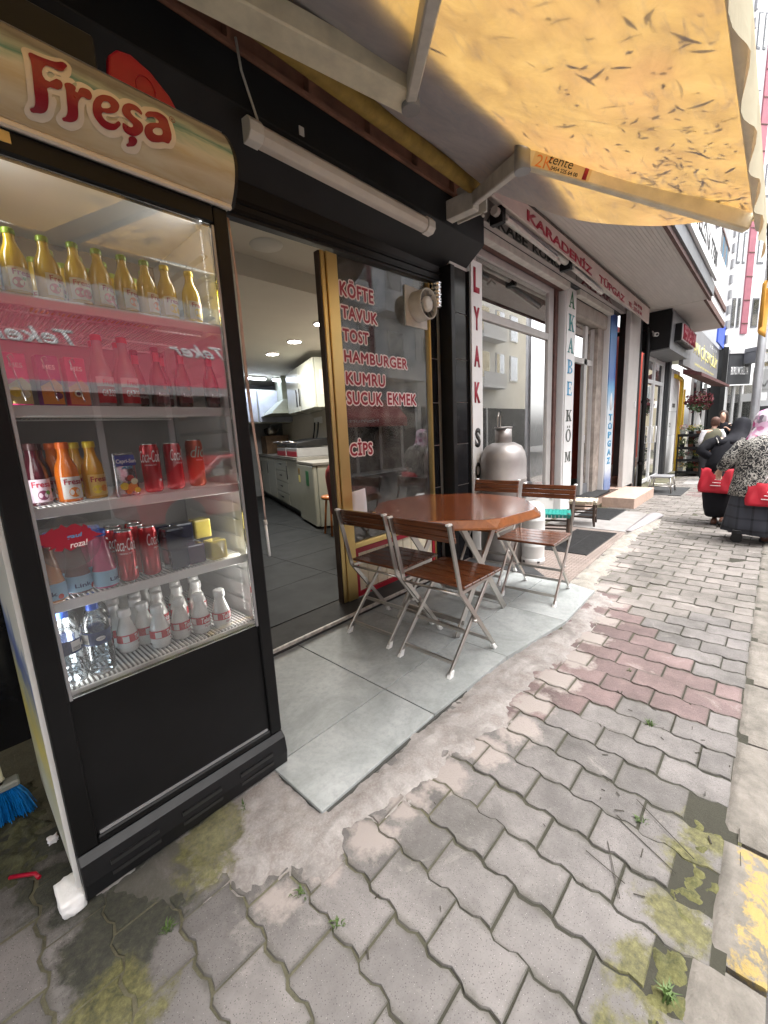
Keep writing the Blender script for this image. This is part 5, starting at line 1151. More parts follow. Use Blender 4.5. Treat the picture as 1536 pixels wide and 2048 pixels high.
def make_chair(label):
    t = thing('folding_chair', label, 'chair', (0,0,-5), 0, 'wooden slat folding chairs round the table')
    for s in (-1, 1):
        y = s*.190
        MB().bar((-.215,y,.80), (-.125,y,.43), .012, .026, up=(1,0,0)).build('back_post', STEEL, t, local=True, bevel=.002)
        MB().bar((-.127,y,.437), (.205,y,.018), .012, .026, up=(1,0,0)).build('front_leg', STEEL, t, local=True, bevel=.002)
        MB().bar((-.205,s*.168,.018), (.20,s*.168,.445), .012, .024, up=(1,0,0)).build('rear_leg', STEEL, t, local=True, bevel=.002)
        for x, yy in ((.205, y), (-.205, s*.168)):
            f = MB().hexa([(x-.017,yy-.013,0),(x+.017,yy-.013,0),(x+.017,yy+.013,0),(x-.017,yy+.013,0),(x-.012+(-.02 if x>0 else .02),yy-.010,.034),(x+.012+(-.02 if x>0 else .02),yy-.010,.034),(x+.012+(-.02 if x>0 else .02),yy+.010,.034),(x-.012+(-.02 if x>0 else .02),yy+.010,.034)]).build('foot_cap', WHITEP, t, local=True, bevel=.003)
        MB().box(-.232,-.198,y-.010,y+.010,.794,.806).build('post_cap', WHITEP, t, local=True, bevel=.003)
        MB().tube([(0.005,s*.160,.238),(0.005,s*.20,.238)], .009, 8).build('rivet', STEEL, t, local=True)
        MB().bar((-.12,s*.180,.425),(.22,s*.180,.440), .010, .018).build('seat_rail', STEEL, t, local=True)
    for x, z, yw in ((-.165,.062,.168),(.168,.064,.19),(-.045,.186,.168)): MB().bar((x,-yw,z),(x,yw,z), .010, .018).build('stretcher', STEEL, t, local=True)
    MB().tube([(-.118,-.19,.418),(-.118,.19,.418)], .007, 6).build('hinge_rod', STEEL, t, local=True)
    for k in range(5): MB().box(-.105+k*.0755,-.030+k*.0755-.0025,-.2,.2,.447,.463).build('seat_slat', WOODC, t, local=True, bevel=.003)
    d = Vector((.215-.125,0,-.37)).normalized()
    for k in range(3):
        a = Vector((-.200,0,.796))+d*(.034*k+.001); b = a+d*.0325; n = Vector((d.z,0,-d.x))*-.016
        MB().hexa([(b.x,-.197,b.z),(b.x+n.x,-.197,b.z+n.z),(b.x+n.x,.197,b.z+n.z),(b.x,.197,b.z),(a.x,-.197,a.z),(a.x+n.x,-.197,a.z+n.z),(a.x+n.x,.197,a.z+n.z),(a.x,.197,a.z)]).build('back_slat', WOODC, t, local=True, bevel=.003)
    return t
c1_ = make_chair('folding chair with its back to the camera, nearest the paving')
c1_.location = (1.812,1.278,.02); c1_.rotation_euler.z = R(-1)
clone(c1_, (1.842,1.735,.02), R(1), 'folding chair with its back to the camera, beside the gold door frame')
clone(c1_, (2.955,1.232,.02), R(183), 'folding chair facing the camera, at the right of the table')
clone(c1_, (3.10,1.735,.02), R(184), 'folding chair half hidden behind the table, in front of the gas cylinder')
# ---------------------------------------------------------------- gas cylinders, stools, mats
gc = thing('gas_cylinder', 'large dull silver gas cylinder with collar behind the chairs', 'gas cylinder', (3.67,1.88,0))
MB().lathe([(.18,0),(.20,.0),(.205,.05),(.208,.10),(.21,.11),(.21,.78),(.213,.785),(.213,.795),(.21,.80),(.21,.96),(.198,1.03),(.165,1.09),(.10,1.125),(.0,1.13)], 48, (3.67,1.88,0)).build('body', GASM, gc)
MB().lathe([(.075,1.11),(.075,1.25),(.070,1.25),(.070,1.12)], 24, (3.67,1.88,0), a0=R(110), a1=R(400)).build('collar', GASM, gc, solid=.004)
MB().lathe([(.0,1.255),(.10,1.258),(.105,1.265),(.10,1.272),(0,1.272)], 24, (3.67,1.88,0), sx=1.1, sy=.7).build('collar_rim', GASM, gc)
MB().tube([(3.67,1.88,1.13),(3.67,1.88,1.20)], .02, 10).build('valve', GOLD, gc)
MB().tube([(3.60,1.90,1.26),(3.60,1.90,1.36),(3.62,1.90,1.40),(3.65,1.90,1.36),(3.65,1.90,1.27)], .006, 6).build('wire_loop', STEEL, gc)
g2 = thing('gas_cylinder', 'small pale grey gas cylinder tucked right of the large one', 'gas cylinder', (3.66,1.575,.01))
MB().lathe([(.098,.07),(.10,.08),(.101,.18),(.103,.185),(.101,.19),(.101,.42),(.103,.425),(.101,.43),(.10,.50),(.085,.555),(.05,.585),(0,.59)], 32, (3.66,1.575,.0)).build('body', GASW, g2)
MB().lathe([(.092,.012),(.104,.012),(.106,.06),(.098,.072)], 32, (3.66,1.575,0)).build('foot_ring', GASW, g2)
for a in (2.6, 3.9, 5.2): MB().lathe([(.1065,.03),(.1065,.05)], 6, (3.66,1.575,0), a0=a, a1=a+.25).build('ring_slot', DKT, g2)
MB().tube([(3.62,1.50,.51),(3.612,1.485,.515)], .014, 10).build('valve', WHITEC, g2)
def stool(label, cx, cy, rz, size, h, weave, pale):
    t = thing('woven_stool', label, 'stool', (cx,cy,.012), rz, 'low woven stools outside the coal shop')
    s = size/2
    for a in (-1, 1):
        for b in (-1, 1): MB().tube([(a*s*.92,b*s*.92,0),(a*s*.86,b*s*.86,h*.3),(a*s*.88,b*s*.88,h-.02),(a*s*.88,b*s*.88,h+.012)], [.013,.016,.017,.015], 8).build('leg', BROWNST, t, local=True)
    for z in (.33, .6):
        for a in (-1, 1):
            MB().tube([(-s*.87,a*s*.87,h*z),(s*.87,a*s*.87,h*z)], .010, 6).build('stretcher', BROWNST, t, local=True)
            MB().tube([(a*s*.87,-s*.87,h*(z+.06)),(a*s*.87,s*.87,h*(z+.06))], .010, 6).build('stretcher', BROWNST, t, local=True)
    n = 14; w = 2*s/n
    for k in range(n):
        x = -s+w*(k+.5); up_ = k % 2
        MB().loft([[(x-w*.46,y,z-.004),(x+w*.46,y,z-.004),(x+w*.46,y,z+.004),(x-w*.46,y,z+.004)] for y, z in [(-s-.006,h-.035),(-s-.006,h-.004)]+[(-s+2*s*q/8, h+.004*(1 if (q+up_) % 2 else -1)) for q in range(9)]+[(s+.006,h-.004),(s+.006,h-.035)]], sm=False).build('woven_strap', weave, t, local=True)
    for k in range(8):
        y = -s+2*s*(k+.5)/8
        MB().loft([[(x,y-s*.11,z-.003),(x,y+s*.11,z-.003),(x,y+s*.11,z+.003),(x,y-s*.11,z+.003)] for x, z in [(-s-.006,h-.03),(-s-.006,h)]+[(-s+2*s*q/14, h+.004*(1 if (q+k) % 2 else -1)) for q in range(15)]+[(s+.006,h),(s+.006,h-.03)]], sm=False).build('woven_strap', pale, t, local=True)
    return t
TEALS = M('turquoise_strap', (.02,.28,.24), .4, var=.15); TEALD = M('turquoise_strap_dark', (.015,.22,.19), .4, var=.2)
WOVW = M('cream_cord', (.66,.60,.48), .7, var=.15, vs=30); WOVD = M('beige_cord', (.52,.45,.33), .7, var=.2, vs=30)
stool('low stool with turquoise plastic strap seat', 4.40,1.655, R(20), .29, .345, TEALS, TEALD)
stool('low stool with cream corded seat behind the turquoise one', 5.50,1.72, R(12), .30, .31, WOVW, WOVD)
rm = thing('ramp_plate', 'pinkish chequered metal plate in front of the coal shop', 'plate', (4.2,1.6,0))
RMP = M('chequer_plate', (.27,.22,.195), .55, .3, var=.2, vs=4)
MB().prism([(3.30,1.13),(5.28,1.18),(5.28,2.18),(3.44,2.18),(3.30,1.9)], (0,0,-.01), XR, (0,1,0), .022).build('plate', RMP, rm, bevel=.003)
mb = MB()
for i in range(62):
    for j in range(34):
        x = 3.34+i*.031; y = 1.15+j*.031
        if y < 1.14+.025*(x-3.3) or (x > 4.12 and x < 5.18 and 1.23 < y < 1.66) or x > 5.25: continue
        s_ = 1 if (i+j) % 2 else -1; mb.bar((x-.009, y-.009*s_, .0125), (x+.009, y+.009*s_, .0125), .005, .003)
mb.build('tread_pattern', RMP, rm)['kind'] = 'stuff'
tag(MB().prism([(3.31,1.30),(3.52,1.52),(3.45,2.1),(3.31,2.1)], (0,0,.013), XR, (0,1,0), .004).build('black_mat', RUBBER), 'black rubber sheet corner under the folding chair', 'mat')
gm = thing('grille_mat', 'black slotted rubber mat under the turquoise stool', 'mat', (4.65,1.45,.012))
for k in range(30): MB().bar((4.125+k*.0345,1.675,.018), (4.14+k*.0345,1.245,.018), .014, .012).build('bar', RUBBER, gm)
for y in (1.25,1.46,1.67): MB().bar((4.12,y,.016), (5.16,y,.016), .012, .008).build('cross_bar', RUBBER, gm)
CARP = M('grey_carpet', (.25,.235,.225), .95, var=.15, vs=8, bmp=.6, bs=150)
tag(MB().prism([(5.30,1.19),(6.50,1.19),(6.60,1.30),(6.62,2.05),(5.32,2.12)], (0,0,.002), XR, (0,1,0), .012).build('carpet', CARP, bevel=.003), 'grey outdoor carpet laid in front of the coal shop door', 'carpet')
tag(MB().sheet(6, 4, lambda u, v: (5.34+1.15*u, 1.20-.24*v*(.25+.75*u)*(1-.2*u), .016+.03*math.sin(math.pi*v)*u)).build('carpet_flap', M('carpet_back', (.30,.275,.28), .9, var=.08, bmp=.5, bs=100), solid=.006), 'pale folded back corner of the grey carpet', 'carpet flap')
dm = thing('door_mat', 'ribbed black door mat behind the cream stool', 'mat', (6.2,1.7,.014))
B('mat', RUBBER, dm, 5.85, 6.66, 1.50, 1.95, .0145, .020)
for k in range(14): MB().bar((5.88+k*.058,1.51,.0225), (5.88+k*.058,1.94,.0225), .03, .006).build('rib', RUBBER, dm)
ds = thing('door_step', 'black topped stone step at the coal shop door', 'step', (7,2.1,0))
B('riser', PINKST, ds, 6.42, 7.62, 1.99, 2.25, -.01, .13); B('rubber_top', RUBBER, ds, 6.40, 7.63, 1.97, 2.25, .131, .155)
MB().tube([(6.62,2.02,.165),(6.66,2.04,.19),(6.71,2.03,.165)], .012, 6).build('cable_loop', DKT, ds)
pb = tag(B('step_block', PINKST, None, 6.88, 8.20, 1.45, 1.89, -.01, .155, bevel=.006), 'loose pinkish stone step block on the pavement', 'step')
# ---------------------------------------------------------------- coal shop
cs = thing('coal_shop', 'coal and gas shop with grey framed window between white pillars', 'shop', (5.6,2.2,0))
FRG = M('grey_white_frame', (.50,.48,.46), .45, .2, var=.08)
B('wall_top', DGREY, cs, 3.475, 8.05, 2.05, 2.4, 2.99, 3.195)
for x0, x1, z0, z1 in ((3.66,3.74,.35,2.93),(5.46,5.60,.35,2.93),(3.741,5.459,2.31,2.39),(3.741,5.459,.35,.43),(3.741,5.459,2.86,2.93)): B('window_frame', FRG, cs, x0, x1, 2.19, 2.25, z0, z1, bevel=.004)
B('dark_jamb', BROWNF, cs, 5.605, 5.70, 2.17, 2.30, .3, 2.95); B('shutter_box', BROWNF, cs, 3.475, 5.75, 2.12, 2.18, 2.925, 2.985)
B('window_pane', GLASSD, cs, 3.742, 5.458, 2.215, 2.221, 2.392, 2.858); B('window_pane', GLASSD, cs, 3.742, 5.458, 2.215, 2.221, .432, 2.308)
B('sill_wall', WHITEW, cs, 3.475, 5.76, 2.195, 2.4, -.05, .345); B('side_post', FRG, cs, 3.475, 3.655, 2.195, 2.3, .346, 2.95)
B('pillar', WHITEB, cs, 5.755, 6.10, 2.10, 2.5, -.05, 2.985, bevel=.006)
B('pillar', WHITEB, cs, 7.66, 8.05, 2.10, 2.5, -.05, 2.985, bevel=.006)
AGED = M('aged_jamb', (.34,.29,.25), .8, var=.4, vs=6, bmp=.4)
B('aged_jamb', AGED, cs, 7.36, 7.655, 2.18, 2.4, 0, 2.9)
B('roller_shutter', M('rolled_shutter', (.33,.29,.25), .6, .2, var=.2), cs, 6.105, 7.655, 2.13, 2.30, 2.72, 2.93, bevel=.02)
for x0, x1 in ((6.105,6.16),(6.93,7.05),(7.30,7.355)): B('door_frame', FRG, cs, x0, x1, 2.23, 2.28, .15, 2.70)
B('door_frame', FRG, cs, 6.161, 7.299, 2.23, 2.28, 2.15, 2.23)
B('door_pane', GLASSD, cs, 7.051, 7.299, 2.25, 2.256, .32, 2.149); B('door_pane', GLASSD, cs, 6.161, 7.299, 2.25, 2.256, 2.231, 2.70); B('door_pane', GREYP, cs, 7.051, 7.299, 2.24, 2.27, .15, .31)
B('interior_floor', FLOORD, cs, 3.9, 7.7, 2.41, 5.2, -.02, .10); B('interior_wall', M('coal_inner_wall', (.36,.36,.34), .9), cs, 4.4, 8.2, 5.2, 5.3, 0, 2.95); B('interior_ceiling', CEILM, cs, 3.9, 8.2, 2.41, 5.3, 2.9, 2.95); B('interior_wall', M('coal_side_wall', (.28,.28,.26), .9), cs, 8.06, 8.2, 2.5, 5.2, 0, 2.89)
for k in range(3): MB().tube([(4.15+k*.5,2.55,.1),(4.15+k*.5,2.55,.75-.1*k)], .12, 16).build('stored_cylinder', GASW, cs)
MB().tube([(4.75,2.45,.1),(4.75,2.45,1.35)], .05, 12).build('white_post', WHITEP, cs)
# signs
def letter_strip(s, x0, x1, zs, y, mats, parent, serif=False):
    for ch, (z0, z1), m_ in zip(s, zs, mats):
        if not serif: front_text(ch, x0, x1, z0, z1, y, m_, parent, name='letter', off=.045); continue
        w = x1-x0; h = z1-z0; t_ = .24; mb = MB(); P = lambda q: mb.prism([(x0+a*w, z0+b*h) for a, b in q], (0,y-.0015,0), XR, ZU, .0015)
        hb = .075
        def stem(a, b0=0, b1=1): P([(a, b0), (a+t_, b0), (a+t_, b1), (a, b1)])
        def ser(a, b, w_=.40): P([(a-w_/2, b), (a+w_/2, b), (a+w_/2, b+hb), (a-w_/2, b+hb)])
        if ch == 'A':
            P([(.05,0),(.17,0),(.52,.84),(.46,.98)]); P([(.62,0),(.90,0),(.56,1),(.44,1)]); P([(.26,.28),(.68,.28),(.66,.36),(.29,.36)]); ser(.14,0,.32); ser(.80,0,.42)
        elif ch == 'K':
            stem(.12); ser(.24,0,.48); ser(.24,1-hb,.48); P([(.36,.44),(.44,.40),(.86,.95),(.74,.95)]); P([(.42,.55),(.66,.02),(.94,.02),(.60,.66)]); ser(.82,0,.36); ser(.80,1-hb,.34)
        elif ch in 'ÖO':
            top_ = .78 if ch == 'Ö' else 1; n = 20; pts = []
            for k in range(n):
                a, b = 2*math.pi*k/n, 2*math.pi*(k+1)/n; q = []
                for t in (a, b): q.append((.5+.46*math.cos(t), top_/2+top_/2*math.sin(t)))
                for t in (b, a): q.append((.5+.26*math.cos(t), top_/2+top_*.42*math.sin(t)))
                P(q)
            if ch == 'Ö':
                for cx in (.33,.67): P([(cx+.085*math.cos(k*.785), .91+.075*math.sin(k*.785)) for k in range(8)])
        elif ch == 'B':
            stem(.12); ser(.22,0,.40); ser(.22,1-hb,.40)
            for zc, hh, rr in ((.25,.25,.54),(.74,.26,.48)):
                for k in range(10):
                    a, b = -1.571+k*.314, -1.571+(k+1)*.314
                    P([(.36+rr*math.cos(a), zc+hh*math.sin(a)), (.36+rr*math.cos(b), zc+hh*math.sin(b)), (.36+(rr-.22)*math.cos(b), zc+hh*.74*math.sin(b)), (.36+(rr-.22)*math.cos(a), zc+hh*.74*math.sin(a))])
        elif ch == 'E':
            stem(.12); P([(.05,0),(.86,0),(.90,.26),(.84,.26),(.76,.08),(.05,.08)]); P([(.05,.92),(.74,.92),(.80,.76),(.86,.76),(.84,1),(.05,1)]); P([(.3,.47),(.58,.47),(.58,.54),(.3,.54)]); P([(.58,.38),(.63,.38),(.63,.63),(.58,.63)])
        elif ch == 'M':
            P([(.10,0),(.18,0),(.18,1),(.10,1)]); P([(.72,0),(.92,0),(.92,1),(.72,1)]); P([(.10,1),(.30,1),(.55,.1),(.47,.1)]); P([(.47,.1),(.54,.1),(.80,1),(.74,1)]); ser(.14,0,.26); ser(.82,0,.34); ser(.16,1-hb,.3); ser(.84,1-hb,.3)
        mb.build('letter', m_, parent)
s1 = thing('pillar_sign', 'white vertical sign strip with red letters L Y A K above black S O', 'sign', (3.56,2.09,.3), group='vertical pillar signs')
SGW = M('sign_white', (.78,.77,.76), .4, var=.04)
B('board', SGW, s1, 3.470, 3.655, 2.085, 2.098, .30, 2.72)
def adj(z, y): return 1.25+(z-1.25)*y
letter_strip('LYAKSO', 3.505, 3.605, [(2.458,2.664),(2.143,2.34),(1.824,2.01),(1.503,1.69),(1.09,1.273),(.79,.95)], 2.084, [REDT]*4+[DKT]*2, s1)
s2 = thing('pillar_sign', 'white vertical sign strip with green, teal, blue and grey serif letters AKABE KÖM', 'sign', (5.93,2.09,.3), group='vertical pillar signs')
B('board', SGW, s2, 5.775, 6.085, 2.085, 2.0985, .42, 2.97)
k = 2.084/2.05
letter_strip('AKABEKÖM', 5.82, 6.03, [(adj(a,k),adj(b,k)) for a, b in ((2.712,2.907),(2.434,2.635),(2.17,2.356),(1.914,2.087),(1.641,1.815),(1.308,1.455),(1.037,1.256),(.774,.907))], 2.084, [GREEN,TEAL,TEAL,BLUET,BLUET,GREYT,GREYT,GREYT], s2, True)
s3 = thing('pillar_sign', 'blue and white vertical sign strip beside the red entrance', 'sign', (7.88,2.09,.3), group='vertical pillar signs')
def blue_sign():
    m, N, L, p = nodes('blue_sign'); tc = N.new('ShaderNodeTexCoord'); sp = N.new('ShaderNodeSeparateXYZ'); L.new(tc.outputs['Object'], sp.inputs[0])
    mr = N.new('ShaderNodeMapRange'); mr.inputs[1].default_value = 0; mr.inputs[2].default_value = 2.7; L.new(sp.outputs[2], mr.inputs[0])
    f = nz(N, L, tc.outputs['Object'], 9, 5); a = N.new('ShaderNodeMath'); a.operation = 'MULTIPLY_ADD'; a.inputs[1].default_value = .06; L.new(f, a.inputs[0]); L.new(mr.outputs[0], a.inputs[2])
    L.new(ramp(N, L, a.outputs[0], [(0,(.03,.12,.42)),(.10,(.7,.74,.78)),(.46,(.66,.74,.8)),(.60,(.12,.38,.66)),(.66,(.03,.12,.42)),(.9,(.04,.2,.5)),(1,(.02,.08,.3))]), p.inputs['Base Color']); p.inputs['Roughness'].default_value = .4; return m
B('board', blue_sign(), s3, 7.68, 8.04, 2.085, 2.0985, .12, 2.97)
letter_strip('TÜPGAZ', 7.76, 7.96, [(1.30-.145*i,1.41-.145*i) for i in range(6)], 2.084, [BLUET]*6, s3)
MB().lathe([(0,1.35),(.05,1.35),(.055,1.55),(.03,1.62),(.012,1.64),(.012,1.72),(0,1.72)], 14, (7.86,2.088,.12), sy=.15).build('printed_bottle', WTT, s3)
s4 = thing('fascia_sign', 'dark grey sign board with black letters KÖMÜR under the coal shop awning', 'sign', (5.5,2.0,3))
B('board', M('taupe_board', (.40,.36,.34), .6, var=.2, vs=4), s4, 3.475, 8.04, 1.985, 2.04, 3.0, 3.19)
[B('lower_lip', OLDW, s4, a_, b_, 2.045, 2.13, 2.925, 2.998, bevel=.004) for a_, b_ in ((3.475,5.75),(6.105,7.65))]; B('split', DKT, s4, 5.755, 5.765, 1.982, 1.984, 3.0, 3.19)
front_text('AKABE', 3.56, 4.37, 3.005, 3.095, 1.984, DKT, s4, off=.03); front_text('KÖMÜR', 4.49, 5.38, 3.005, 3.10, 1.984, DKT, s4, off=.03); front_text('ALPAK', 5.93, 7.30, 3.005, 3.095, 1.984, M('maroon_lettering', (.13,.02,.03), .5), s4, off=.03)
s5 = thing('awning_sign', 'weathered pink white awning front reading KARADENİZ TÜPGAZ in red', 'sign', (6,1.78,3))
PNKW = M('weathered_pink_white', (.56,.47,.42), .7, var=.14, vs=3, bmp=.1)
MB().hexa([(3.3,1.78,3.04),(8.72,1.78,2.895),(8.72,1.80,2.895),(3.3,1.80,3.04),(3.3,1.782,3.195),(8.72,1.782,3.15),(8.72,1.80,3.15),(3.3,1.80,3.195)]).build('canopy_front', PNKW, s5)
MB().hexa([(3.3,1.801,3.15),(8.72,1.801,3.11),(8.72,1.95,3.11),(3.3,1.95,3.15),(3.3,1.801,3.194),(8.72,1.801,3.149),(8.72,1.95,3.149),(3.3,1.95,3.194)]).build('canopy_top', PNKW, s5)
MB().bar((3.3,1.778,3.188),(8.72,1.778,3.145), .006, .02).build('mould_strip', M('mouldy_edge', (.10,.08,.065), .9, var=.6, vs=20), s5)
text_fit('KARADENİZ', (3.90,1.7785,3.045), (1,0,-.036), ZU, 1.78, .115, REDT, s5, off=.035); text_fit('TÜPGAZ', (5.95,1.7785,2.975), (1,0,-.026), ZU, 1.19, .105, REDT, s5, off=.03); text_fit('TEL.', (7.36,1.7785,2.955), (1,0,-.02), ZU, .22, .055, REDT, s5, off=.03)
front_text('216 99 96', 7.66, 8.18, 3.015, 3.07, 1.7785, REDT, s5, off=.03); front_text('215 43 64', 7.66, 8.18, 2.938, 2.993, 1.7785, REDT, s5, off=.03)
ra = thing('folded_awning', 'folded white awning arms and tube under the red lettered awning front', 'awning', (5,1.8,2.95))
MB().tube([(3.5,1.88,3.03),(8.0,1.88,3.03)], .035, 10).build('roller', OLDW, ra)
MB().bar((3.62,1.83,2.985),(4.70,1.82,2.935), .03, .035).build('arm', OLDW, ra, bevel=.004); MB().bar((4.72,1.82,2.985),(3.7,1.84,3.02), .025, .03).build('arm', GREYM, ra)
MB().bar((5.20,1.83,2.965),(6.16,1.80,2.89), .03, .035).build('arm', OLDW, ra, bevel=.004); MB().bar((6.18,1.82,2.94),(5.3,1.84,3.00), .025, .03).build('arm', GREYM, ra)
for x in (4.72, 6.2): MB().tube([(x-.06,1.82,2.94),(x,1.80,2.90),(x+.05,1.83,2.96),(x+.12,1.84,2.93)], .012, 6).build('cable_tangle', OLDW, ra)
for x in (3.58, 5.15): MB().box(x-.03,x+.03,1.83,1.95,2.95,3.08).build('bracket', BLACKG, ra, bevel=.004)
# ---------------------------------------------------------------- red entrance, pipe, camera
re = thing('red_entrance', 'recessed building entrance with a red painted wall', 'building', (8.6,2.4,0))
B('red_wall', REDW, re, 8.051, 13.0, 2.62, 2.75, .28, 3.22); B('skirting', PINKST, re, 8.051, 13.0, 2.60, 2.62, .12, .36)
B('landing', PINKST, re, 8.06, 9.0, 1.95, 2.60, -.05, .12); B('landing_step', PINKST, re, 8.10, 9.0, 2.2, 2.59, .121, .24)
B('column', M('column_render', (.56,.53,.50), .85, var=.1, vs=2), re, 8.30, 8.98, 1.96, 2.3, -.05, 3.195, bevel=.01) if False else None
B('column', M('column_render', (.56,.53,.50), .85, var=.1, vs=2), re, 8.29, 8.98, 1.95, 2.03, -.05, 3.195, bevel=.01)
B('dark_pier', DGREY, re, 8.99, 9.22, 1.97, 2.3, -.05, 3.195)
B('switch', WHITEP, re, 8.78, 8.86, 1.938, 1.949, 1.52, 1.62)
MB().tube([(8.7,2.58,1.9),(8.7,2.58,.95)], .006, 5).build('cord', DKT, re); MB().tube([(8.7,2.575,1.05),(8.7,2.575,.93)], .015, 6).build('cord_handle', WHITEP, re)
B('gas_arm', WHITEP, re, 8.2, 8.98, 2.56, 2.60, 2.28, 2.32)
dp = thing('drain_pipe', 'black drain pipe standing beside the red entrance', 'pipe', (9.28,1.9,0))
MB().tube([(9.28,1.89,0),(9.28,1.89,2.84),(9.29,1.92,2.92),(9.32,2.0,2.93),(9.4,2.6,2.93)], .042, 12).build('pipe', BLACKG, dp)
for z in (.45, 1.6, 2.5): MB().lathe([(.055,z),(.055,z+.05)], 14, (9.28,1.89,0)).build('clamp', BLACKG, dp)
cc_ = thing('security_camera', 'small pale security camera on the dark sign box', 'camera', (9.3,1.8,2.75))
MB().tube([(9.28,1.80,2.80),(9.20,1.74,2.78)], .035, 10).build('body', WHITEP, cc_); MB().tube([(9.20,1.74,2.78),(9.19,1.735,2.778)], .022, 10).build('lens', DKT, cc_); MB().tube([(9.298,1.83,2.86),(9.26,1.80,2.81)], .012, 6).build('bracket', WHITEP, cc_)
# ---------------------------------------------------------------- shops farther along
ps = thing('shop_with_red_letters', 'grey fronted shop with a dark sign box and white framed glass door', 'shop', (10.4,1.9,0))
MB().prism([(1.55,2.52),(1.53,3.12),(1.55,3.195),(2.1,3.195),(2.1,2.62),(1.95,2.50)][::-1], (9.31,0,0), (0,1,0), ZU, 1.95).build('sign_box', GREYP, ps); 
MB().prism([(1.56,2.54),(1.54,3.12),(1.56,3.19),(2.1,3.19),(2.1,2.63),(1.95,2.52)][::-1], (9.300,0,0), (0,1,0), ZU, .009).build('box_end', BLACKG, ps)
lb_ = B('letter_box', BLACKG, ps, 9.62, 11.1, 1.44, 1.535, 2.68, 2.98)
front_text('PERDESTAN', 9.66, 11.08, 2.70, 2.96, 1.438, REDT, ps, outline=.03, omat=PINKO, thick=.02)
WF = M('white_door_frame', (.62,.62,.62), .4, var=.05)
for x0, x1 in ((9.40,9.50),(10.2,10.32),(11.1,11.22)): B('door_frame', WF, ps, x0, x1, 1.93, 1.98, 0, 2.5)
for z in (2.0, 2.42, .02): B('door_frame', WF, ps, 9.501, 11.099, 1.935, 1.975, z, z+.07)
B('door_pane', GLASSD, ps, 9.501, 10.199, 1.95, 1.956, .09, 1.999); B('door_pane', GLASSD, ps, 10.321, 11.099, 1.95, 1.956, .09, 1.999); B('door_pane', GLASSD, ps, 9.501, 11.099, 1.95, 1.956, 2.071, 2.419)
for x in (10.1, 10.42): MB().tube([(x,1.93,.82),(x,1.88,.82),(x,1.88,1.15),(x,1.93,1.15)], .014, 8).build('door_handle', WHITEP, ps)
B('inner_wall', M('shop_inside', (.3,.31,.3), .9), ps, 9.3, 12.4, 4.5, 4.6, 0, 3.1)
B('dark_post', DGREY, ps, 11.3, 11.5, 1.85, 2.1, 0, 2.55); B('dark_post', DGREY, ps, 11.25, 11.29, 1.9, 2.1, 0, 2.55)
wc = thing('white_column', 'white tiled column between the glass door shop and the flower shop', 'column', (12.3,1.9,0))
for a, b in ((0,.9),(.905,1.45),(1.455,2.4)): B('panel', WHITEB, wc, 11.6, 12.55, 1.86, 2.2, a, b, bevel=.004)
B('name_plate', DKT, wc, 11.95, 12.25, 1.852, 1.859, 1.55, 1.64); front_text('12', 11.7, 11.86, 1.1, 1.2, 1.859, DKT, wc)
yp = thing('gas_pipe', 'bright yellow gas pipe beside the flower shop', 'pipe', (12.75,1.85,0))
MB().tube([(12.75,1.82,.0),(12.75,1.82,2.1),(12.72,1.82,2.2),(12.55,1.83,2.24),(11.9,1.84,2.25)], .045, 10).build('pipe', YELM, yp); MB().tube([(13.1,1.80,.7),(13.1,1.80,2.0)], .022, 8).build('thin_pipe', YELM, yp)
st2 = thing('metal_stool', 'low grey metal stool on the mat by the glass door', 'stool', (8.78,1.44,.01))
B('seat', GREYM, st2, 8.62, 8.98, 1.28, 1.60, .27, .30, bevel=.01)
for x, y in ((8.64,1.30),(8.96,1.30),(8.64,1.58),(8.96,1.58)): MB().tube([(x,y,.28),(x+(x-8.8)*.25,y+(y-1.44)*.25,.01)], .012, 6).build('leg', STEEL, st2)
for z in (.12,): MB().tube([(8.62,1.27,z),(8.98,1.27,z),(8.98,1.61,z),(8.62,1.61,z),(8.62,1.27,z)], .008, 6).build('ring', STEEL, st2)
tag(B('dark_mat', RUBBER, None, 8.4, 9.5, 1.1, 1.75, 0, .008), 'dark rectangular mat under the metal stool', 'mat')
tag(B('pale_mat', CARP, None, 10.0, 10.9, .75, 1.3, 0, .008), 'grey mat on the pavement before the flower rack', 'mat')
fs_ = thing('flower_shop', 'flower shop with grey sign of yellow letters and a maroon folded awning', 'shop', (14,1.9,0))
B('sign_board', M('grey_sign_sheet', (.19,.19,.20), .45, var=.12, vs=2), fs_, 11.3, 17.9, 1.62, 1.70, 2.42, 3.42)
front_text('AN ÇİÇEKÇİLİK', 12.6, 17.6, 2.72, 3.16, 1.619, YELT, fs_, off=.01); front_text('SAKSI ARANJMAN BUKET', 12.9, 17.0, 2.53, 2.60, 1.619, YELT, fs_, off=0); front_text('15-19', 15.6, 17.2, 3.24, 3.32, 1.619, WTT, fs_, off=0)
MAR = M('maroon_awning', (.09,.025,.025), .7, var=.25)
MB().hexa([(11.9,1.35,2.20),(17.5,1.25,2.20),(17.5,1.7,2.28),(11.9,1.7,2.28),(11.9,1.35,2.27),(17.5,1.25,2.27),(17.5,1.7,2.39),(11.9,1.7,2.39)]).build('awning_roll', MAR, fs_)
B('inner_wall', M('brown_inside', (.20,.12,.075), .8), fs_, 13.2, 15.0, 2.2, 2.3, 0, 2.6); B('inner_pane', GLASSD, fs_, 15.0, 18.0, 1.9, 1.91, 0, 2.5); B('inner_light_wall', WHITEB, fs_, 15.0, 18.0, 3.0, 3.1, 0, 3)
for x in (14.95, 16.2, 17.9): B('post', WF, fs_, x, x+.1, 1.86, 1.92, 0, 2.4)
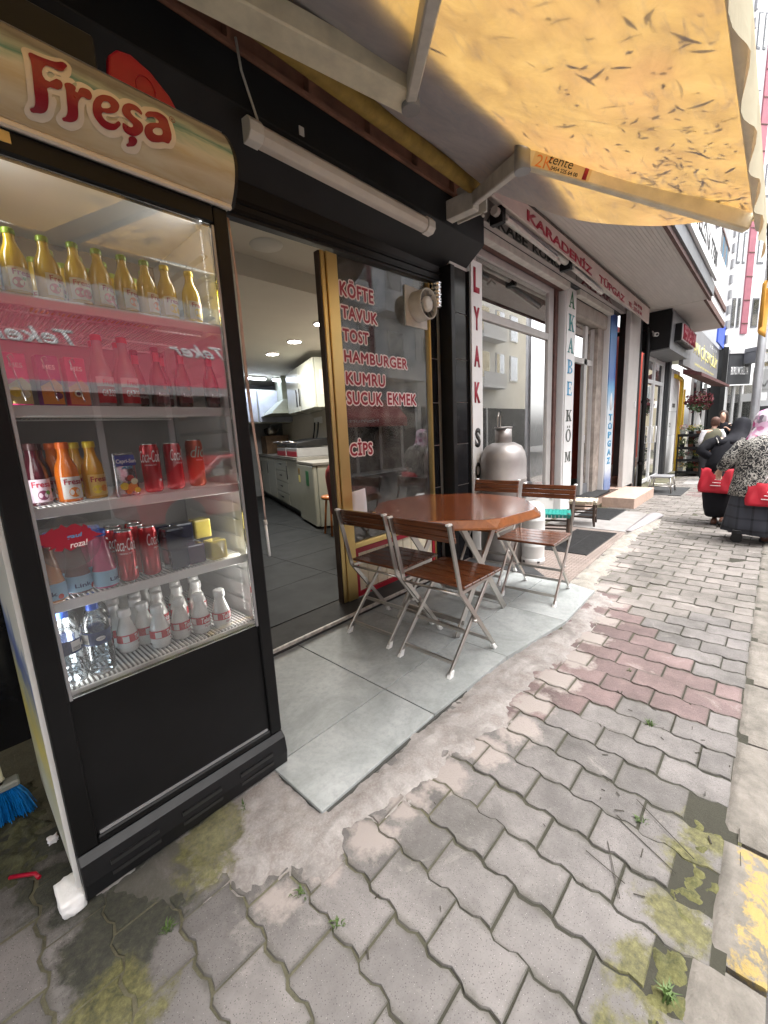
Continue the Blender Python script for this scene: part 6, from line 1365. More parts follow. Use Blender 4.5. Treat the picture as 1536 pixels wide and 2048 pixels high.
B('blue_panel', M('blue_panel', (.02,.08,.50), .5), fs_, 16.2, 18.3, 1.52, 1.56, 3.45, 4.1)
rk = thing('flower_rack', 'stepped black metal rack crowded with potted flowers', 'rack', (11.6,1.42,0))
for y in (1.20, 1.62): 
    for x in (11.45, 11.95): MB().bar((x,y,0),(x,y,.92), .03, .03, up=(1,0,0)).build('upright', BLACKG, rk)
LEAVES = [M('leaf_a', (.035,.075,.02), .6, var=.4, vs=30), M('leaf_b', (.07,.12,.03), .6, var=.4, vs=30), M('leaf_pale', (.30,.32,.26), .6, var=.3)]
def foliage(c, r, n, seed, size=.03, flat=1.0):
    random.seed(seed); mb = MB()
    for k in range(n):
        d = Vector((random.gauss(0,1), random.gauss(0,1), random.gauss(0,1)*flat)); d = d.normalized()*r*random.uniform(.3,1)**.6; p = Vector(c)+d
        a = Vector((random.gauss(0,1), random.gauss(0,1), random.gauss(0,1))).normalized(); b = a.cross(Vector((random.gauss(0,1), random.gauss(0,1), random.gauss(0,1)))).normalized(); s = size*random.uniform(.5,1.2)
        mb.add([p-a*s, p+b*s*.4, p+a*s, p-b*s*.4], [(0,1,2,3)])
    return mb
PETS = [M('petal_'+n_, c, .6, var=.2) for n_, c in (('red', (.30,.012,.02)), ('cream', (.65,.58,.42)), ('yellow', (.65,.38,.04)), ('pink', (.5,.15,.22)), ('white', (.7,.68,.64)))]
POT = [M('pot_clay', (.25,.10,.06), .7), M('pot_black', (.03,.03,.03), .5), M('pot_white', (.6,.6,.58), .5)]
names = ['red', 'cream', 'yellow', 'pink', 'white']; pn = 0
for lv, z in enumerate((.06, .33, .60, .88)):
    B('shelf', BLACKG, rk, 11.44, 11.97, 1.19, 1.64, z, z+.03); B('shelf_lip', BLACKG, rk, 11.435, 11.44, 1.19, 1.64, z+.03, z+.06)
    for j in range(3):
        y = 1.27+j*.145; x = 11.55+.06*(j % 2); col = (lv*2+j) % 5
        t = thing('potted_flower', '%s flowering pot plant, %s on the %s shelf of the black rack' % (['dark red','cream','yellow','pink','white'][col], ['rightmost','middle','leftmost'][j], ['bottom','second','third','top'][lv]), 'plant', (x, y, z+.03), group='potted plants on the rack')
        MB().lathe([(0,0),(.04,0),(.055,.08),(.058,.085),(.05,.085),(.045,.07),(0,.07)], 12, (x, y, z+.03)).build('pot', POT[(lv+j) % 3], t)
        foliage((x, y, z+.17), .085, 90, lv*10+j, .03).build('foliage', LEAVES[(lv+j) % 3], t)['kind'] = 'stuff'
        foliage((x-.01, y, z+.20), .08, 40, lv*10+j+100, .02).build('petals', PETS[col], t)['kind'] = 'stuff'
bq = thing('red_flower_bouquet', 'tall bouquet of dark red flowers in a pale vase above the rack', 'flowers', (12.1,1.38,1.05))
MB().lathe([(0,.92),(.05,.92),(.045,1.05),(.07,1.2),(.03,1.36),(.05,1.40)], 14, (12.1,1.38,0)).build('vase', WHITEP, bq); B('stand', BLACKG, bq, 11.98, 12.22, 1.26, 1.50, 0, .918)
foliage((12.1,1.38,1.66), .27, 380, 5, .05, .55).build('petals', M('dark_red_petal', (.11,.012,.018), .7, var=.4), bq)['kind'] = 'stuff'; foliage((12.1,1.38,1.58), .24, 160, 6, .06, .6).build('foliage', LEAVES[0], bq)['kind'] = 'stuff'
for k in range(9): MB().tube([(12.1,1.38,1.38),(12.1+.12*math.cos(k*.7),1.38+.12*math.sin(k*.7),1.62)], .008, 4).build('stem', LEAVES[1], bq)
gp = thing('green_pot_plant', 'leafy green plant in a clay pot at the foot of the rack', 'plant', (12.0,1.06,0))
MB().lathe([(0,0),(.07,0),(.09,.13),(.095,.14),(.08,.14),(0,.12)], 12, (12.0,1.06,0)).build('pot', POT[0], gp); foliage((12.0,1.06,.26), .15, 220, 8, .04).build('foliage', LEAVES[1], gp)['kind'] = 'stuff'
lk2 = thing('lavender_pot', 'pale flowering plant on the ground right of the rack', 'plant', (12.6,1.0,0))
MB().lathe([(0,0),(.06,0),(.08,.11),(0,.10)], 12, (12.6,1.0,0)).build('pot', POT[2], lk2); foliage((12.6,1.0,.22), .13, 150, 9, .035).build('foliage', LEAVES[2], lk2)['kind'] = 'stuff'
# overhang of the next building
nb = thing('second_building', 'white apartment building with brown edged balconies beyond the soffit', 'building', (11,2,3.2))
B('soffit', SOFF, nb, 9.21, 12.3, 1.10, 2.3, 3.2, 3.23); B('edge_trim', BROWNF, nb, 9.21, 12.3, 1.06, 1.10, 3.19, 3.30); B('wall', WHITEB, nb, 9.21, 12.3, 1.35, 2.2, 3.31, 11)
for f in range(3):
    z = 3.55+f*2.6
    B('balcony_slab', WHITEB, nb, 9.3, 12.2, 1.08, 1.348, z-.24, z); B('balcony_edge', BROWNF, nb, 9.3, 12.2, 1.05, 1.08, z-.06, z+.04)
    B('balcony_wall', WHITEB, nb, 9.3, 12.2, 1.08, 1.11, z+.05, z+.75)
    for k in range(24): B('baluster', BLUET if k % 5 == 0 else GREYM, nb, 9.35+k*.12, 9.37+k*.12, 1.085, 1.105, z+.76, z+1.15)
    B('hand_rail', BROWNF, nb, 9.3, 12.2, 1.075, 1.115, z+1.151, z+1.2)
    for x in (9.6, 10.9):
        w = B('window', DGREY, nb, x, x+1.0, 1.33, 1.349, z+.2, z+1.9); B('pane', GLASSD, w, x+.05, x+.95, 1.32, 1.329, z+.25, z+1.85)
fb = thing('furniture_shop', 'dark fronted furniture shop with white letters on a slate sign', 'shop', (18.4,1.2,0))
D1 = Vector((.8,-.6,0)); P1 = Vector((18,1.55,0)); N1 = Vector((-.6,-.8,0))
def fbox(a, b, d0, d1, z0, z1, name, mat, par, bevel=0): 
    q = [P1+D1*a-N1*d0, P1+D1*b-N1*d0, P1+D1*b-N1*d1, P1+D1*a-N1*d1]
    return MB().hexa([p+Vector((0,0,z0)) for p in q]+[p+Vector((0,0,z1)) for p in q]).build(name, mat, par, bevel=bevel)
fbox(.25,1.15,-.04,0,2.32,3.28,'sign_board',DGREY,fb); fbox(.0,.20,-.05,.3,0,3.5,'dark_pier',BLACKG,fb); fbox(.2,.28,-.02,.2,0,3.5,'pale_post',WF,fb)
text_fit('BURU MOBİLYA', P1+D1*.36+N1*.042+Vector((0,0,2.62)), D1, ZU, .68, .34, WTT, fb, off=.01)
fbox(.28,1.6,.15,.2,0,2.3,'dark_glass',GLASSD,fb); fbox(.28,1.6,.6,.7,0,2.3,'inner_wall',BLACKG,fb)
for a in (.42,.72,1.05): fbox(a,a+.06,.10,.15,0,2.3,'white_mullion',WF,fb)
fbox(.95,1.5,-.35,0,1.75,2.0,'white_canopy',WHITEB,fb); fbox(.25,1.15,-.06,.3,3.29,3.42,'ledge',WHITEB,fb)
tb_ = thing('tall_white_building', 'tall white building with a pinkish red strip up its front', 'building', (19,1,3.4))
fbox(-.1,2.6,.02,3,3.43,14,'wall',WHITEB,tb_); fbox(.62,.86,-.02,.019,3.9,14,'red_strip',M('red_cladding', (.34,.12,.15), .7, var=.1),tb_)
for k in range(14): fbox(.62,.86,-.03,-.021,4.2+k*.7,4.23+k*.7,'strip_joint',BROWNF,tb_)
for f in range(5):
    for a, b in ((.22,.36),(.44,.54),(1.0,1.25)): 
        w = fbox(a,b,0,.019,4.1+f*1.9,5.0+f*1.9,'window',GREYP,tb_); fbox(a+.02,b-.02,-.006,-.001,4.15+f*1.9,4.95+f*1.9,'pane',GLASSD,w)
for k in range(22): fbox(.04,.11,-.06,.019,3.6+k*.45,3.86+k*.45,'stacked_bracket',GREYM,tb_)
bl = fbox(.80,1.12,-.45,.019,3.30,3.42,'balcony',GREYP,tb_); fbox(.80,1.12,-.46,-.44,3.43,3.9,'balcony_front',GREYP,tb_) if False else None
for k in range(8): fbox(.81+k*.04,.818+k*.04,-.45,-.44,3.43,3.85,'baluster',WF,tb_)
fbox(.80,1.12,-.455,-.435,3.85,3.89,'rail',WF,tb_); fbox(.82,1.08,-.42,.0,2.95,3.29,'balcony_base',GREYP,tb_)
fy = thing('cream_building', 'cream coloured building closing the view at the far right', 'building', (23,-.3,0))
MB().box(22,27,-2.6,.62,0,12).build('wall', M('cream_render', (.66,.58,.42), .85, var=.06, vs=1), fy)
for f in range(5):
    for y in (-1.7,-.8,.05):
        w = B('window', WF, fy, 21.95, 21.999, y, y+.45, 1.6+f*2.1, 2.8+f*2.1); B('pane', GLASSD, w, 21.93, 21.949, y+.04, y+.41, 1.65+f*2.1, 2.75+f*2.1)
    B('balcony', WHITEB, fy, 21.3, 21.94, -.2, .6, 3.2+f*2.1, 3.5+f*2.1)
fz = thing('white_corner_shop', 'pale shop front with blurred signs far down the street', 'shop', (21,.6,0)); B('front', WHITEB, fz, 20.9, 21.2, .1, .85, 0, 3.0); B('window', DGREY, fz, 20.88, 20.899, .2, .75, .4, 1.6); B('sign', WF, fz, 20.86, 20.899, .15, .8, 2.2, 2.9)
for k in range(4): MB().tube([(20.85,.2+k*.16,2.3+.1*(k%2)),(20.85,.28+k*.16,2.5),(20.85,.33+k*.16,2.3)], .02, 5).build('scroll', GREYM, fz)
lp = thing('lamp_post', 'grey metal lamp post by the kerb beyond the women', 'lamp post', (9.2,.306,0))
MB().tube([(9.2,.306,0),(9.2,.306,.3),(9.2,.306,7.0)], [.075,.06,.05], 14).build('pole', GREYM, lp); MB().lathe([(.12,0),(.12,.03),(.08,.06)], 14, (9.2,.306,0)).build('base', GREYM, lp); MB().tube([(9.2,.306,7),(9.2,-.3,7.4),(9.2,-1.0,7.5)], .04, 8).build('arm', GREYM, lp); B('lamp_head', GREYM, lp, 9.1, 9.3, -1.5, -.95, 7.44, 7.54)
# ---------------------------------------------------------------- across the street (seen in the panes)
oc = []
for i, (x0, x1, h, c) in enumerate(((-9,0.3,7,(.55,.52,.46)),(.35,7.0,5.2,(.66,.66,.66)),(7.05,13.5,7.8,(.60,.62,.64)),(13.55,24,7.5,(.66,.65,.62)))):
    b = thing('facing_building', ['beige block mirrored at the left of the fridge glass','white block with red shop canopy mirrored in the fridge glass','pale balconied block mirrored in the coal shop window','beige block across the street farther down'][i], 'building', ((x0+x1)/2,-7,0), group='buildings across the street')
    B('wall', M('facing_wall', sc(c, 1.15), .85, var=.06, vs=1), b, x0, x1, -9, -6.2, -.14, h); B('shop_front', DGREY, b, x0+.2, x1-.2, -6.2, -6.15, 0, 2.3); oc.append(b)
    for k in range(int((x1-x0)/1.5)):
        x = x0+.35+k*1.5
        for f in range(2 if h > 6 else 1):
            z = 3.7+f*2.0; w = B('window', WF, b, x, x+.85, -6.2, -6.14, z, z+1.3); B('pane', GLASSD, w, x+.05, x+.80, -6.139, -6.13, z+.05, z+1.25)
    for f in range(2 if h > 6 else 0):
        for x in (x0+1.2, x0+4.2): B('balcony', WHITEB, b, x, x+2.2, -6.2, -5.6, 3.2+f*2.2, 3.3+f*2.2); B('balcony_front', WF, b, x, x+2.2, -5.62, -5.6, 3.3+f*2.2, 3.9+f*2.2)
    for k in range(5): B('shop_window', WF, b, x0+.5+k*1.2, x0+.6+k*1.2, -6.149, -6.1, 0, 2.3)
RB = M('red_canopy', (.50,.015,.06), .6, var=.1)
MB().hexa([(.6,-6.14,3.62),(.6,-5.0,2.22),(4.8,-5.0,2.22),(4.8,-6.14,3.62),(.6,-6.14,3.65),(.6,-5.0,2.25),(4.8,-5.0,2.25),(4.8,-6.14,3.65)]).build('red_canopy', RB, oc[1])
for x in (1.85, 4.3): text_fit('Teker', (x,-5.47,2.84), (-1,0,0), (0,-.631,.775), 1.05, .36, WTT, oc[1], shear=.2, off=.02)
B('white_strip', WHITEB, oc[1], .6, 4.8, -5.0, -4.98, 2.10, 2.25)
MB().hexa([(8.4,-6.14,1.9),(12,-6.14,1.9),(12,-5.5,1.55),(8.4,-5.5,1.55),(8.4,-6.14,2.5),(12,-6.14,2.5),(12,-5.5,1.85),(8.4,-5.5,1.85)]).build('pink_canopy', M('pink_canopy', (.50,.12,.12), .6), oc[2])
text_fit('Hamuriş', (10.5,-5.497,1.66), (-1,0,0), ZU, 1.6, .14, WTT, oc[2], shear=.1)
car = thing('parked_car', 'red parked car mirrored low in the fridge glass', 'car', (3.6,-4.6,-.14))
prof = [(-1.7,.25),(-1.75,.6),(-1.6,.78),(-.9,.85),(-.45,1.2),(.55,1.22),(1.05,.88),(1.65,.8),(1.75,.55),(1.72,.25)]
MB().loft([[(3.6+x, y, -.14+z*(1 if abs(y+4.6) < .7 or z < .8 else .97)) for x, z in prof] for y in (-5.3,-5.2,-4.0,-3.9)], sm=False).build('body', M('red_car_paint', (.45,.01,.015), .25, coat=1), car, bevel=.04, seg=2)
for s_ in (-3.895,-5.305):
    MB().add([(2.85,s_,.74),(3.2,s_,1.0),(4.05,s_,1.02),(4.45,s_,.76)], [(0,1,2,3)]).build('side_window', GLASSD, car, solid=.01)
    for x in (2.5, 4.7): MB().loft([[(x+r_*math.cos(k*.3142), y, .16+r_*math.sin(k*.3142)) for k in range(20)] for r_, y in ((.30,s_-.02),(.30,s_+.03 if s_ > -4 else s_-.05))]).build('wheel', RUBBER, car)
for y in (-4.1,-5.1): B('headlight', WHITEP, car, 5.3, 5.36, y-.1, y+.1, .42, .54)
# ---------------------------------------------------------------- people
def skin_body(J, E, mat, parent, name='body', sub=2):
    keys = list(J); idx = {k: i for i, k in enumerate(keys)}
    bm = bmesh.new(); lay = bm.verts.layers.skin.verify(); inv = PW[parent.name].inverted()
    vs = []
    for i, k in enumerate(keys):
        p, r = J[k]; v = bm.verts.new(inv @ Vector(p)); v[lay].radius = (r, r) if not hasattr(r, '__len__') else r; v[lay].use_root = (i == 0); vs.append(v)
    for a, b in E: bm.edges.new((vs[idx[a]], vs[idx[b]]))
    me = bpy.data.meshes.new(name); bm.to_mesh(me); bm.free()
    o = bpy.data.objects.new(name, me); COL.objects.link(o)
    o.modifiers.new('skin', 'SKIN').use_smooth_shade = True; s = o.modifiers.new('sub', 'SUBSURF'); s.levels = s.render_levels = sub
    dg = bpy.context.evaluated_depsgraph_get(); dg.update(); m2 = bpy.data.meshes.new_from_object(o.evaluated_get(dg)); bpy.data.objects.remove(o)
    m2.materials.clear(); m2.materials.append(mat)
    for p in m2.polygons: p.use_smooth = True
    return put(bpy.data.objects.new(name, m2), parent)
def human(parent, H, P, stout=1.0):
    """P: joint positions; returns one continuous skinned body"""
    q = H/1.3; r = lambda x: x*q
    J = {'pel': (P['pel'], r(.085*stout)), 'chest': (P['chest'], r(.10*stout)), 'neck': (P['neck'], r(.036)), 'jaw': (P['jaw'], (r(.052), r(.058))), 'head': (P['head'], (r(.066), r(.074))), 'crown': (P['crown'], r(.040))}
    E = [('pel','chest'),('chest','neck'),('neck','jaw'),('jaw','head'),('head','crown')]
    nd = P.get('nose')
    if nd: J['nose'] = (nd, r(.010)); E.append(('head','nose'))
    for s in 'LR':
        J.update({'sh'+s: (P['sh'+s], r(.046)), 'el'+s: (P['el'+s], r(.034)), 'wr'+s: (P['wr'+s], r(.022)), 'pa'+s: (P['pa'+s], (r(.026), r(.014)))})
        E += [('chest','sh'+s),('sh'+s,'el'+s),('el'+s,'wr'+s),('wr'+s,'pa'+s)]
        w, p = Vector(P['wr'+s]), Vector(P['pa'+s]); d = (p-w).normalized(); sd = d.cross(Vector((0,0,1)) if abs(d.z) < .9 else Vector((1,0,0))).normalized(); dn = d.cross(sd)
        for i, (o_, l_) in enumerate(((-.020,.040),(-.007,.047),(.007,.044),(.020,.034))):
            a = p+sd*r(o_)+d*r(.018); b = a+d*r(l_*.55)+dn*r(.012); c = b+d*r(l_*.3)+dn*r(.026)
            for nm, pt in (('a', a), ('b', b), ('c', c)): J['f%s%d%s' % (s, i, nm)] = (pt, r(.0075))
            E += [('pa'+s, 'f%s%da' % (s, i)), ('f%s%da' % (s, i), 'f%s%db' % (s, i)), ('f%s%db' % (s, i), 'f%s%dc' % (s, i))]
        t1 = w.lerp(p, .6)-sd*r(.03); t2 = t1-sd*r(.012)+d*r(.026)+dn*r(.012); J['t%sa' % s] = (t1, r(.010)); J['t%sb' % s] = (t2, r(.008)); E += [('wr'+s, 't%sa' % s), ('t%sa' % s, 't%sb' % s)]
        J.update({'hip'+s: (P['hip'+s], r(.075*stout)), 'kn'+s: (P['kn'+s], r(.05)), 'an'+s: (P['an'+s], r(.028)), 'to'+s: (P['to'+s], r(.022))})
        E += [('pel','hip'+s),('hip'+s,'kn'+s),('kn'+s,'an'+s),('an'+s,'to'+s)]
    return skin_body(J, E, SKIN, parent)
def ring(c, rx, ry, n=28, fold=0, nf=9, ph=0, tilt=(0,0)):   # rx along +X (heading), ry along Y
    out = []
    for k in range(n):
        a = 2*math.pi*k/n; f = 1+fold*math.sin(nf*a+ph)+fold*.5*math.sin((nf*2+1)*a+ph*2); x = rx*f*math.cos(a); y = ry*f*math.sin(a)
        out.append((c[0]+x, c[1]+y, c[2]+x*tilt[0]+y*tilt[1]))
    return out
def sleeve(pts, rs, n=14): 
    m = MB(); P_ = []; R_ = []
    for i in range(len(pts)-1):
        for t in (0, .33, .66): P_.append(Vector(pts[i]).lerp(Vector(pts[i+1]), t)); R_.append((rs[i]+(rs[i+1]-rs[i])*t)*(1+.06*math.sin(len(P_)*2.3)))
    P_.append(Vector(pts[-1])); R_.append(rs[-1]); return m.tube(P_, R_, n)
def shoe(parent, heel, toe, w, mat, lift=0.0):
    h, t = Vector(heel), Vector(toe); d = (t-h); sd = d.cross(Vector((0,0,1))).normalized(); u = sd.cross(d).normalized(); L_ = d.length; d.normalize(); rr = []
    for q, ww, hh in ((0,.6,.7),(.12,.8,1.25),(.35,.75,1.5),(.6,1,.95),(.85,.95,.7),(1,.45,.4)):
        c = h+d*L_*q; rr.append([c+sd*w*ww*.5*math.cos(k*.5236)+u*(w*hh*.38*(1+math.sin(k*.5236))) for k in range(12)])
    MB().loft(rr).build('shoe', mat, parent)
    rr = []
    for q, ww in ((-.03,.7),(.12,.88),(.35,.8),(.6,1.06),(.85,1.02),(1.03,.5)):
        c = h+d*L_*q; rr.append([c+sd*w*ww*.5-u*.008, c+sd*w*ww*.5+u*.008, c-sd*w*ww*.5+u*.008, c-sd*w*ww*.5-u*.008])
    MB().loft(rr, sm=False).build('sole', SOLE, parent)
def paisley():
    m, N, L, p = nodes('paisley_cloth'); tc = N.new('ShaderNodeTexCoord'); v = tc.outputs['Object']
    w = N.new('ShaderNodeTexNoise'); w.inputs['Scale'].default_value = 9; w.inputs['Detail'].default_value = 2; L.new(v, w.inputs['Vector'])
    mv = N.new('ShaderNodeVectorMath'); mv.operation = 'MULTIPLY_ADD'; mv.inputs[1].default_value = (.11,.11,.11); L.new(w.outputs['Color'], mv.inputs[0]); L.new(v, mv.inputs[2])
    a = N.new('ShaderNodeTexVoronoi'); a.inputs['Scale'].default_value = 9; L.new(mv.outputs[0], a.inputs['Vector'])
    s = N.new('ShaderNodeMath'); s.operation = 'MULTIPLY'; s.inputs[1].default_value = 34; L.new(a.outputs['Distance'], s.inputs[0]); si = N.new('ShaderNodeMath'); si.operation = 'SINE'; L.new(s.outputs[0], si.inputs[0])
    g = nz(N, L, v, 24, 3, .5, 2.5)
    c1 = ramp(N, L, si.outputs[0], [(.72, (0,0,0)), (.86, (1,1,1))]); c2 = ramp(N, L, g, [(.53, (0,0,0)), (.56, (1,1,1)), (.60, (1,1,1)), (.63, (0,0,0))])
    c = mix(N, L, 1, c1, ramp(N, L, nz(N, L, v, 13, 2), [(.42, (0,0,0)), (.5, (1,1,1))]), 'MULTIPLY'); c = mix(N, L, 1, c, c2, 'LIGHTEN')
    L.new(mix(N, L, c, (.014,.014,.016), (.50,.47,.42)), p.inputs['Base Color']); p.inputs['Roughness'].default_value = .85; return m
def floral():
    m, N, L, p = nodes('floral_scarf'); tc = N.new('ShaderNodeTexCoord'); v = tc.outputs['Object']
    a = N.new('ShaderNodeTexVoronoi'); a.inputs['Scale'].default_value = 26; L.new(v, a.inputs['Vector']); sc3 = N.new('ShaderNodeSeparateColor'); L.new(a.outputs['Color'], sc3.inputs[0])
    c = ramp(N, L, sc3.outputs[0], [(.0, (.75,.66,.72)), (.30, (.62,.30,.48)), (.45, (.45,.03,.16)), (.60, (.78,.70,.75)), (.72, (.10,.07,.10)), (.80, (.72,.55,.66)), (.95, (.80,.75,.78))]); [setattr(e, 'position', e.position) for e in []]
    L.new(c, p.inputs['Base Color']); p.inputs['Roughness'].default_value = .7; return m
def plaid():
    m, N, L, p = nodes('plaid_skirt'); tc = N.new('ShaderNodeTexCoord'); v = tc.outputs['Object']; c = (.035,.037,.048)
    sp = N.new('ShaderNodeSeparateXYZ'); L.new(v, sp.inputs[0]); out = None
    for ax in (1, 2):
        mm = N.new('ShaderNodeMath'); mm.operation = 'MULTIPLY'; mm.inputs[1].default_value = 55; L.new(sp.outputs[ax], mm.inputs[0]); s = N.new('ShaderNodeMath'); s.operation = 'SINE'; L.new(mm.outputs[0], s.inputs[0])
        r_ = ramp(N, L, s.outputs[0], [(.80, (0,0,0)), (.92, (.45,.45,.45))]); out = r_ if out is None else mix(N, L, 1, out, r_, 'ADD')
    L.new(mix(N, L, out, c, (.004,.004,.005)), p.inputs['Base Color']); p.inputs['Roughness'].default_value = .85; return m
# woman in patterned jacket
w1 = thing('person', 'woman from behind in black and white paisley jacket, plaid skirt and pink floral headscarf', 'person', (5.55,.08,0))
human(w1, 1.30, dict(pel=(5.55,.08,.62), chest=(5.57,.08,.90), neck=(5.60,.08,1.06), jaw=(5.63,.08,1.13), head=(5.63,.08,1.20), crown=(5.62,.08,1.28), nose=(5.71,.08,1.18),
   shL=(5.56,.23,1.01), elL=(5.53,.335,.83), wrL=(5.60,.405,.72), paL=(5.62,.415,.675), shR=(5.56,-.07,1.01), elR=(5.50,-.16,.82), wrR=(5.47,-.12,.68), paR=(5.46,-.11,.63),
   hipL=(5.55,.16,.58), knL=(5.53,.17,.33), anL=(5.42,.21,.16), toL=(5.42,.21,.06), hipR=(5.55,.0,.58), knR=(5.60,.0,.33), anR=(5.58,.0,.07), toR=(5.70,.0,.03)), 1.2)
PAIS = paisley()
MB().loft([ring((5.55,.08,z), rx, ry, 36, fd, 7, z*3) for z, rx, ry, fd in ((.475,.195,.245,.03),(.55,.19,.235,.025),(.66,.175,.215,.02),(.78,.165,.205,.015),(.90,.16,.20,.01),(.98,.14,.185,.01),(1.04,.10,.13,0),(1.07,.06,.075,0))]).build('jacket', PAIS, w1)
for s_, pts in ((1, [(5.56,.20,1.0),(5.55,.255,.94),(5.53,.335,.83),(5.59,.40,.735)]), (-1, [(5.56,-.04,1.0),(5.54,-.10,.94),(5.50,-.165,.82),(5.47,-.125,.70)])): sleeve(pts, [.075,.075,.068,.048]).build('sleeve', PAIS, w1)
MB().loft([ring((5.55,.08,z), rx, ry, 44, fd, 8, z*2, (.0,.03)) for z, rx, ry, fd in ((.10,.225,.27,.07),(.2,.215,.255,.05),(.35,.195,.235,.03),(.50,.175,.215,.01),(.58,.16,.20,0))]).build('skirt', plaid(), w1)
FLO = floral()
MB().loft([ring((c[0],.085+c[1],z), rx, ry, 28, fd, 5, z*9) for z, c, rx, ry, fd in ((.93,(5.49,0),.055,.075,.06),(.98,(5.53,0),.10,.13,.05),(1.03,(5.57,0),.115,.15,.03),(1.08,(5.60,0),.10,.125,.02),(1.14,(5.62,0),.10,.108,.02),(1.20,(5.625,0),.105,.105,.01),(1.26,(5.625,0),.092,.09,.01),(1.30,(5.62,0),.06,.06,0),(1.315,(5.62,0),.02,.02,0))]).build('headscarf', FLO, w1)
shoe(w1, (5.345,.215,.135), (5.41,.215,.010), .09, SHOE); shoe(w1, (5.52,.005,.008), (5.70,.0,.008), .085, SHOE)
# woman in black
w2 = thing('person', 'woman from behind in black coat and black headscarf, leaning forward', 'person', (6.32,.42,0))
human(w2, 1.30, dict(pel=(6.30,.43,.64), chest=(6.42,.39,.88), neck=(6.52,.35,1.01), jaw=(6.58,.33,1.07), head=(6.61,.325,1.13), crown=(6.63,.32,1.21), nose=(6.69,.32,1.10),
   shL=(6.41,.53,1.0), elL=(6.30,.655,.87), wrL=(6.33,.55,.785), paL=(6.33,.51,.76), shR=(6.45,.25,.99), elR=(6.50,.18,.82), wrR=(6.58,.2,.72), paR=(6.60,.2,.68),
   hipL=(6.30,.50,.6), knL=(6.33,.50,.34), anL=(6.30,.47,.07), toL=(6.40,.47,.03), hipR=(6.30,.36,.6), knR=(6.22,.37,.34), anR=(6.20,.385,.08), toR=(6.28,.385,.03)), 1.1)
MB().loft([ring((x,y,z), rx, ry, 32, fd, 6, z*4, (-.3,0)) for z, x, y, rx, ry, fd in ((.60,6.31,.43,.17,.19,.02),(.70,6.34,.42,.165,.185,.02),(.80,6.38,.405,.155,.18,.015),(.90,6.42,.39,.145,.185,.01),(.97,6.46,.375,.12,.16,0),(1.02,6.49,.36,.07,.09,0))]).build('coat', CLOTHB, w2)
for pts in ([(6.42,.50,.985),(6.37,.60,.94),(6.30,.66,.87),(6.33,.56,.79)], [(6.45,.27,.98),(6.48,.22,.9),(6.50,.18,.82),(6.57,.2,.73)]): sleeve(pts, [.068,.065,.058,.04]).build('sleeve', CLOTHB, w2)
MB().loft([ring((6.29,.43,z), rx, ry, 32, fd, 6, z*3) for z, rx, ry, fd in ((.10,.13,.135,.05),(.2,.16,.165,.04),(.35,.175,.185,.03),(.50,.17,.185,.02),(.64,.15,.17,0))]).build('skirt', CLOTHB, w2)
MB().loft([ring((x,y,z), rx, ry, 28, fd, 5, z*9, (-.25,0)) for z, x, y, rx, ry, fd in ((.93,6.37,.39,.09,.15,.09),(.98,6.43,.37,.105,.15,.07),(1.02,6.50,.35,.09,.105,.05),(1.06,6.55,.338,.085,.088,.04),(1.11,6.59,.33,.092,.092,.03),(1.16,6.61,.325,.092,.090,.02),(1.205,6.615,.32,.075,.075,.02),(1.235,6.615,.32,.045,.045,.01),(1.248,6.615,.32,.014,.014,0))]).build('headscarf', M('black_scarf', (.014,.014,.018), .85, var=.3, vs=8, bmp=1, bs=14, spec=.2), w2)
MB().tube([(6.36,.53,1.02),(6.28,.45,.86),(6.24,.38,.72)], .008, 6).build('bag_strap', STEEL, w2)
shoe(w2, (6.20,.47,.008), (6.37,.47,.008), .075, SHOE); shoe(w2, (6.10,.385,.055), (6.20,.385,.008), .075, SHOLE if False else SHOE)
# bags
def carrier(label, c, w, d, h, rz, lean, hand):
    t = thing('shopping_bag', label, 'bag', c, rz, 'red carrier bags held by the women'); rr = []
    for i in range(9):
        v = i/8; ww = w*(1-.05*v+.03*math.sin(v*7)); dd2 = d*(1-.75*v*v)
        rr.append([(math.copysign(min(1, abs(math.cos(k*.2618))*1.35), math.cos(k*.2618))*dd2/2+lean*v*h+.012*math.sin(k*1.7+v*5), math.copysign(min(1, abs(math.sin(k*.2618))*1.35), math.sin(k*.2618))*ww/2+.008*math.sin(k*2.1+v*4), v*h+.012*math.sin(k*.9)*v) for k in range(24)])
    MB().loft(rr).build('bag', REDB, t, local=True)
    for s in (-1, 1): MB().tube([(lean*h+s*d*.08,-w*.16,h*.96),(lean*h*1.1,-w*.05,h+hand*.8),(lean*h*1.15,0,h+hand),(lean*h*1.1,w*.05,h+hand*.8),(lean*h+s*d*.08,w*.16,h*.96)], .006, 6).build('handle', WTT, t, local=True)
    for k in range(3): MB().box(-d/2*.95-.006,-d/2*.95-.002,-w*.22,w*.10-k*.02,h*.30+k*.035,h*.30+k*.035+.008).build('print_line', PINKO, t, local=True)
    return t
carrier('red carrier bag with white handles held by the woman in black', (6.18,.475,.40), .31, .16, .27, -.25, .05, .09)
carrier('red carrier bag at the right picture edge held by the woman in the paisley jacket', (5.36,.02,.40), .30, .13, .22, -.2, .08, .07)
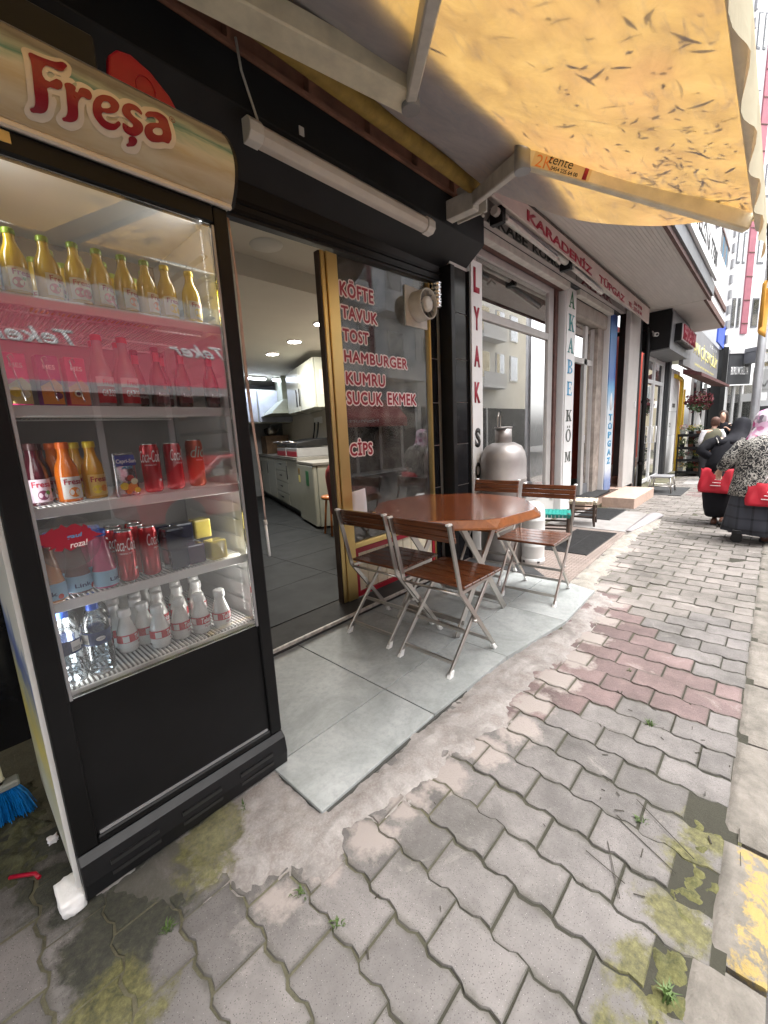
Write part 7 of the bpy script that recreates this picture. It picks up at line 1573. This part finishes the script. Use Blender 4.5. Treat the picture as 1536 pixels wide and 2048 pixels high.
# man and girl by the flower rack
m1 = thing('person', 'man in olive vest and white shirt bending by the flower rack', 'person', (10.8,1.0,0))
human(m1, 1.36, dict(pel=(10.8,1.0,.66), chest=(10.86,.98,.92), neck=(10.92,.96,1.06), jaw=(10.96,.945,1.12), head=(10.97,.94,1.18), crown=(10.97,.94,1.26), nose=(11.04,.92,1.15), shL=(10.84,1.11,1.0), elL=(10.80,1.14,.80), wrL=(10.92,1.10,.68), paL=(10.95,1.08,.65), shR=(10.90,.84,1.0), elR=(10.95,.80,.8), wrR=(11.05,.85,.70), paR=(11.08,.86,.68), hipL=(10.8,1.07,.63), knL=(10.84,1.07,.35), anL=(10.80,1.07,.06), toL=(10.9,1.07,.03), hipR=(10.8,.93,.63), knR=(10.84,.93,.35), anR=(10.80,.93,.06), toR=(10.9,.93,.03)))
MB().loft([ring((x,y,z), rx, ry) for z, x, y, rx, ry in ((.64,10.8,1.0,.12,.155),(.80,10.83,.99,.12,.16),(.93,10.86,.98,.115,.165),(1.0,10.88,.97,.09,.14),(1.05,10.91,.96,.05,.07))]).build('vest', OLIVE, m1)
for pts in ([(10.84,1.09,1.0),(10.82,1.12,.9),(10.80,1.14,.80),(10.86,1.12,.74)], [(10.90,.86,1.0),(10.93,.82,.9),(10.95,.80,.8),(11.0,.83,.75)]): sleeve(pts, [.062,.062,.056,.05]).build('shirt_sleeve', WHITEC, m1)
for y in (1.07,.93): sleeve([(10.8,y,.66),(10.84,y,.35),(10.80,y,.04)], [.085,.065,.055]).build('trouser_leg', M('dark_trousers', (.03,.03,.035), .9), m1); shoe(m1, (10.75,y,.008), (10.93,y,.008), .075, SHOE)
MB().loft([ring((10.945,.945,z), rx, ry) for z, rx, ry in ((1.10,.058,.068),(1.16,.078,.080),(1.22,.080,.080),(1.26,.06,.06),(1.28,.02,.02))]).build('hair', M('brown_hair', (.10,.045,.03), .7, var=.4, vs=40), m1)
g1 = thing('person', 'girl with long dark hair in black standing behind the flower rack', 'person', (12.3,.93,0))
human(g1, 1.44, dict(pel=(12.3,.93,.70), chest=(12.3,.93,1.0), neck=(12.29,.93,1.17), jaw=(12.27,.93,1.24), head=(12.27,.93,1.31), crown=(12.28,.93,1.39), nose=(12.20,.945,1.285), shL=(12.3,.80,1.10), elL=(12.25,.74,.92), wrL=(12.18,.80,.98), paL=(12.17,.83,1.02), shR=(12.3,1.06,1.10), elR=(12.28,1.10,.88), wrR=(12.20,1.06,.74), paR=(12.19,1.05,.70), hipL=(12.3,.86,.66), knL=(12.28,.86,.37), anL=(12.3,.86,.06), toL=(12.2,.86,.03), hipR=(12.3,1.0,.66), knR=(12.28,1.0,.37), anR=(12.3,1.0,.06), toR=(12.2,1.0,.03)))
MB().loft([ring((12.3,.93,z), rx, ry) for z, rx, ry in ((.62,.13,.16),(.8,.11,.145),(1.0,.105,.155),(1.1,.085,.14),(1.16,.045,.06))]).build('coat', CLOTHB, g1)
for pts in ([(12.3,.82,1.09),(12.28,.78,1.0),(12.25,.74,.92),(12.19,.79,.97)], [(12.3,1.04,1.09),(12.29,1.07,1.0),(12.28,1.10,.88),(12.21,1.07,.76)]): sleeve(pts, [.058,.055,.05,.042]).build('sleeve', CLOTHB, g1)
for y in (.86,1.0): sleeve([(12.3,y,.68),(12.28,y,.37),(12.3,y,.04)], [.085,.06,.05]).build('trouser_leg', CLOTHB, g1); shoe(g1, (12.34,y,.008), (12.17,y,.008), .07, SOLE)
MB().loft([ring((12.325,.93,z), rx, ry) for z, rx, ry in ((1.02,.035,.075),(1.15,.06,.095),(1.25,.075,.09),(1.33,.085,.085),(1.39,.07,.07),(1.42,.03,.03))]).build('hair', HAIRB, g1)
for y in (.955,.905): MB().lathe([(0,-.006),(.006,0),(0,.006)], 8, (12.203,y,1.315)).build('eye', DKT, g1)
B('mouth', REDT, g1, 12.198, 12.204, .915, .945, 1.245, 1.252)
